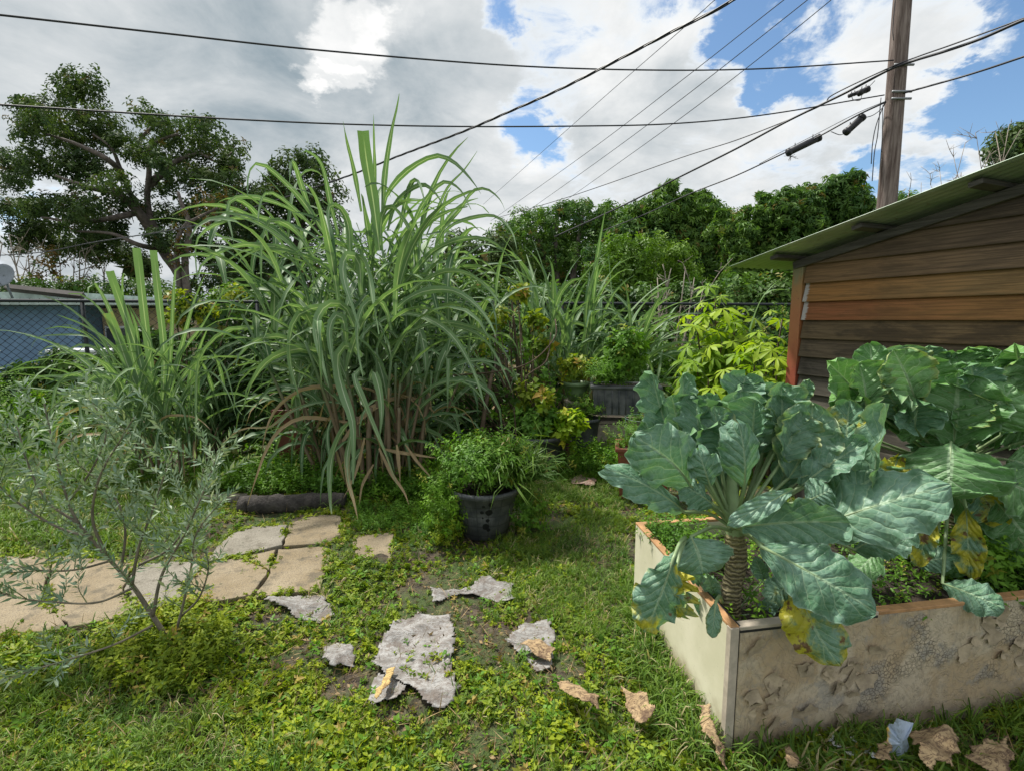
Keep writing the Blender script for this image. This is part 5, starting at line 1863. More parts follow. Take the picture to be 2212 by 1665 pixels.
collard_leaf(col2, S2, *H_(1960, -60), *H_(2100, 110), 80, 2.2, 2.14, mat=M_COLY, cup=.4, ruf=.2, label='brown dying leaf low on the right')
collard_leaf(col2, S2, *E_(1400, 1340), *E_(1320, 1540), 60, 2.2, 2.16, mat=M_COLY, cup=.4, ruf=.3, label='crumpled brown leaf between the two plants')
del V

# ------------------------------------------------------------------ canes
def blade(path, width, trunc=False, face=0.0, fold=.22, twist=0.0, nseg=11, rr=random, basew=.45):
    """strap leaf along world points; returns verts, quads, uv"""
    P_ = np.array(smoothpts(path, 8))
    acc = np.concatenate([[0], np.cumsum(np.linalg.norm(np.diff(P_, axis=0), axis=1))])
    ss = np.linspace(0, acc[-1], nseg + 1)
    Q = np.stack([np.interp(ss, acc, P_[:, i]) for i in range(3)], axis=1)
    T = np.gradient(Q, axis=0)
    T /= np.linalg.norm(T, axis=1)[:, None] + 1e-9
    hd = Q[-1] - Q[0]
    hz = np.array([hd[0], hd[1], 0])
    if np.linalg.norm(hz) < .05: hz = np.array([1, .3, 0.])
    s0 = np.cross(hz, [0, 0, 1.])
    s0 /= np.linalg.norm(s0)
    a0 = rr.uniform(-.9, .9) if twist is None else twist
    prevS = None
    V, UV = [], []
    ph = rr.uniform(0, 6)
    for i in range(nseg + 1):
        s = i / nseg
        sb = s0
        if face > 0:
            vw = np.array([0, 0, CAMH]) - Q[i]
            cf = np.cross(T[i], vw / np.linalg.norm(vw))
            cf /= np.linalg.norm(cf) + 1e-9
            if prevS is not None and cf @ prevS < 0: cf = -cf
            elif prevS is None and cf @ s0 < 0: cf = -cf
            prevS = cf
            sb = s0 * (1 - face) + cf * face
        S = sb - T[i] * (sb @ T[i])
        S /= np.linalg.norm(S) + 1e-9
        N = np.cross(S, T[i])
        a = a0 * (s * 1.6) + .18 * math.sin(s * 7 + ph)
        S2 = S * cos(a) + N * sin(a)
        N2 = N * cos(a) - S * sin(a)
        if trunc:
            w_ = width * (basew + (1 - basew) * min(1, s * 2.2))
        else:
            w_ = width * (basew + (1 - basew) * min(1, s * 3)) * max(.02, 1 - max(0, s - .3) / .7) ** .75
        w_ *= 1 + .05 * math.sin(s * 19 + ph)
        e = .06 * width * math.sin(s * 16 + ph * 2)
        V += [Q[i] - S2 * w_ / 2 + N2 * (fold * w_ + e), Q[i], Q[i] + S2 * w_ / 2 + N2 * (fold * w_ - e)]
        UV += [(0, s), (.5, s), (1, s)]
    Fc = []
    for i in range(nseg):
        a = i * 3
        Fc += [(a, a + 1, a + 4, a + 3), (a + 1, a + 2, a + 5, a + 4)]
    return np.array(V), np.array(Fc), np.array(UV)


def leaf_obj(root, path, width, dry=0.0, rnd=None, **kw):
    V, Fc, UV = blade(path, width, **kw)
    n = len(V)
    return mk('leaf', V, Fc, M_CANE, root, uv=UV, attrs={'rnd': np.full(n, random.random() if rnd is None else rnd), 'dry': np.full(n, dry)})


def free_leaf(p, az, el, L, droop, rr=random, power=1.5):
    """path of a leaf that leaves p at elevation el and arches over"""
    n = 9
    pts = [np.array(p, dtype=float)]
    e = el
    for i in range(n):
        s = (i + .5) / n
        e = max(-1.45, el - droop * s ** power)
        a = az + .12 * math.sin(s * 4 + L * 9)
        pts.append(pts[-1] + np.array([cos(a) * cos(e), sin(a) * cos(e), sin(e)]) * L / n)
    return pts


M_CSTALK, t_, b_, o_ = newmat('cane_stalk')
z_ = t_.node('ShaderNodeSeparateXYZ'); t_.link(t_.obj(), z_.inputs[0])
n_ = t_.noise(t_.obj(), 9, 5, .6)
c_ = t_.mix(n_, (.11, .075, .05), (.28, .21, .13))
c_ = t_.mix(t_.step(t_.math('ADD', z_.outputs[2], t_.math('MULTIPLY', n_, .6)), 1.0, 1.5), c_, (.10, .17, .07))
t_.link(c_, b_.inputs['Base Color']); b_.inputs['Roughness'].default_value = .6


def cane_clump(root, center, nst, R, H, Lleaf, W, lean, nleaf, dryfrac=.06, limit=300, name='cane', stalk_r=.014, up=(1.0, 1.45), droop=(1.2, 3.0), bias=None, thin_front=None):
    rr = random.Random(int(center[0] * 100 + nst))
    stuff = []
    made = []
    for i in range(nst):
        a = rr.uniform(0, 2 * pi)
        q = R * math.sqrt(rr.random())
        b = np.array([center[0] + q * cos(a), center[1] + q * sin(a), 0])
        oa = a + rr.uniform(-.5, .5)
        h = H * rr.uniform(.55, 1.0)
        ln = lean * (q / R) * rr.uniform(.5, 1.3)
        d = np.array([cos(oa) * ln, sin(oa) * ln, 1.0])
        if bias is not None: d = d + np.array(bias)
        tip = b + d * h
        mid = (b + tip) / 2 + np.array([cos(oa), sin(oa), 0]) * -.05
        sp = smoothpts([b, mid, tip], 5)
        ks = max(3, int(len(sp) * .72)); mb = MB(); mb.tube(sp[:ks], np.linspace(stalk_r, stalk_r * .6, ks), 6)
        mb.mk('stalk', M_CSTALK, root)
        nl = nleaf + rr.randint(-1, 2)
        az0 = rr.uniform(0, 6.28)
        for k in range(nl):
            f = .14 + .86 * (k + .5) / nl
            p = np.array(sp[min(len(sp) - 1, int(f * (len(sp) - 1)))])
            az = (az0 + (k % 2) * pi + rr.uniform(-.5, .5))
            # leaves turn outwards from the clump
            dv = np.array([cos(az), sin(az)]) + .75 * np.array([cos(oa), sin(oa)]) * (q / R)
            az = math.atan2(dv[1], dv[0])
            topn = k / nl
            el = rr.uniform(*up) * (.8 + .25 * topn)
            dr = rr.uniform(*droop) * (1.15 - .55 * topn)
            L = Lleaf * rr.uniform(.65, 1.1) * (1.0 - .25 * abs(topn - .5))
            dry = rr.uniform(.5, .9) if (rr.random() < dryfrac * (3 if f < .4 else .05)) else rr.uniform(0, .1)
            pth = free_leaf(p, az, el, L, dr, rr)
            if max(q_[2] for q_ in pth) > 3.25: continue
            if thin_front and np.mean([q_[1] for q_ in pth]) < thin_front and rr.random() < .8: continue
            made.append((pth, W * rr.uniform(.6, 1.1), dry, rr.random()))
    made.sort(key=lambda m: np.mean([q_[1] for q_ in m[0]]))     # nearest first
    for (pth, w_, dry, rn) in made[:limit]:
        leaf_obj(root, pth, w_, dry, rn, twist=None, nseg=9, rr=rr)
    rest = made[limit:]
    if rest:
        Vs, Fs, Us, A1, A2, b = [], [], [], [], [], 0
        for (pth, w_, dry, rn) in rest:
            V, Fc, UV = blade(pth, w_, twist=None, nseg=9, rr=rr)
            Vs.append(V); Fs.append(Fc + b); Us.append(UV); A1.append(np.full(len(V), rn)); A2.append(np.full(len(V), dry)); b += len(V)
        mk('inner_leaves', np.concatenate(Vs), np.concatenate(Fs), M_CANE, root, uv=np.concatenate(Us), attrs={'rnd': np.concatenate(A1), 'dry': np.concatenate(A2)}, kind='stuff')


def hero(root, lst, conv, sc, Y0, Y1, ws=1.0):
    for it in lst:
        pts, wpx = it[0], it[1] * ws
        kw = dict(it[2]) if len(it) > 2 else {}
        ya, yb = kw.pop('Y', (Y0, Y1))
        n = len(pts)
        path_ = [D(*conv(*p), ya + (yb - ya) * (i / (n - 1)) ** 1.3) for i, p in enumerate(pts)]
        dry = kw.pop('dry', 0.0)
        rnd = kw.pop('rnd', None)
        kw.setdefault('face', random.uniform(.55, .9))
        kw.setdefault('twist', random.uniform(-.25, .25))
        leaf_obj(root, path_, wpx * sc * (ya + yb) / 2 / F, dry, rnd, nseg=14, **kw)


cc = G(800, 1032)
cane1 = thing('tall_cane_clump', 'tallest and widest sugar cane clump in the middle, arching long strap leaves on tan stalks', 'sugar cane', cc, 'sugar cane clumps')
cane_clump(cane1, cc + np.array([0, .15, 0]), 62, .55, 2.75, 1.42, .08, .38, 10, dryfrac=.05, limit=225, stalk_r=.018, droop=(1.6, 3.5), up=(1.0, 1.5), thin_front=4.8)
HL = [
    ([(1335, 650), (1300, 380), (1262, 150), (1240, -25)], 78, dict(trunc=True, rnd=.15, Y=(4.9, 4.6), basew=.7)),
    ([(1350, 450), (1368, 200), (1400, -20), (1430, -150), (1445, -235)], 44, dict(rnd=.2, Y=(4.9, 4.6))),
    ([(1230, 430), (1190, 200), (1150, 40), (1128, -80)], 34, dict(rnd=.25)),
    ([(1310, 400), (1307, 160), (1303, 0), (1300, -120)], 26, dict(rnd=.3)),
    ([(1350, 480), (1370, 350), (1480, 210), (1640, 118), (1750, 150), (1850, 250), (1905, 330)], 46, dict(rnd=.2)),
    ([(1060, 620), (990, 500), (900, 370), (800, 265), (690, 172), (630, 165), (596, 230), (590, 340)], 46, dict(rnd=.5)),
    ([(960, 470), (900, 300), (862, 180), (838, 150), (826, 270)], 40, dict(rnd=.6)),
    ([(1100, 560), (1060, 400), (1010, 170), (930, 90), (893, 105)], 38, dict(rnd=.3)),
    ([(900, 470), (840, 420), (720, 370), (600, 345), (500, 360), (478, 440), (500, 540), (515, 620)], 36, dict(rnd=.8)),
    ([(900, 560), (780, 500), (650, 462), (480, 478), (350, 540), (300, 620), (305, 800)], 36, dict(rnd=.9)),
    ([(950, 700), (820, 640), (700, 625), (560, 618), (430, 660), (330, 730), (308, 820)], 44, dict(rnd=.9)),
    ([(960, 680), (880, 560), (800, 495), (720, 480), (680, 580), (668, 700), (668, 860)], 42, dict(rnd=.7)),
    ([(1100, 800), (960, 700), (820, 660), (680, 640), (560, 690), (530, 740)], 38, dict(rnd=.5)),
    ([(1000, 560), (860, 420), (740, 330), (680, 340), (655, 430), (650, 520)], 30, dict(rnd=.7)),
    ([(1230, 900), (1220, 720), (1165, 668), (1130, 720), (1135, 820), (1175, 950), (1222, 1090)], 66, dict(rnd=.95, Y=(4.7, 4.1))),
    ([(1190, 760), (1210, 680), (1250, 720), (1280, 830), (1300, 960), (1330, 1120)], 62, dict(rnd=.85, Y=(4.7, 4.1))),
    ([(1170, 700), (1160, 520), (1120, 420), (1065, 392), (1045, 450), (1062, 560)], 54, dict(rnd=.3, Y=(4.7, 4.3))),
    ([(1400, 1100), (1370, 980), (1320, 925), (1250, 950), (1212, 1060), (1214, 1200), (1240, 1360)], 48, dict(rnd=.8, Y=(4.6, 4.0))),
    ([(1190, 1080), (1150, 980), (1080, 940), (1005, 990), (975, 1100), (1005, 1250), (1050, 1420)], 66, dict(rnd=.9, Y=(4.6, 4.0))),
    ([(1200, 1060), (1130, 965), (1000, 966), (880, 1010), (832, 1120), (832, 1280), (880, 1460), (920, 1640)], 56, dict(rnd=.85, Y=(4.6, 4.0))),
    ([(1150, 1200), (1130, 1040), (1085, 1015), (1052, 1100), (1065, 1230), (1090, 1380)], 60, dict(rnd=.8, Y=(4.5, 4.1))),
    ([(1060, 1260), (980, 1215), (860, 1205), (720, 1260), (630, 1370), (562, 1540)], 72, dict(rnd=.95, Y=(4.6, 4.0))),
    ([(1230, 1250), (1180, 1180), (1110, 1210), (1100, 1320), (1135, 1460), (1180, 1600), (1190, 1750), (1185, 1960)], 84, dict(rnd=.9, Y=(4.5, 3.9), basew=.5)),
    ([(1250, 1350), (1225, 1315), (1190, 1360), (1235, 1480), (1300, 1640), (1360, 1780), (1430, 1960)], 58, dict(rnd=1.0, dry=.16, Y=(4.4, 3.9))),
    ([(1280, 1380), (1300, 1325), (1335, 1440), (1345, 1560), (1335, 1700)], 62, dict(rnd=.95, Y=(4.4, 4.1), trunc=False)),
    ([(900, 1180), (760, 1110), (620, 1086), (480, 1095), (390, 1160), (320, 1260), (303, 1420), (300, 1620), (296, 1760)], 38, dict(rnd=.85, Y=(5.0, 4.3))),
    ([(1040, 1540), (900, 1340), (740, 1200), (600, 1140), (400, 1150)], 32, dict(rnd=.6)),
    ([(1440, 760), (1500, 650), (1600, 500), (1720, 430), (1830, 402)], 58, dict(rnd=.1, Y=(4.7, 4.2))),
    ([(1340, 620), (1345, 470), (1385, 400), (1450, 450), (1540, 600), (1640, 800)], 44, dict(rnd=.5, Y=(4.7, 4.4))),
    ([(1420, 900), (1540, 760), (1640, 650), (1800, 585), (1950, 590), (2060, 680), (2110, 760)], 46, dict(rnd=.3)),
    ([(1400, 1010), (1480, 930), (1600, 875), (1750, 875), (1870, 950), (1960, 1060), (1995, 1150)], 58, dict(rnd=.4, Y=(4.7, 4.1))),
    ([(1500, 880), (1620, 800), (1730, 765), (1850, 790), (1960, 880), (2040, 990)], 46, dict(rnd=.7, Y=(4.7, 4.2))),
    ([(1440, 1000), (1540, 1010), (1660, 1060), (1760, 1150), (1850, 1300), (1900, 1430), (1930, 1540)], 50, dict(rnd=.85, Y=(4.7, 4.0))),
    ([(1470, 1120), (1650, 1055), (1850, 1080), (2010, 1180), (2090, 1330), (2110, 1380)], 36, dict(rnd=.6, Y=(4.8, 4.3))),
    ([(1600, 1080), (1750, 1075), (1900, 1130), (2000, 1260), (2090, 1460)], 34, dict(rnd=.5, Y=(4.8, 4.3))),
    ([(1650, 620), (1700, 520), (1780, 430), (1860, 315), (1940, 305), (2010, 360), (2040, 420)], 30, dict(rnd=.3)),
    ([(1600, 560), (1660, 420), (1720, 290), (1810, 195), (1885, 88)], 22, dict(rnd=.3)),
    ([(1650, 600), (1750, 500), (1900, 455), (2000, 462), (2080, 545), (2110, 650)], 30, dict(rnd=.4)),
    ([(1450, 520), (1480, 380), (1520, 260), (1560, 280), (1590, 380)], 44, dict(rnd=.1)),
    ([(1380, 540), (1430, 380), (1560, 280), (1650, 330), (1720, 460)], 40, dict(rnd=.5)),
    ([(1500, 600), (1560, 420), (1680, 270), (1780, 300), (1850, 420)], 36, dict(rnd=.2)),
    ([(1330, 1450), (1240, 1420), (1100, 1415), (920, 1422), (800, 1490), (730, 1570), (690, 1680), (670, 1790)], 34, dict(dry=.62, Y=(4.9, 4.2))),
    ([(1230, 1630), (1060, 1600), (900, 1590), (780, 1650), (700, 1760), (640, 1920), (590, 2080)], 34, dict(dry=.66, Y=(4.7, 4.0))),
    ([(1200, 1520), (1000, 1500), (820, 1560), (720, 1640), (560, 1650), (440, 1740)], 30, dict(dry=.3, Y=(4.7, 4.1))),
    ([(1180, 1640), (1160, 1620), (1110, 1690), (1070, 1800), (1055, 1920), (1060, 2090), (1066, 2130)], 62, dict(rnd=.8, dry=.12, Y=(4.3, 3.8))),
    ([(1190, 1600), (1170, 1700), (1150, 1820), (1160, 1950), (1190, 2060), (1215, 2180)], 46, dict(rnd=.9, dry=.32, Y=(4.3, 3.75))),
    ([(1060, 1600), (1040, 1680), (1050, 1800), (1075, 1960)], 28, dict(rnd=.3, Y=(4.4, 4.1))),
    ([(1480, 1700), (1560, 1540), (1700, 1430), (1850, 1360)], 34, dict(rnd=.6, Y=(4.9, 4.3))),
    ([(1460, 1600), (1600, 1440), (1740, 1380), (1860, 1420), (1960, 1560)], 30, dict(rnd=.6, Y=(4.8, 4.3))),
    ([(1350, 1762), (1450, 1785), (1560, 1800), (1660, 1815)], 32, dict(dry=.85, Y=(4.6, 4.3))),
    ([(1330, 1760), (1400, 1900), (1470, 2000), (1500, 2080)], 30, dict(dry=.75, Y=(4.5, 4.0))),
    ([(1430, 1740), (1440, 1820), (1450, 1960)], 30, dict(dry=.9, Y=(4.5, 4.3))),
    ([(1300, 1850), (1240, 1960), (1220, 2080)], 24, dict(dry=.9, Y=(4.4, 4.1))),
    ([(1480, 1740), (1560, 1850), (1640, 1940)], 24, dict(dry=.8, Y=(4.5, 4.2))),
    ([(1250, 1700), (1200, 1900), (1130, 2040)], 26, dict(dry=.85, Y=(4.4, 4.0))),
]
hero(cane1, HL, A_, .3834, 5.0, 4.5, .78)
# thick tan stalks seen at the front with papery sheaths
mb = MB()
for (u0, v0, u1, v1, r) in [(815, 1010, 818, 810, .030), (878, 1000, 882, 800, .024), (840, 1030, 835, 860, .024), (800, 1040, 800, 880, .028), (785, 1040, 770, 900, .022), (905, 1010, 925, 850, .02), (855, 1030, 862, 880, .02)]:
    b0 = G(u0, 1040 + (v0 - 1020) * .5); b0[2] = 0
    Yb = b0[1] - .15
    q = MB(); q.tube(smoothpts([D(u0, v0 + 25, Yb), D((u0 + u1) / 2 + random.uniform(-4, 4), (v0 + v1) / 2, Yb), D(u1, v1, Yb)], 6), [r, r * .9, r * .8], 8)
    q.mk('stalk', M_CSTALK, cane1)
for i in range(85):
    a = random.uniform(0, 2 * pi); q = random.uniform(.25, .68)
    p = cc + np.array([q * cos(a), q * sin(a) * .8, random.uniform(.15, 1.0)])
    e = p + np.array([random.uniform(-.18, .18), random.uniform(-.1, .05), -random.uniform(.15, .5)])
    e[2] = max(.02, e[2])
    leaf_obj(cane1, [p, (p + e) / 2 + rng.normal(size=3) * .02, e], random.uniform(.02, .045), random.uniform(.75, 1.0), nseg=4, twist=None)

c2 = G(385, 1012)
cane2 = thing('left_cane_clump', 'lower pale green cane clump with chopped leaf tips, on the left before the blue house', 'sugar cane', c2, 'sugar cane clumps')
cane_clump(cane2, c2, 22, .34, .95, 1.5, .055, .38, 9, dryfrac=.05, limit=160, up=(1.0, 1.5), droop=(1.4, 3.5))
HB = [
    ([(1010, 1150), (980, 800), (930, 400), (885, -10)], 62, dict(trunc=True, rnd=.9, Y=(5.2, 5.0), basew=.5)),
    ([(1040, 1150), (1060, 700), (1030, 350), (990, 5)], 56, dict(trunc=True, rnd=.85, Y=(5.2, 5.0), basew=.5)),
    ([(980, 1100), (900, 700), (780, 350), (705, 140)], 62, dict(trunc=True, rnd=.8, Y=(5.2, 4.9), basew=.5)),
    ([(960, 1050), (860, 700), (800, 400), (790, 170), (822, 175)], 44, dict(rnd=.7)),
    ([(960, 1080), (820, 700), (720, 420), (620, 225), (575, 230), (568, 310)], 62, dict(rnd=.9)),
    ([(940, 1000), (780, 600), (640, 380), (520, 290), (440, 285)], 54, dict(rnd=.95)),
    ([(960, 1060), (830, 760), (760, 560), (700, 410)], 70, dict(trunc=True, rnd=.95, dry=.1)),
    ([(900, 900), (740, 640), (560, 500), (370, 420)], 48, dict(rnd=.95)),
    ([(1000, 1000), (900, 700), (880, 500), (820, 345)], 56, dict(rnd=.2)),
    ([(1060, 1000), (1100, 700), (1120, 300), (1135, 125), (1180, 120), (1225, 230)], 40, dict(rnd=.8)),
    ([(1080, 1000), (1180, 600), (1250, 340), (1320, 170)], 46, dict(rnd=.9)),
    ([(1050, 1000), (1150, 700), (1300, 500), (1420, 300), (1470, 230)], 36, dict(rnd=.7)),
    ([(860, 960), (700, 875), (520, 830), (300, 815), (150, 850), (0, 912)], 44, dict(rnd=.8, Y=(5.1, 4.6))),
    ([(880, 900), (740, 760), (620, 640), (500, 618), (390, 700), (320, 800), (290, 870)], 34, dict(rnd=.7)),
    ([(800, 900), (720, 830), (610, 815), (520, 920), (530, 1080), (560, 1220)], 44, dict(rnd=.9, Y=(5.0, 4.5))),
    ([(860, 1000), (830, 925), (770, 915), (700, 1040), (688, 1180), (700, 1310)], 48, dict(rnd=1.0, dry=.1, Y=(5.0, 4.5))),
    ([(760, 960), (600, 850), (480, 800), (380, 860), (340, 1000), (320, 1220)], 38, dict(rnd=.8, Y=(5.0, 4.5))),
    ([(1040, 1160), (1000, 1060), (920, 980), (838, 930)], 34, dict(rnd=.8, Y=(4.9, 4.5))),
    ([(980, 1170), (1060, 1080), (1180, 1068), (1280, 1090), (1360, 1160)], 26, dict(dry=.55, Y=(4.9, 4.5))),
    ([(700, 800), (640, 650), (560, 560), (350, 552), (240, 570), (200, 640)], 30, dict(rnd=.6)),
    ([(880, 1000), (920, 800), (980, 640), (900, 470), (830, 350)], 48, dict(rnd=.1, Y=(5.0, 4.8))),
    ([(1060, 1100), (1140, 880), (1250, 740), (1330, 690), (1440, 740), (1520, 1000), (1560, 1060)], 36, dict(rnd=.85, Y=(5.0, 4.5))),
    ([(1100, 1120), (1200, 900), (1300, 780), (1400, 820), (1480, 940), (1530, 1090)], 30, dict(rnd=.8, Y=(5.0, 4.6))),
    ([(1060, 1180), (1080, 1000), (1110, 960), (1180, 1020), (1210, 1180)], 44, dict(rnd=.5, Y=(4.9, 4.6))),
    ([(900, 1150), (800, 1000), (640, 930), (480, 900), (330, 960)], 36, dict(rnd=.4)),
    ([(860, 1180), (760, 1120), (560, 1010), (420, 1060), (300, 1180)], 34, dict(rnd=.5)),
]
hero(cane2, HB, B_, .3346, 5.2, 4.9, .72)

c3 = D(1238, 900, 7.0); c3[2] = 0
cane3 = thing('rear_cane_clump', 'narrow upright cane clump farther back, behind the green pot', 'sugar cane', c3, 'sugar cane clumps')
cane_clump(cane3, c3, 17, .34, 2.0, 1.4, .085, .22, 8, dryfrac=.08, limit=110, bias=(-.1, 0, 0), up=(1.2, 1.55), droop=(.8, 2.9))
c4 = D(1325, 900, 7.1); c4[2] = 0
cane4 = thing('rear_cane_clump', 'smaller fanned cane clump behind the black trough, right of the narrow one', 'sugar cane', c4, 'sugar cane clumps')
cane_clump(cane4, c4, 10, .25, 1.6, 1.35, .085, .30, 7, dryfrac=.05, limit=80, bias=(.12, 0, 0), up=(1.0, 1.45), droop=(.8, 2.6))
leaf_obj(cane4, [D(1330, 760, 6.9), D(1322, 660, 6.9), D(1318, 600, 6.9), D(1314, 552, 6.9)], .085, 0, .2)
leaf_obj(cane4, [D(1345, 760, 6.9), D(1400, 690, 6.8), D(1480, 650, 6.6), D(1540, 640, 6.5), D(1570, 668, 6.4)], .06, .1, .7)
leaf_obj(cane4, [D(1350, 760, 6.9), D(1420, 720, 6.8), D(1500, 660, 6.7), D(1590, 630, 6.5)], .05, 0, .6)
leaf_obj(cane4, [D(1350, 700, 6.8), D(1430, 690, 6.7), D(1520, 740, 6.5), D(1560, 790, 6.4)], .06, 0, .8)
c5 = D(1415, 900, 6.6); c5[2] = 0
cane5 = thing('young_cane_shoot', 'thin young cane shoot in the herbs right of the black trough', 'sugar cane', c5, 'sugar cane clumps')
for az, L in ((.3, .9), (2.5, .8), (4.2, 1.0), (5.5, .9), (1.2, 1.1), (3.3, .9)):
    leaf_obj(cane5, free_leaf(c5 + Z3 * .5, az, 1.35, L, 1.2), .045, 0, .7, nseg=8)
mb = MB(); mb.tube([c5, c5 + Z3 * .7], .014, 6); mb.mk('stalk', M_CSTALK, cane5)
c6 = D(1100, 900, 6.9); c6[2] = 0
cane6 = thing('arching_cane_clump', 'thin arching cane between the tallest clump and the narrow rear clump', 'sugar cane', c6, 'sugar cane clumps')
cane_clump(cane6, c6, 7, .35, 1.85, 1.5, .055, .35, 8, dryfrac=.12, limit=90, up=(1.0, 1.4), droop=(1.2, 2.8))

# ------------------------------------------------------------------ shrubs and undergrowth
LEAFS = [leaf1(1.0, .42, .1, .2)]
BROAD = [sprig(5, .75, .42, .7, (.1, .6)) for _ in range(3)]
HERB = [sprig(9, .42, .17, 1.2, (.1, .6)) for _ in range(3)]


def bush(name, label, cat, lst, mat, size, temps, dens, Y=None, stems=0, group=None, kind=None, zmin=0.01, inner=.35, up=.6, nmax=None):
    c0 = D(lst[0][0], lst[0][1], lst[0][3])
    root = thing(name, label, cat, (c0[0], c0[1], 0), group)
    parts = []
    mbs = MB()
    for q in lst:
        u, v, r, Y_ = q[:4]
        asp = q[4] if len(q) > 4 else 1.0
        c, R_ = pxball(u, v, r, Y_, asp=asp)
        n = int(4 * pi * (R_.mean() ** 2) * dens)
        parts.append(foliage(c, R_, max(20, n), size, temps, up, inner, zmin=zmin))
        for k in range(stems):
            e = c + rng.normal(size=3) * R_ * .4
            b = np.array([c0[0] + random.uniform(-.1, .1), c0[1] + random.uniform(-.1, .1), 0])
            mbs.tube(smoothpts([b, (b + e) / 2 + rng.normal(size=3) * .04, e], 3), [.012, .005], 4, False)
    V, Fc, A = combine(parts)
    mk('foliage', V, Fc, mat, root, smooth=False, attrs={'rnd': A}, kind='stuff')
    if mbs.v: mbs.mk('stems', M_BROWNSTEM, root, kind='stuff')
    if kind: root['kind'] = kind
    return root


def carpet(name, label, cat, pts_uv, mat, size, temps, n, zr_=(0, .15), kind='stuff', up=2.0, height=None, obj_name=None):
    """low growth over a ground polygon given in picture points"""
    pw = np.array([G(u, v)[:2] for u, v in pts_uv])
    return carpet_w(name, label, cat, pw, mat, size, temps, n, zr_, kind, up)


def carpet_w(name, label, cat, pw, mat, size, temps, n, zr_=(0, .15), kind='stuff', up=2.0):
    lo, hi = pw.min(axis=0), pw.max(axis=0)
    p = lo + (hi - lo) * rng.random((n, 2))
    p = p[inpoly(p, pw)]
    p = p[~inpoly(p, PLPOLY)]
    z = gz(p[:, 0], p[:, 1]) + zr_[0] + (zr_[1] - zr_[0]) * rng.random(len(p)) ** 1.5
    P3 = np.concatenate([p, z[:, None]], axis=1)
    idx = rng.integers(0, len(temps), len(p))
    dd = np.array([0, 0, up]) + rng.normal(size=(len(p), 3)) * .7
    parts = [scatter(tv, tf, P3[idx == i], frames(dd[idx == i]), size * (.6 + .8 * rng.random((idx == i).sum()))) for i, (tv, tf) in enumerate(temps) if (idx == i).any()]
    V, Fc, A = combine(parts)
    o = mk(name, V, Fc, mat, smooth=False, attrs={'rnd': A}, kind=kind)
    tagit(o, label, cat)
    return o


# vines on the fence
def fencevine(name, label, s0, s1, ztop, n, mat, size, depth=.35, cat='vine'):
    parts = []
    s = s0 + (s1 - s0) * rng.random(n)
    top = ztop * (.82 + .13 * np.sin(s * 2.1) + .1 * np.sin(s * 5.3 + 1) + .05 * np.sin(s * 13))
    z = top * rng.random(n) ** .7
    off = (-rng.random(n) * depth * (1.2 - z / max(ztop, .1)) - .02) * 1.6
    p = FA[None, :] + fd[None, :] * s[:, None]
    P3 = np.stack([p[:, 0] - fd[1] * off, p[:, 1] + fd[0] * off, z], axis=1)
    idx = rng.integers(0, 3, n)
    dd = np.array([-.2, -.6, .7]) + rng.normal(size=(n, 3)) * .6
    parts = [scatter(tv, tf, P3[idx == i], frames(dd[idx == i]), size * (.6 + .8 * rng.random((idx == i).sum()))) for i, (tv, tf) in enumerate(BROAD)]
    V, Fc, A = combine(parts)
    o = mk(name, V, Fc, mat, smooth=False, attrs={'rnd': A}, kind='stuff')
    tagit(o, label, cat)


for i_, (u_, v_, r_, Y_) in enumerate([(1000, 640, 60, 12), (1100, 650, 60, 12.5), (1200, 655, 60, 12), (1300, 650, 60, 12), (1400, 660, 60, 12.2), (1500, 655, 64, 12), (1600, 650, 64, 11.5), (1690, 650, 60, 11), (900, 670, 50, 12), (800, 670, 50, 12), (700, 660, 50, 12), (600, 660, 50, 13), (500, 665, 50, 13)]):
    c_, R_ = pxball(u_, v_ + 20, r_, Y_, asp=1.0)
    rt_ = thing('wild_bush', ['dark wild bush low behind the fence, %s' % w_ for w_ in ('behind the arching cane', 'left of the narrow rear cane', 'behind the narrow rear cane', 'behind the fanned rear cane', 'behind the pale dead sapling', 'behind the left cassava', 'left of the shed eave', 'directly under the shed eave', 'behind the right side of the tallest cane', 'behind the centre of the tallest cane', 'behind the left side of the tallest cane', 'between the two front canes', 'behind the dark citrus shrub')][i_], 'bush', (c_[0], c_[1], 0), 'wild bushes behind the fence')
    parts = [foliage(c_, R_, 420, .26, SPRIGS, .4, .3, zmin=.02), foliage(c_ - np.array([0, .1, .8]), R_ * np.array([1.1, 1, 1]), 260, .26, SPRIGS, .3, .3, zmin=.02)]
    V, Fc, A = combine(parts)
    mk('foliage', V, Fc, L_HEDGE if i_ % 2 else L_TREE2, rt_, smooth=False, attrs={'rnd': A}, kind='stuff')
fencevine('fence_vine', 'tangle of dark green vines climbing the lower fence on the left', -1.5, 5.6, 1.38, 7200, L_HEDGE, .105, .5)
fencevine('fence_vine_middle', 'dark vines and weeds along the fence behind the tall cane', 5.6, 9.9, 1.25, 3400, L_DARK, .12, .6)
fencevine('fence_vine_right', 'leafy vines along the fence between the rear cane and the shed', 9.9, 14.2, 1.65, 3600, L_HEDGE, .12, .7)
bush('yellow_green_weed_bank', 'yellow-green weed bank at the left edge below the fence vines', 'weeds', [(20, 860, 60, 5.9), (90, 900, 60, 5.8), (-40, 900, 70, 5.8), (60, 960, 70, 5.6), (150, 960, 60, 5.5), (170, 880, 50, 5.9), (-60, 980, 70, 5.5), (230, 960, 50, 5.6)], L_HERB, .085, HERB, 90, kind='stuff')
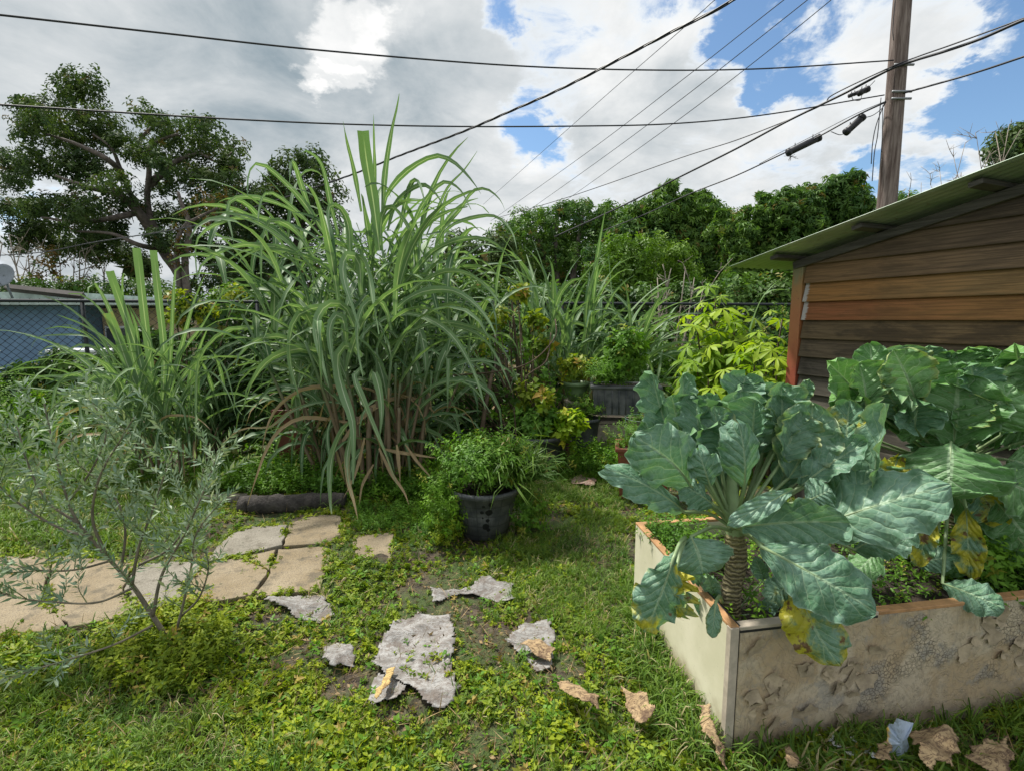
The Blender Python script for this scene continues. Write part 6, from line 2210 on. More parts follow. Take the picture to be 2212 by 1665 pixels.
bush('citrus_shrub', 'dark glossy rounded-leaf shrub between the left cane and the tallest cane', 'shrub',
     [(440, 700, 42, 5.9), (400, 668, 24, 5.9), (480, 730, 46, 5.9), (500, 790, 52, 5.9), (560, 800, 50, 6.0), (440, 780, 40, 5.9), (540, 860, 56, 5.9), (470, 880, 50, 5.8), (600, 880, 50, 6.0), (520, 930, 50, 5.8), (590, 740, 44, 6.1), (640, 800, 50, 6.2)], L_DARK, .115, BROAD, 60, stems=2)
bush('yellow_tipped_shoots', 'young yellow-green shoots on top of the dark shrub beside the left cane', 'shrub', [(392, 652, 20, 5.8), (415, 680, 22, 5.8), (380, 690, 16, 5.8), (510, 640, 14, 5.8), (450, 672, 12, 5.8)], L_YEL, .09, BROAD, 55, stems=1)
bush('dark_understorey', 'dark tangled undergrowth behind and beside the base of the tallest cane', 'undergrowth',
     [(680, 880, 60, 6.3), (740, 940, 60, 6.2), (930, 860, 60, 6.2), (1000, 880, 60, 6.2), (960, 940, 50, 6.0), (1040, 930, 46, 6.0), (1080, 860, 56, 6.3), (860, 900, 60, 6.2), (620, 940, 50, 6.0), (1100, 940, 40, 5.9), (900, 980, 40, 5.8)], L_DARK, .11, BROAD, 34, stems=3, kind='stuff')
bush('tangled_brown_shrub', 'twiggy shrub with sparse yellowing leaves between the tallest cane and the green pot', 'shrub',
     [(1130, 840, 40, 5.7), (1090, 760, 50, 6.2), (1130, 700, 40, 6.3), (1060, 800, 50, 6.1), (1020, 760, 44, 6.3), (1170, 780, 40, 6.0), (980, 820, 40, 6.1), (1100, 650, 20, 6.4)], L_HEDGE, .085, BROAD, 22, stems=6)
bush('yellow_leaf_cluster', 'mottled yellow broad leaves hanging above the large black pot', 'shrub', [(1150, 858, 18, 5.3), (1180, 872, 16, 5.2), (1120, 640, 9, 6.0), (1078, 690, 9, 6.1), (1175, 755, 10, 5.9), (1155, 700, 7, 6.1)], L_YEL, .13, BROAD, 26, stems=1)
bush('green_tangle', 'green tangle of leafy stems between the tallest cane and the large black pot', 'shrub', [(1170, 830, 34, 5.7), (1120, 900, 30, 5.6), (1080, 880, 36, 5.8), (1200, 850, 26, 5.7), (1060, 740, 34, 6.2), (1140, 760, 34, 6.1)], L_HERB, .09, BROAD, 40, stems=3)
bush('middle_herb_bank', 'bank of mixed green herbs between the black trough and the shed', 'weeds',
     [(1420, 760, 44, 7.2), (1470, 790, 44, 7.0), (1400, 800, 44, 6.8), (1450, 830, 40, 6.6), (1500, 820, 40, 6.4), (1560, 840, 40, 6.2), (1540, 870, 40, 5.8), (1480, 870, 44, 6.0), (1420, 850, 36, 6.2), (1620, 850, 40, 5.6), (1640, 900, 50, 5.2), (1560, 900, 50, 5.2), (1680, 720, 30, 6.6), (1690, 690, 26, 7), (1400, 720, 40, 7.6), (1470, 730, 36, 7.6)], L_HERB, .075, HERB, 80, kind='stuff')
bush('rusty_herb_patch', 'reddish-green herb patch behind the far collard leaves', 'weeds', [(1500, 860, 24, 5.5), (1490, 830, 22, 5.6), (1440, 870, 18, 5.6)], L_YEL, .05, HERB, 160, kind='stuff')


def cassava(label, stemsl, sizes=.24):
    b = D(*stemsl[0][0]); b[2] = 0
    root = thing('cassava_plant', label, 'cassava', b, 'cassava plants beside the shed')
    n = 0
    tops = []
    for (base, tip, cnt) in stemsl:
        b0 = D(*base); b0[2] = 0
        t1 = D(*tip)
        sp = smoothpts([b0, (b0 + t1) / 2 + rng.normal(size=3) * .05, t1], 8)
        mb = MB(); mb.tube(sp, np.linspace(.016, .007, len(sp)), 6); mb.mk('stem', M_BROWNSTEM, root)
        for k in range(cnt):
            f = .25 + .75 * (k + 1) / cnt
            p = np.array(sp[min(len(sp) - 1, int(f * (len(sp) - 1)))])
            az = k * 2.4 + random.uniform(-.4, .4)
            el = random.uniform(.1, .8) * (1.2 if f > .85 else .8)
            Lp = random.uniform(.16, .34) * (1.15 - .4 * f)
            q = p + np.array([cos(az) * cos(el), sin(az) * cos(el), sin(el)]) * Lp
            M = rotm(az, -random.uniform(.1, .7), random.uniform(-.5, .5))
            tv, tf = palmate(7, sizes * random.uniform(.65, 1.1) * (.75 if f > .93 else 1), .26)
            V = tv @ M.T + q
            if n < 300:
                rv = random.random() * .9
                mk('leaf', V, tf, L_CASS, root, smooth=False, attrs={'rnd': np.full(len(V), rv)})
                n += 1
            mbp = (p, q)
            tops.append(mbp)
    mb = MB()
    for p, q in tops:
        mb.tube([p, (p + q) / 2 + Z3 * .015, q], .0035, 4, False)
    mb.mk('leaf_stalks', M_STEM, root, kind='stuff')
    return root


cassava('bushy bright cassava with hand-shaped leaves, left one beside the shed', [((1560, 900, 5.9), (1545, 640, 5.9), 34), ((1540, 900, 5.9), (1505, 700, 5.8), 30), ((1570, 900, 5.9), (1590, 690, 5.8), 30),
        ((1550, 900, 5.9), (1560, 740, 5.5), 28), ((1530, 900, 5.9), (1500, 780, 5.6), 26), ((1580, 900, 5.9), (1620, 740, 5.8), 26), ((1560, 900, 5.7), (1580, 800, 5.4), 22), ((1540, 900, 5.7), (1530, 820, 5.4), 18)], .25)
cassava('yellower cassava close against the shed corner post', [((1660, 900, 5.0), (1690, 690, 5.0), 26), ((1650, 900, 5.0), (1655, 740, 5.0), 24), ((1670, 900, 5.0), (1680, 780, 4.8), 22), ((1640, 900, 5.0), (1630, 790, 5.0), 20), ((1665, 900, 4.9), (1665, 830, 4.7), 16)], .2)
sh = D(1640, 800, 5.6); sh[2] = 0
reed = thing('reed_shoot', 'thin reed with two narrow leaves crossing in front of the shed eave', 'reed', sh)
leaf_obj(reed, [D(1605, 790, 5.6), D(1625, 700, 5.6), D(1650, 640, 5.5), D(1698, 592, 5.5)], .05, 0, .9)
leaf_obj(reed, [D(1650, 640, 5.5), D(1670, 628, 5.5), D(1702, 626, 5.5)], .045, 0, .9)

# ------------------------------------------------------------------ pots
M_BLKP = plain('sun_bleached_black_plastic', (.045, .052, .062), .6, 7, .5, .3, col2=(.13, .135, .14))
M_BLKP2 = plain('black_plastic', (.02, .023, .028), .5, 7, .4, .2, col2=(.06, .065, .07))
M_GRNP = plain('green_plastic', (.17, .26, .12), .5, 6, .15, .1)
M_TERRA = plain('terracotta_plastic', (.19, .058, .028), .55, 6, .25, .2)
M_RUST = plain('rusty_iron', (.16, .075, .045), .85, 30, .5, .6, col2=(.07, .04, .035))
M_PLANK = woodmat('grey_plank_wood', (.22, .19, .15), (.24, .20, .17), wear=.2)
M_BLOCK = plain('concrete_block', (.32, .28, .22), .9, 12, .3, .5)


def pot(name, label, cat, c, r0, r1, h, mat, rim=.02, nrib=0, fill=.86, group=None, par=None):
    root = thing(name, label, cat, c, group)
    c = np.asarray(c, dtype=float)
    n = 40
    prof = [(r0 * .98, 0), (r0, .0), (r0 + (r1 - r0) * .5, h * .5), (r1, h - rim * 1.3), (r1 + rim * .55, h - rim * 1.2), (r1 + rim * .6, h), (r1 - .004, h + .001), (r1 - .012, h - .02), (r0 + (r1 - r0) * .75 - .012, h * .7)]
    V = []
    for (r, z) in prof:
        for k in range(n):
            a = 2 * pi * k / n
            rr_ = r * (1 + (.012 * (1 if (k * nrib // n) % 2 else -1) if nrib and .1 < z / h < .85 else 0))
            V.append(c + np.array([rr_ * cos(a), rr_ * sin(a), z]))
    Fc = [(i * n + k, i * n + (k + 1) % n, (i + 1) * n + (k + 1) % n, (i + 1) * n + k) for i in range(len(prof) - 1) for k in range(n)]
    Fc.append(tuple(range(n - 1, -1, -1)))
    mk('pot_body', V, Fc, mat, root)
    V = [c + np.array([0, 0, h * fill + .01])] + [c + np.array([(r0 + (r1 - r0) * .8) * cos(2 * pi * k / n), (r0 + (r1 - r0) * .8) * sin(2 * pi * k / n), h * fill]) for k in range(n)]
    mk('soil', V, [(0, k + 1, (k + 1) % n + 1) for k in range(n)], M_SOIL, root)
    return root


def growth(root, c, R_, n, size, temps, mat, name='herbs', up=.9, inner=.2, stuff=True, flat=.6):
    V, Fc, A = foliage(np.asarray(c), np.asarray(R_), n, size, temps, up, inner)
    o = mk(name, V, Fc, mat, root, smooth=False, attrs={'rnd': A})
    if stuff: o['kind'] = 'stuff'
    return o


def growth_t(name, label, cat, c, R_, n, size, temps, mat, up=.9, inner=.2, extra=None):
    root = thing(name, label, cat, (c[0], c[1], c[2] - R_[2]))
    growth(root, c, R_, n, size, temps, mat, 'foliage', up, inner)
    return root


TUFTL = [tuft(9, 1.0, .045, (.5, 1.3)) for _ in range(3)]
tc = np.array([-.21, 3.72, 0])


def tubmat():
    m, t, bsdf, out = newmat('scuffed_tub_plastic')
    o = t.obj()
    s = t.node('ShaderNodeSeparateXYZ'); t.link(o, s.inputs[0])
    ang = t.math('ARCTAN2', s.outputs[0], t.math('MULTIPLY', s.outputs[1], -1.0))
    cb2 = t.node('ShaderNodeCombineXYZ')
    t.link(t.math('MULTIPLY', ang, 3.0), cb2.inputs[0]); t.link(t.math('MULTIPLY', s.outputs[2], 9.0), cb2.inputs[1])
    scr = t.noise(t.vmath('MULTIPLY', cb2.outputs[0], (9, .7, 1)), 1.5, 4, .7)
    scr2 = t.noise(t.vmath('MULTIPLY', cb2.outputs[0], (.8, 8, 1)), 1.5, 4, .7)
    n = t.noise(o, 9, 5, .65)
    c = t.mix(t.step(n, .35, .7), (.05, .056, .063), (.12, .125, .13))
    c = t.mix(t.math('MULTIPLY', t.step(scr, .58, .68), .5), c, (.22, .225, .23))
    c = t.mix(t.math('MULTIPLY', t.step(scr2, .60, .68), .5), c, (.03, .033, .038))
    # staves and hoops moulded into the tub
    st = t.math('ABSOLUTE', t.math('SUBTRACT', t.math('FRACT', t.math('MULTIPLY', ang, 2.6)), .5))
    hp = t.math('ABSOLUTE', t.math('SUBTRACT', t.math('FRACT', t.math('MULTIPLY', s.outputs[2], 13.0)), .5))
    ln = t.math('MAXIMUM', t.step(st, .045, .02), t.step(hp, .05, .02))
    c = t.mix(t.math('MULTIPLY', ln, .6), c, (.025, .027, .03))
    # worn-through black blotches running down the front
    for (a_, z_, r_) in [(.24, .30, .030), (.20, .235, .050), (.16, .17, .036), (.10, .12, .052), (-.02, .235, .024), (.0, .19, .022), (.03, .285, .018), (.20, .09, .03)]:
        dx = t.math('MULTIPLY', t.math('SUBTRACT', ang, a_), .22)
        dz_ = t.math('SUBTRACT', s.outputs[2], z_)
        dd = t.math('SQRT', t.math('ADD', t.math('MULTIPLY', dx, dx), t.math('MULTIPLY', dz_, dz_)))
        dd = t.math('ADD', dd, t.math('MULTIPLY', t.math('SUBTRACT', n, .5), .03))
        c = t.mix(t.step(dd, r_ * .55, r_ * .45), c, (.008, .009, .011))
    t.link(c, bsdf.inputs['Base Color'])
    bsdf.inputs['Roughness'].default_value = .6
    bump(t, bsdf, t.math('SUBTRACT', scr, ln), .4, .005)
    return m


M_TUB = tubmat()
tub = pot('barrel_tub', 'scuffed black half-barrel tub overflowing with weeds, nearest the camera in the middle', 'tub', tc, .175, .258, .37, M_TUB, .03)
growth_t('tub_weeds', 'bright green bushy weeds and grass overflowing the scuffed half-barrel tub', 'weeds', tc + [.02, -.01, .53], (.35, .28, .17), 800, .085, HERB, L_HERB, inner=.1)
growth_t('tub_grass', 'arching grass tufts spilling over the right of the scuffed tub', 'grass', tc + [.29, -.0, .46], (.18, .17, .08), 60, .30, TUFTL, L_GRASS, up=2)
growth_t('tub_grass', 'long grass blades rising from the middle of the scuffed tub', 'grass', tc + [.02, .05, .40], (.22, .18, .06), 34, .30, TUFTL, L_GRASS, up=3)
growth_t('climbing_weed', 'broad-leaved green weed climbing the left side of the scuffed tub', 'weeds', tc + [-.29, -.12, .22], (.14, .16, .26), 420, .075, HERB, L_HERB, inner=.1)
growth_t('climbing_weed', 'lime weed hanging low over the left front of the scuffed tub', 'weeds', tc + [-.27, -.24, .10], (.08, .06, .10), 70, .07, HERB, L_WEED, inner=.1)
growth_t('side_weed', 'green weed growing against the right of the scuffed tub', 'weeds', tc + [.33, .02, .16], (.13, .12, .18), 190, .075, HERB, L_HERB, inner=.1)

bp = np.array([.27, 5.25, 0])
pot('large_black_pot', 'large round black pot with a curled rim behind the tub', 'pot', bp, .21, .285, .42, M_BLKP2, .035)
growth_t('pot_herb', 'clover-like herb filling the large round black pot', 'herb', bp + [0, 0, .52], (.26, .24, .16), 420, .075, BROAD, L_HERB, inner=.1)
growth_t('bitter_melon_vine', 'lobed pale leaves leaning out of the right of the large black pot', 'vine', bp + [.3, -.1, .50], (.16, .14, .14), 90, .11, BROAD, L_CASS, inner=.1)
sp0 = D(1262, 912, 5.7); sp0[2] = 0
pot('grey_pot', 'small weathered grey pot half hidden between the large black pot and the trough', 'pot', sp0, .13, .165, .50, M_BLKP, .03)
growth_t('grey_pot_weed', 'light green weeds on top of the small grey pot', 'weeds', sp0 + [0, 0, .6], (.2, .17, .12), 200, .075, HERB, L_HERB, inner=.1)
# stand: planks on blocks
st0 = D(1330, 900, 5.9); zt = st0[2]
stand = thing('plank_stand', 'grey planks laid on concrete blocks, carrying the trough and the green pot', 'stand', (st0[0], st0[1], 0))
for k in range(4):
    mb = MB(); mb.box((st0[0] - .12, st0[1] - .18 + k * .14, zt - .02 + .002 * k), X3, Y3, Z3, 1.15, .12, .035); bev(mb.mk('plank', M_PLANK, stand, smooth=False), .004)
for dx in (-.6, -.1, .25):
    for dy in (-.15, .2):
        for lv in range(2):
            hgt = (zt - .04) / 2
            mb = MB(); mb.box((st0[0] + dx + .01 * lv, st0[1] + dy, hgt * (lv + .5)), X3, Y3, Z3, .36, .17, hgt - .006); bev(mb.mk('block', M_BLOCK, stand, smooth=False), .006)
tp0 = D(1222, 860, 6.0)
gp = D(1244, 862, 5.95)
lift = thing('pot_block', 'stacked concrete block under the small green pot', 'block', (gp[0], gp[1], 0))
mb = MB(); mb.box((gp[0], gp[1], gp[2] / 2 - .005), X3, Y3, Z3, .26, .26, gp[2] - .01); bev(mb.mk('block_body', M_BLOCK, lift, smooth=False), .006)
pot('green_pot', 'small round green plastic pot with a thick rim', 'pot', gp, .095, .13, .205, M_GRNP, .035)
growth_t('yellow_pot_plant', 'drooping yellow-green leaves of the plant in the small green pot', 'plant', gp + [.0, 0, .34], (.17, .14, .12), 70, .10, BROAD, L_YEL, inner=.1)
# trough
tq = D(1348, 892, 5.75)
trough = thing('black_trough', 'rectangular weathered black plastic trough full of herbs', 'trough', (tq[0], tq[1], tq[2]))
th_, tw, td_ = .335, .74, .36


def troughmesh(root, c, w_, d_, h, mat, taper=.03, th=.015, rimw=.02, yaw=0.0):
    R_ = np.array([[cos(yaw), -sin(yaw), 0], [sin(yaw), cos(yaw), 0], [0, 0, 1]])
    rings = [(w_ / 2 - taper, d_ / 2 - taper, 0), (w_ / 2 - taper * .1, d_ / 2 - taper * .1, h - .035), (w_ / 2 + rimw, d_ / 2 + rimw, h - .032), (w_ / 2 + rimw, d_ / 2 + rimw, h), (w_ / 2 - th, d_ / 2 - th, h), (w_ / 2 - taper - th, d_ / 2 - taper - th, h * .3)]
    V = []
    for (a, b, z) in rings:
        for (i, j) in ((-1, -1), (1, -1), (1, 1), (-1, 1)):
            V.append(R_ @ np.array([a * i, b * j, z]) + c)
    Fc = [(i * 4 + k, i * 4 + (k + 1) % 4, i * 4 + 4 + (k + 1) % 4, i * 4 + 4 + k) for i in range(len(rings) - 1) for k in range(4)] + [(3, 2, 1, 0)]
    o = mk('trough_body', V, Fc, mat, root, smooth=False)
    bev(o, .006, 2)
    zs_ = h * .85
    V = [R_ @ np.array([(w_ / 2 - th - .004) * i, (d_ / 2 - th - .004) * j, zs_]) + c for (i, j) in ((-1, -1), (1, -1), (1, 1), (-1, 1))]
    mk('soil', V, [(0, 1, 2, 3)], M_SOIL, root)


troughmesh(trough, tq, tw, td_, th_, M_BLKP, yaw=-.12)
ribs = MB()
for k in range(9):
    x = -tw / 2 + .06 + k * .078
    R_ = np.array([[cos(-.12), -sin(-.12), 0], [sin(-.12), cos(-.12), 0], [0, 0, 1]])
    a = R_ @ np.array([x * .95, -td_ / 2 + .024, .02]) + tq
    b = R_ @ np.array([x, -td_ / 2 - .002, th_ - .05]) + tq
    r_ = MB(); r_.tube([a, b], .007, 5); r_.mk('moulded_rib', M_BLKP, trough)
growth_t('trough_herbs', 'leafy green herbs filling the left of the black trough', 'herbs', tq + [-.12, -.02, .47], (.27, .18, .14), 380, .075, HERB, L_HERB, inner=.1)
growth_t('tall_basil', 'tall leafy herb standing up in the middle of the black trough', 'herb', tq + [.0, 0, .66], (.21, .17, .28), 300, .09, BROAD, L_HERB, inner=.05)
growth_t('trough_grass', 'fine grassy herbs over the left rim of the black trough', 'herbs', tq + [-.2, -.08, .42], (.17, .12, .06), 60, .16, TUFTL, L_HERB, up=2.5)
mb = MB()
for k in range(26):
    p = tq + np.array([random.uniform(.02, .33), random.uniform(-.12, .12), th_ - .01]); mb.tube([p, p + rng.normal(size=3) * [.12, .08, .012]], .004, 4)
tagit(mb.mk('dry_stalks', M_TWIG, kind='stuff'), 'dry grey stalks lying on the right of the black trough', 'stalks')
# terracotta pots
t1 = D(660, 950, 5.75); t1[2] = 0
tr1 = thing('terracotta_planter', 'large terracotta planter hidden behind the hanging leaves of the tallest cane', 'planter', t1)
troughmesh(tr1, t1 + [0, 0, 0], .55, .4, .62, M_TERRA, yaw=.15)
t2 = D(1386, 1060, 4.55); t2[2] = 0
tr2 = thing('terracotta_trough', 'terracotta trough behind the left leaves of the near collard', 'planter', t2)
troughmesh(tr2, t2, .46, .36, .47, M_TERRA, yaw=-.2)
growth_t('trough_weed', 'feathery green herb growing out of the terracotta trough', 'herb', t2 + [-.08, -.05, .55], (.24, .2, .2), 360, .05, HERB, L_HERB, inner=.1)
# tomato ring
tr_ = D(1395, 903, 4.9)
ring = thing('plant_support_ring', 'green wire plant support ring above the terracotta trough', 'plant support', (tr_[0], tr_[1], 0))
M_GWIRE = plain('green_wire', (.04, .09, .06), .5, 8, .2, 0)
mb = MB(); mb.tube([tr_ + np.array([.2 * cos(a), .2 * sin(a), .0]) for a in np.linspace(0, 2 * pi, 33)], .006, 5, False); mb.mk('hoop', M_GWIRE, ring)
for a in (.6, 2.7, 4.8):
    mb = MB(); mb.tube([tr_ + [.2 * cos(a), .2 * sin(a), 0], (tr_[0] + .17 * cos(a), tr_[1] + .17 * sin(a), 0)], .005, 5); mb.mk('leg', M_GWIRE, ring)
# rusty pipe
pp0, pp1 = G(1231, 1022), None
pz = D(1227, 957, pp0[1])
pipe = thing('rusty_pipe', 'short rusty iron pipe with a socket top standing in the weeds', 'pipe', pp0)
mb = MB(); mb.tube([pp0 - Z3 * .05, pz - Z3 * .1], .017, 10); mb.mk('pipe_shaft', M_RUST, pipe)
mb = MB(); mb.tube([pz - Z3 * .11, pz - Z3 * .02], .026, 10); mb.tube([pz - Z3 * .02, pz], [.026, .034], 10); mb.mk('socket', M_RUST, pipe)
mb = MB()
mb.tube(smoothpts([D(1045, 1010, 5.2), D(1042, 930, 5.3), D(1052, 860, 5.4), D(1065, 800, 5.6)], 5), [.03, .02], 7)
mb.tube(smoothpts([D(1160, 900, 5.2), D(1135, 820, 5.3), D(1180, 780, 5.6), D(1190, 720, 5.9)], 5), .008, 5)
mb.tube(smoothpts([D(960, 812, 5.3), D(1080, 802, 5.3), D(1150, 780, 5.4), D(1198, 730, 5.5), D(1200, 690, 5.6)], 6), .008, 5)
mb.tube(smoothpts([D(1110, 880, 5.0), D(1118, 960, 5.0), D(1135, 985, 5.0), D(1160, 994, 5.0)], 5), .006, 4)
tagit(mb.mk('bare_stems', M_BROWNSTEM, kind='stuff'), 'bare brown stems and tendrils in the dark gap right of the tallest cane', 'stems')
# grey stake in the middle tangle
sk = D(1075, 900, 6.6); sk[2] = 0
mb = MB(); mb.tube([sk, D(1072, 655, 6.6)], .03, 8); tagit(mb.mk('wooden_stake', M_BARK), 'grey wooden stake standing in the tangle behind the tallest cane', 'stake')

# ------------------------------------------------------------------ small olive, front left
ob = G(372, 1392)
olive = thing('olive_sapling', 'leaning young olive with narrow grey-green leaves at the front left', 'olive tree', ob)
mbt = MB()
twigs = []


def ob_branch(path_, r0, r1, twig_n, tl, first=.25):
    sp = smoothpts(path_, 8)
    mbt.tube(sp, np.linspace(r0, r1, len(sp)), 7)
    twig_n = int(twig_n * .55)
    for k in range(twig_n):
        f = first + (1 - first) * (k + random.random()) / twig_n
        i = min(len(sp) - 2, int(f * (len(sp) - 1)))
        p = np.array(sp[i]); d = np.array(sp[i + 1]) - p; d /= np.linalg.norm(d)
        az = random.uniform(0, 6.28)
        o_ = np.array([cos(az), sin(az) * .8, random.uniform(-.1, .7)])
        e = d * .5 + o_; e /= np.linalg.norm(e)
        L = tl * random.uniform(.5, 1.2)
        q = p + e * L * .5 + rng.normal(size=3) * .015
        end = p + e * L + np.array([0, 0, .10 * L])
        twigs.append(smoothpts([p, q, end], 5))
    twigs.append(sp[len(sp) // 3:])


OB = [
    ([(372, 1392), (330, 1330), (285, 1262), (230, 1200), (170, 1130), (140, 1060), (115, 960), (95, 870)], 2.35, 2.45, .013, .003, 26, .3),
    ([(285, 1262), (300, 1180), (330, 1100), (360, 1010), (380, 950)], 2.36, 2.5, .008, .002, 18, .26),
    ([(230, 1200), (200, 1120), (215, 1030), (260, 950), (290, 900)], 2.36, 2.3, .008, .002, 18, .26),
    ([(330, 1330), (350, 1240), (400, 1150), (440, 1060), (470, 980)], 2.35, 2.5, .009, .002, 20, .28),
    ([(372, 1392), (392, 1320), (412, 1230), (425, 1150), (480, 1080)], 2.36, 2.3, .008, .002, 18, .24),
    ([(200, 1160), (130, 1140), (60, 1100), (10, 1060), (-40, 1000)], 2.38, 2.3, .007, .002, 18, .28),
    ([(170, 1130), (100, 1080), (60, 1000), (40, 930), (20, 890)], 2.4, 2.5, .007, .002, 18, .26),
    ([(240, 1210), (160, 1230), (80, 1230), (0, 1210)], 2.36, 2.2, .006, .002, 16, .26),
    ([(285, 1270), (210, 1300), (120, 1300), (40, 1290), (-30, 1270)], 2.3, 2.1, .006, .002, 16, .26),
    ([(330, 1350), (250, 1390), (160, 1420), (60, 1450), (-20, 1480)], 2.2, 1.95, .006, .002, 13, .2),
    ([(260, 1240), (270, 1140), (240, 1060), (170, 1000), (150, 930)], 2.4, 2.6, .007, .002, 18, .26),
    ([(300, 1220), (370, 1180), (420, 1100), (440, 1010)], 2.4, 2.6, .007, .002, 16, .26),
    ([(150, 1080), (200, 1010), (230, 930), (200, 870)], 2.45, 2.5, .006, .002, 14, .24),
    ([(392, 1330), (430, 1290), (450, 1230), (445, 1190)], 2.36, 2.3, .006, .002, 10, .16),
]
for pts, ya, yb, r0, r1, nt2, tl in OB:
    n = len(pts)
    ob_branch([D(u, v, ya + (yb - ya) * i / (n - 1)) for i, (u, v) in enumerate(pts)], r0, r1, nt2, tl)
pa = D(-30, 1060, 2.2); pc2 = D(130, 1145, 2.25)
mbt.mk('trunk', M_OLSTEM, olive)
mbq = MB()
PP, DD = [], []
for tw_ in twigs:
    tw_ = np.array(tw_)
    mbq.tube(tw_, np.linspace(.0028, .001, len(tw_)), 3, False)
    acc = np.concatenate([[0], np.cumsum(np.linalg.norm(np.diff(tw_, axis=0), axis=1))])
    m = max(3, int(acc[-1] / .016))
    for k in range(m):
        s = acc[-1] * (k + .5) / m
        if s < acc[-1] * .12: continue
        p = np.array([np.interp(s, acc, tw_[:, i]) for i in range(3)])
        j = min(len(tw_) - 2, np.searchsorted(acc, s, 'right') - 1)
        d = tw_[j + 1] - tw_[j]; d /= np.linalg.norm(d) + 1e-9
        n_ = np.cross(d, rng.normal(size=3)); n_ /= np.linalg.norm(n_) + 1e-9
        for sg in (-1, 1):
            PP.append(p); DD.append(d * .8 + n_ * sg * random.uniform(.5, 1))
mbq.mk('twigs', M_STEM, olive, kind='stuff')
lv, lf = leaf1(1, .25, .1, .05)
lv = lv[:, [2, 1, 0]] * np.array([1, 1, 1])     # along +Z
V, Fc, A = scatter(lv, lf, np.array(PP), frames(np.array(DD)), .047 * (.6 + .7 * rng.random(len(PP))))
mk('leaves', V, Fc, L_OLIVE, olive, smooth=False, attrs={'rnd': A}, kind='stuff')
print('olive leaves', len(PP))

# ------------------------------------------------------------------ ground cover
GR = [tuft(7, 1.0, .045, (.2, 1.1)) for _ in range(4)]


def density(x, y):
    return .5 + .26 * np.sin(x * 2.1 + 1.3 * np.sin(y * 1.7)) * np.cos(y * 2.6 + .7 * np.sin(x * 1.3)) + .2 * np.sin(x * 6.3 + y * 4.4 + 2 * np.sin(y * 3)) + .14 * np.sin(x * 13 - y * 11)


def scattered(name, label, cat, mat, temps, n, area, size, keep, zoff=0.0, jit=.35, hs=None):
    (x0, x1, y0, y1) = area
    # sample denser near the camera
    yy = y0 * (y1 / y0) ** rng.random(n)
    xx = (rng.random(n) * 2 - 1) * (yy * 1.12 + .8)
    k = (xx > x0) & (xx < x1)
    xx, yy = xx[k], yy[k]
    p = np.stack([xx, yy], axis=1)
    k = keep(p)
    pj = p + .022 * np.stack([np.sin(yy * 61) + np.sin(yy * 27 + 1) + .5 * rng.normal(size=len(yy)), np.sin(xx * 57) + np.sin(xx * 31 + 2) + .5 * rng.normal(size=len(yy))], axis=1)
    pk = pj * 1.0
    for s in SLABPOLY:
        k &= ~inpoly(pj, s) | (rng.random(len(p)) < .02)
    for s in COVER:
        k &= ~inpoly(pk, s) | (rng.random(len(p)) < (.6 if 'straw' in name or 'litter' in name else .24))
    k &= ~inpoly(p, PLPOLY)
    k &= np.hypot(p[:, 0] - tc[0], p[:, 1] - tc[1]) > .19
    p = p[k]
    P3 = np.concatenate([p, (gz(p[:, 0], p[:, 1]) + zoff)[:, None]], axis=1)
    idx = rng.integers(0, len(temps), len(p))
    dd = np.array([0, 0, 1.0]) + rng.normal(size=(len(p), 3)) * jit
    sc_ = size * (.5 + .9 * rng.random(len(p)) ** 1.5) * (hs(p) if hs is not None else 1)
    parts = [scatter(tv, tf, P3[idx == i], frames(dd[idx == i]), sc_[idx == i]) for i, (tv, tf) in enumerate(temps) if (idx == i).any()]
    V, Fc, A = combine(parts)
    o = mk(name, V, Fc, mat, smooth=False, attrs={'rnd': A}, kind='stuff', origin=(0, 0, 0))
    tagit(o, label, cat)
    print(name, len(p), 'plants', len(Fc), 'faces')


def is_weed(p):      # mostly creeping weed; elsewhere grass
    return np.clip(.84 + .45 * np.sin(p[:, 0] * 1.9 + 2.2) * np.cos(p[:, 1] * 2.3 + .4) + .25 * np.sin(p[:, 0] * 5 + p[:, 1] * 6), .12, .97)


hsf = lambda p: .55 + .75 * np.clip(density(p[:, 0], p[:, 1]), 0, 1.2)
scattered('creeping_weeds', 'lime green creeping weeds covering most of the yard between the slabs and the planter', 'weeds', L_WEED, WEED, 52000, (-7, 6, 1.35, 5.2), .046,
          lambda p: (rng.random(len(p)) < np.clip((density(p[:, 0], p[:, 1]) - .15) * 2.6, .06, 1) * is_weed(p)), jit=.45, hs=hsf)
scattered('low_clover', 'darker low clover and broad seedlings between the creeping weeds', 'weeds', L_HERB, BROAD, 12000, (-7, 6, 1.35, 6), .036,
          lambda p: (rng.random(len(p)) < np.clip(density(p[:, 0] + 3, p[:, 1]) * 1.2, .1, .9)), jit=.4)
scattered('yard_grass', 'short bright grass blades growing through the weeds', 'grass', L_GRASS, GR, 20000, (-7, 6, 1.35, 6.2), .085,
          lambda p: (rng.random(len(p)) < np.clip(1.25 - is_weed(p), .08, 1) * np.clip(density(p[:, 0] - 2, p[:, 1]) * 1.9, .15, 1)), jit=.3, hs=hsf)
scattered('far_ground_cover', 'low green growth on the ground beyond the path and pots', 'weeds', L_HERB, FARW, 20000, (-12, 12, 4.8, 22), .12,
          lambda p: rng.random(len(p)) < .9, jit=.4)
scattered('leaf_litter', 'small brown scraps of dead leaf littering the bare soil', 'leaf litter', L_STRAW, [leaf1(1, .5, .2, .2), leaf1(1, .3, .3, -.2)], 26000, (-6, 6, 1.35, 5), .026,
          lambda p: rng.random(len(p)) < np.clip(1.1 - density(p[:, 0], p[:, 1]), .08, 1), zoff=.01, jit=3)
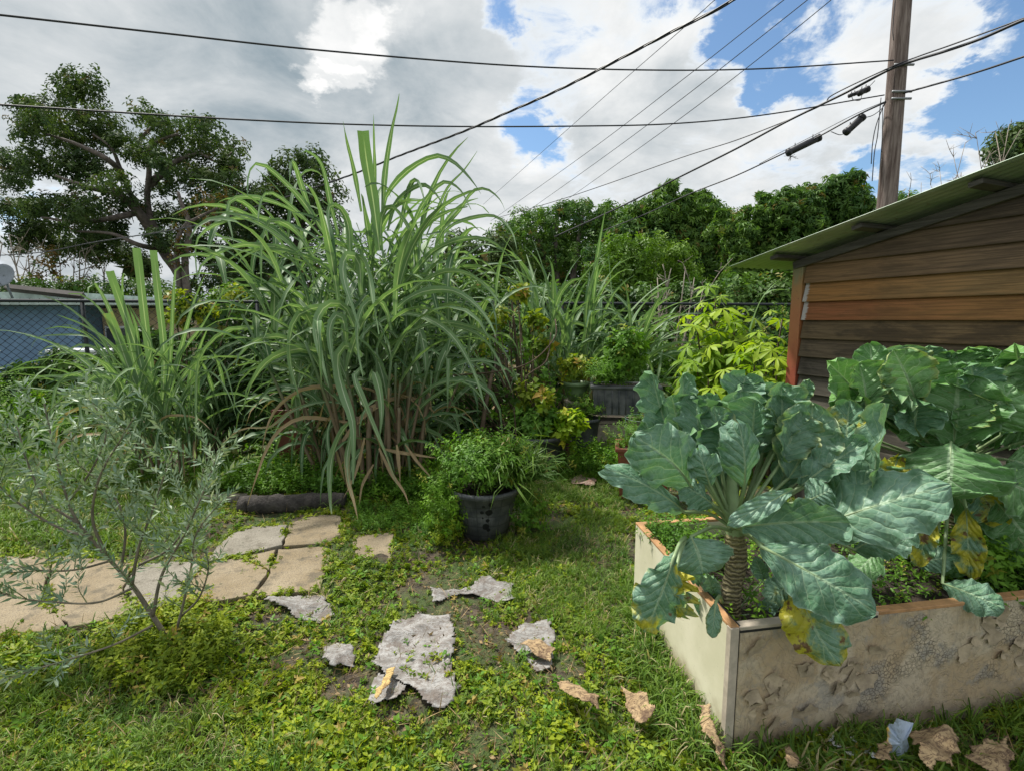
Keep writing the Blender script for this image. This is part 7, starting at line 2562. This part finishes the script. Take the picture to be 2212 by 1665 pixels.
scattered('straw_litter', 'dry straw and dead stems scattered on the bare soil between the weeds', 'straw', L_STRAW, [leaf1(1, .035, 0, .05)], 22000, (-6, 6, 1.35, 5), .09,
          lambda p: rng.random(len(p)) < np.clip(1.15 - density(p[:, 0], p[:, 1]), .1, 1), zoff=.012, jit=3)
jp = []
for s_ in SLABPOLY:
    for a_i in range(len(s_)):
        a_, b_ = s_[a_i], s_[(a_i + 1) % len(s_)]
        L_ = np.linalg.norm(b_ - a_)
        for q_ in range(int(L_ * 110)):
            jp.append(a_ + (b_ - a_) * random.random() + rng.normal(size=2) * .018)
jp = np.array(jp)
jp = jp[(np.sin(jp[:, 0] * 9) + np.sin(jp[:, 1] * 14 + 1) + .8 * rng.normal(size=len(jp))) > .2]
P3 = np.concatenate([jp, np.full((len(jp), 1), .012)], axis=1)
V, Fc, A = combine([scatter(tv, tf, P3[i::4], frames(np.array([0, 0, 1.]) + rng.normal(size=(len(P3[i::4]), 3)) * .5), .038 * (.5 + .9 * rng.random(len(P3[i::4])))) for i, (tv, tf) in enumerate(WEED)])
tagit(mk('joint_weeds', V, Fc, L_WEED, smooth=False, attrs={'rnd': A}, kind='stuff'), 'tiny weeds growing in the cracks and along the edges of the slabs', 'weeds')
# longer grass: at the foot of the planter, right edge, in front
def zone(name, label, poly, n, size, mat=L_GRASS, temps=GR, zt=(0, .01), up=3.0, cat='grass'):
    return carpet(name, label, cat, poly, mat, size, temps, n, zt, up=up)


zone('planter_side_grass', 'long grass along the foot of the cream side panel', [(1330, 1230), (1400, 1250), (1450, 1440), (1560, 1640), (1500, 1665), (1380, 1480)], 900, .12)
zone('planter_foot_grass', 'coarse grass tufts at the foot of the peeling front panel', [(1560, 1622), (1800, 1570), (2230, 1470), (2400, 1500), (2400, 1665), (1560, 1700)], 520, .12)
zone('corner_grass', 'taller grass at the bottom left corner below the olive', [(0, 1480), (300, 1480), (500, 1560), (600, 1665), (-200, 1700)], 700, .085)
zone('middle_grass', 'bright lawn-like grass between the tub and the planter', [(1080, 1180), (1340, 1090), (1370, 1290), (1300, 1400), (1100, 1290)], 2600, .075)
zone('bed_edge_weeds', 'thick leafy weeds under the tallest cane behind the log', [(430, 1075), (760, 1075), (960, 1090), (960, 1030), (600, 1010), (440, 1030)], 3600, .10, L_HERB, HERB, (0, .14), 1.5, 'weeds')
zone('cane_foot_weeds', 'leafy weeds between the small slab and the tub', [(760, 1080), (960, 1090), (970, 1160), (860, 1160), (770, 1150)], 1100, .055, L_HERB, HERB, (0, .03), 2, 'weeds')
zone('left_bed_grass', 'grass and weeds behind the olive on the left', [(-100, 1180), (440, 1190), (440, 1060), (300, 1010), (-200, 1020)], 4200, .13, L_GRASS, GR, (0, .02), 3, 'grass')
zone('olive_foot_weeds', 'leafy green weeds round the foot of the olive', [(180, 1420), (290, 1330), (450, 1310), (500, 1400), (430, 1490), (250, 1500)], 1500, .07, L_WEED, HERB, (0, .05), 1.5, 'weeds')
zone('pot_side_weeds', 'rank green weeds between the rusty pipe, the pots and the terracotta trough', [(1190, 1030), (1340, 1060), (1420, 1040), (1420, 930), (1300, 925), (1180, 960)], 4200, .10, L_HERB, HERB, (0, .24), 1.5, 'weeds')
zone('pipe_grass', 'grass behind the tub near the rusty pipe', [(1120, 1090), (1350, 1095), (1330, 1030), (1150, 1030)], 1500, .09, L_GRASS, GR, (0, .02), 3, 'grass')
# inside the planter
pw = np.array([(PC + ex * .05 + ey * .05)[:2], (PC + ex * 2.8 + ey * .05)[:2], (PC + ex * 2.8 + ey * .93)[:2], (PC + ex * .05 + ey * .93)[:2]])
PLSAVE = PLPOLY
PLPOLY = np.array([(90., 90.), (91., 90.), (91., 91.)])
o = carpet_w('planter_weeds', 'small weeds growing in the planter soil between the collards', 'weeds', pw, L_HERB, .065, HERB, 1500, (.385, .45), 'stuff', 1.6)
pw2 = np.array([(PC + ex * 1.25 + ey * .05)[:2], (PC + ex * 2.9 + ey * .05)[:2], (PC + ex * 2.9 + ey * .8)[:2], (PC + ex * 1.2 + ey * .8)[:2]])
o = carpet_w('planter_fern_weed', 'feathery green weed filling the right end of the planter', 'weeds', pw2, L_HERB, .09, HERB, 2200, (.39, .62), 'stuff', 1.6)
pw3 = np.array([(PC + ex * .02 + ey * .55)[:2], (PC + ex * .35 + ey * .55)[:2], (PC + ex * .35 + ey * .98)[:2], (PC + ex * .0 + ey * .98)[:2]])
o = carpet_w('planter_corner_weed', 'leafy weed spilling over the rear left corner of the planter', 'weeds', pw3, L_HERB, .07, HERB, 260, (.40, .52), 'stuff', 1.6)
PLPOLY = PLSAVE
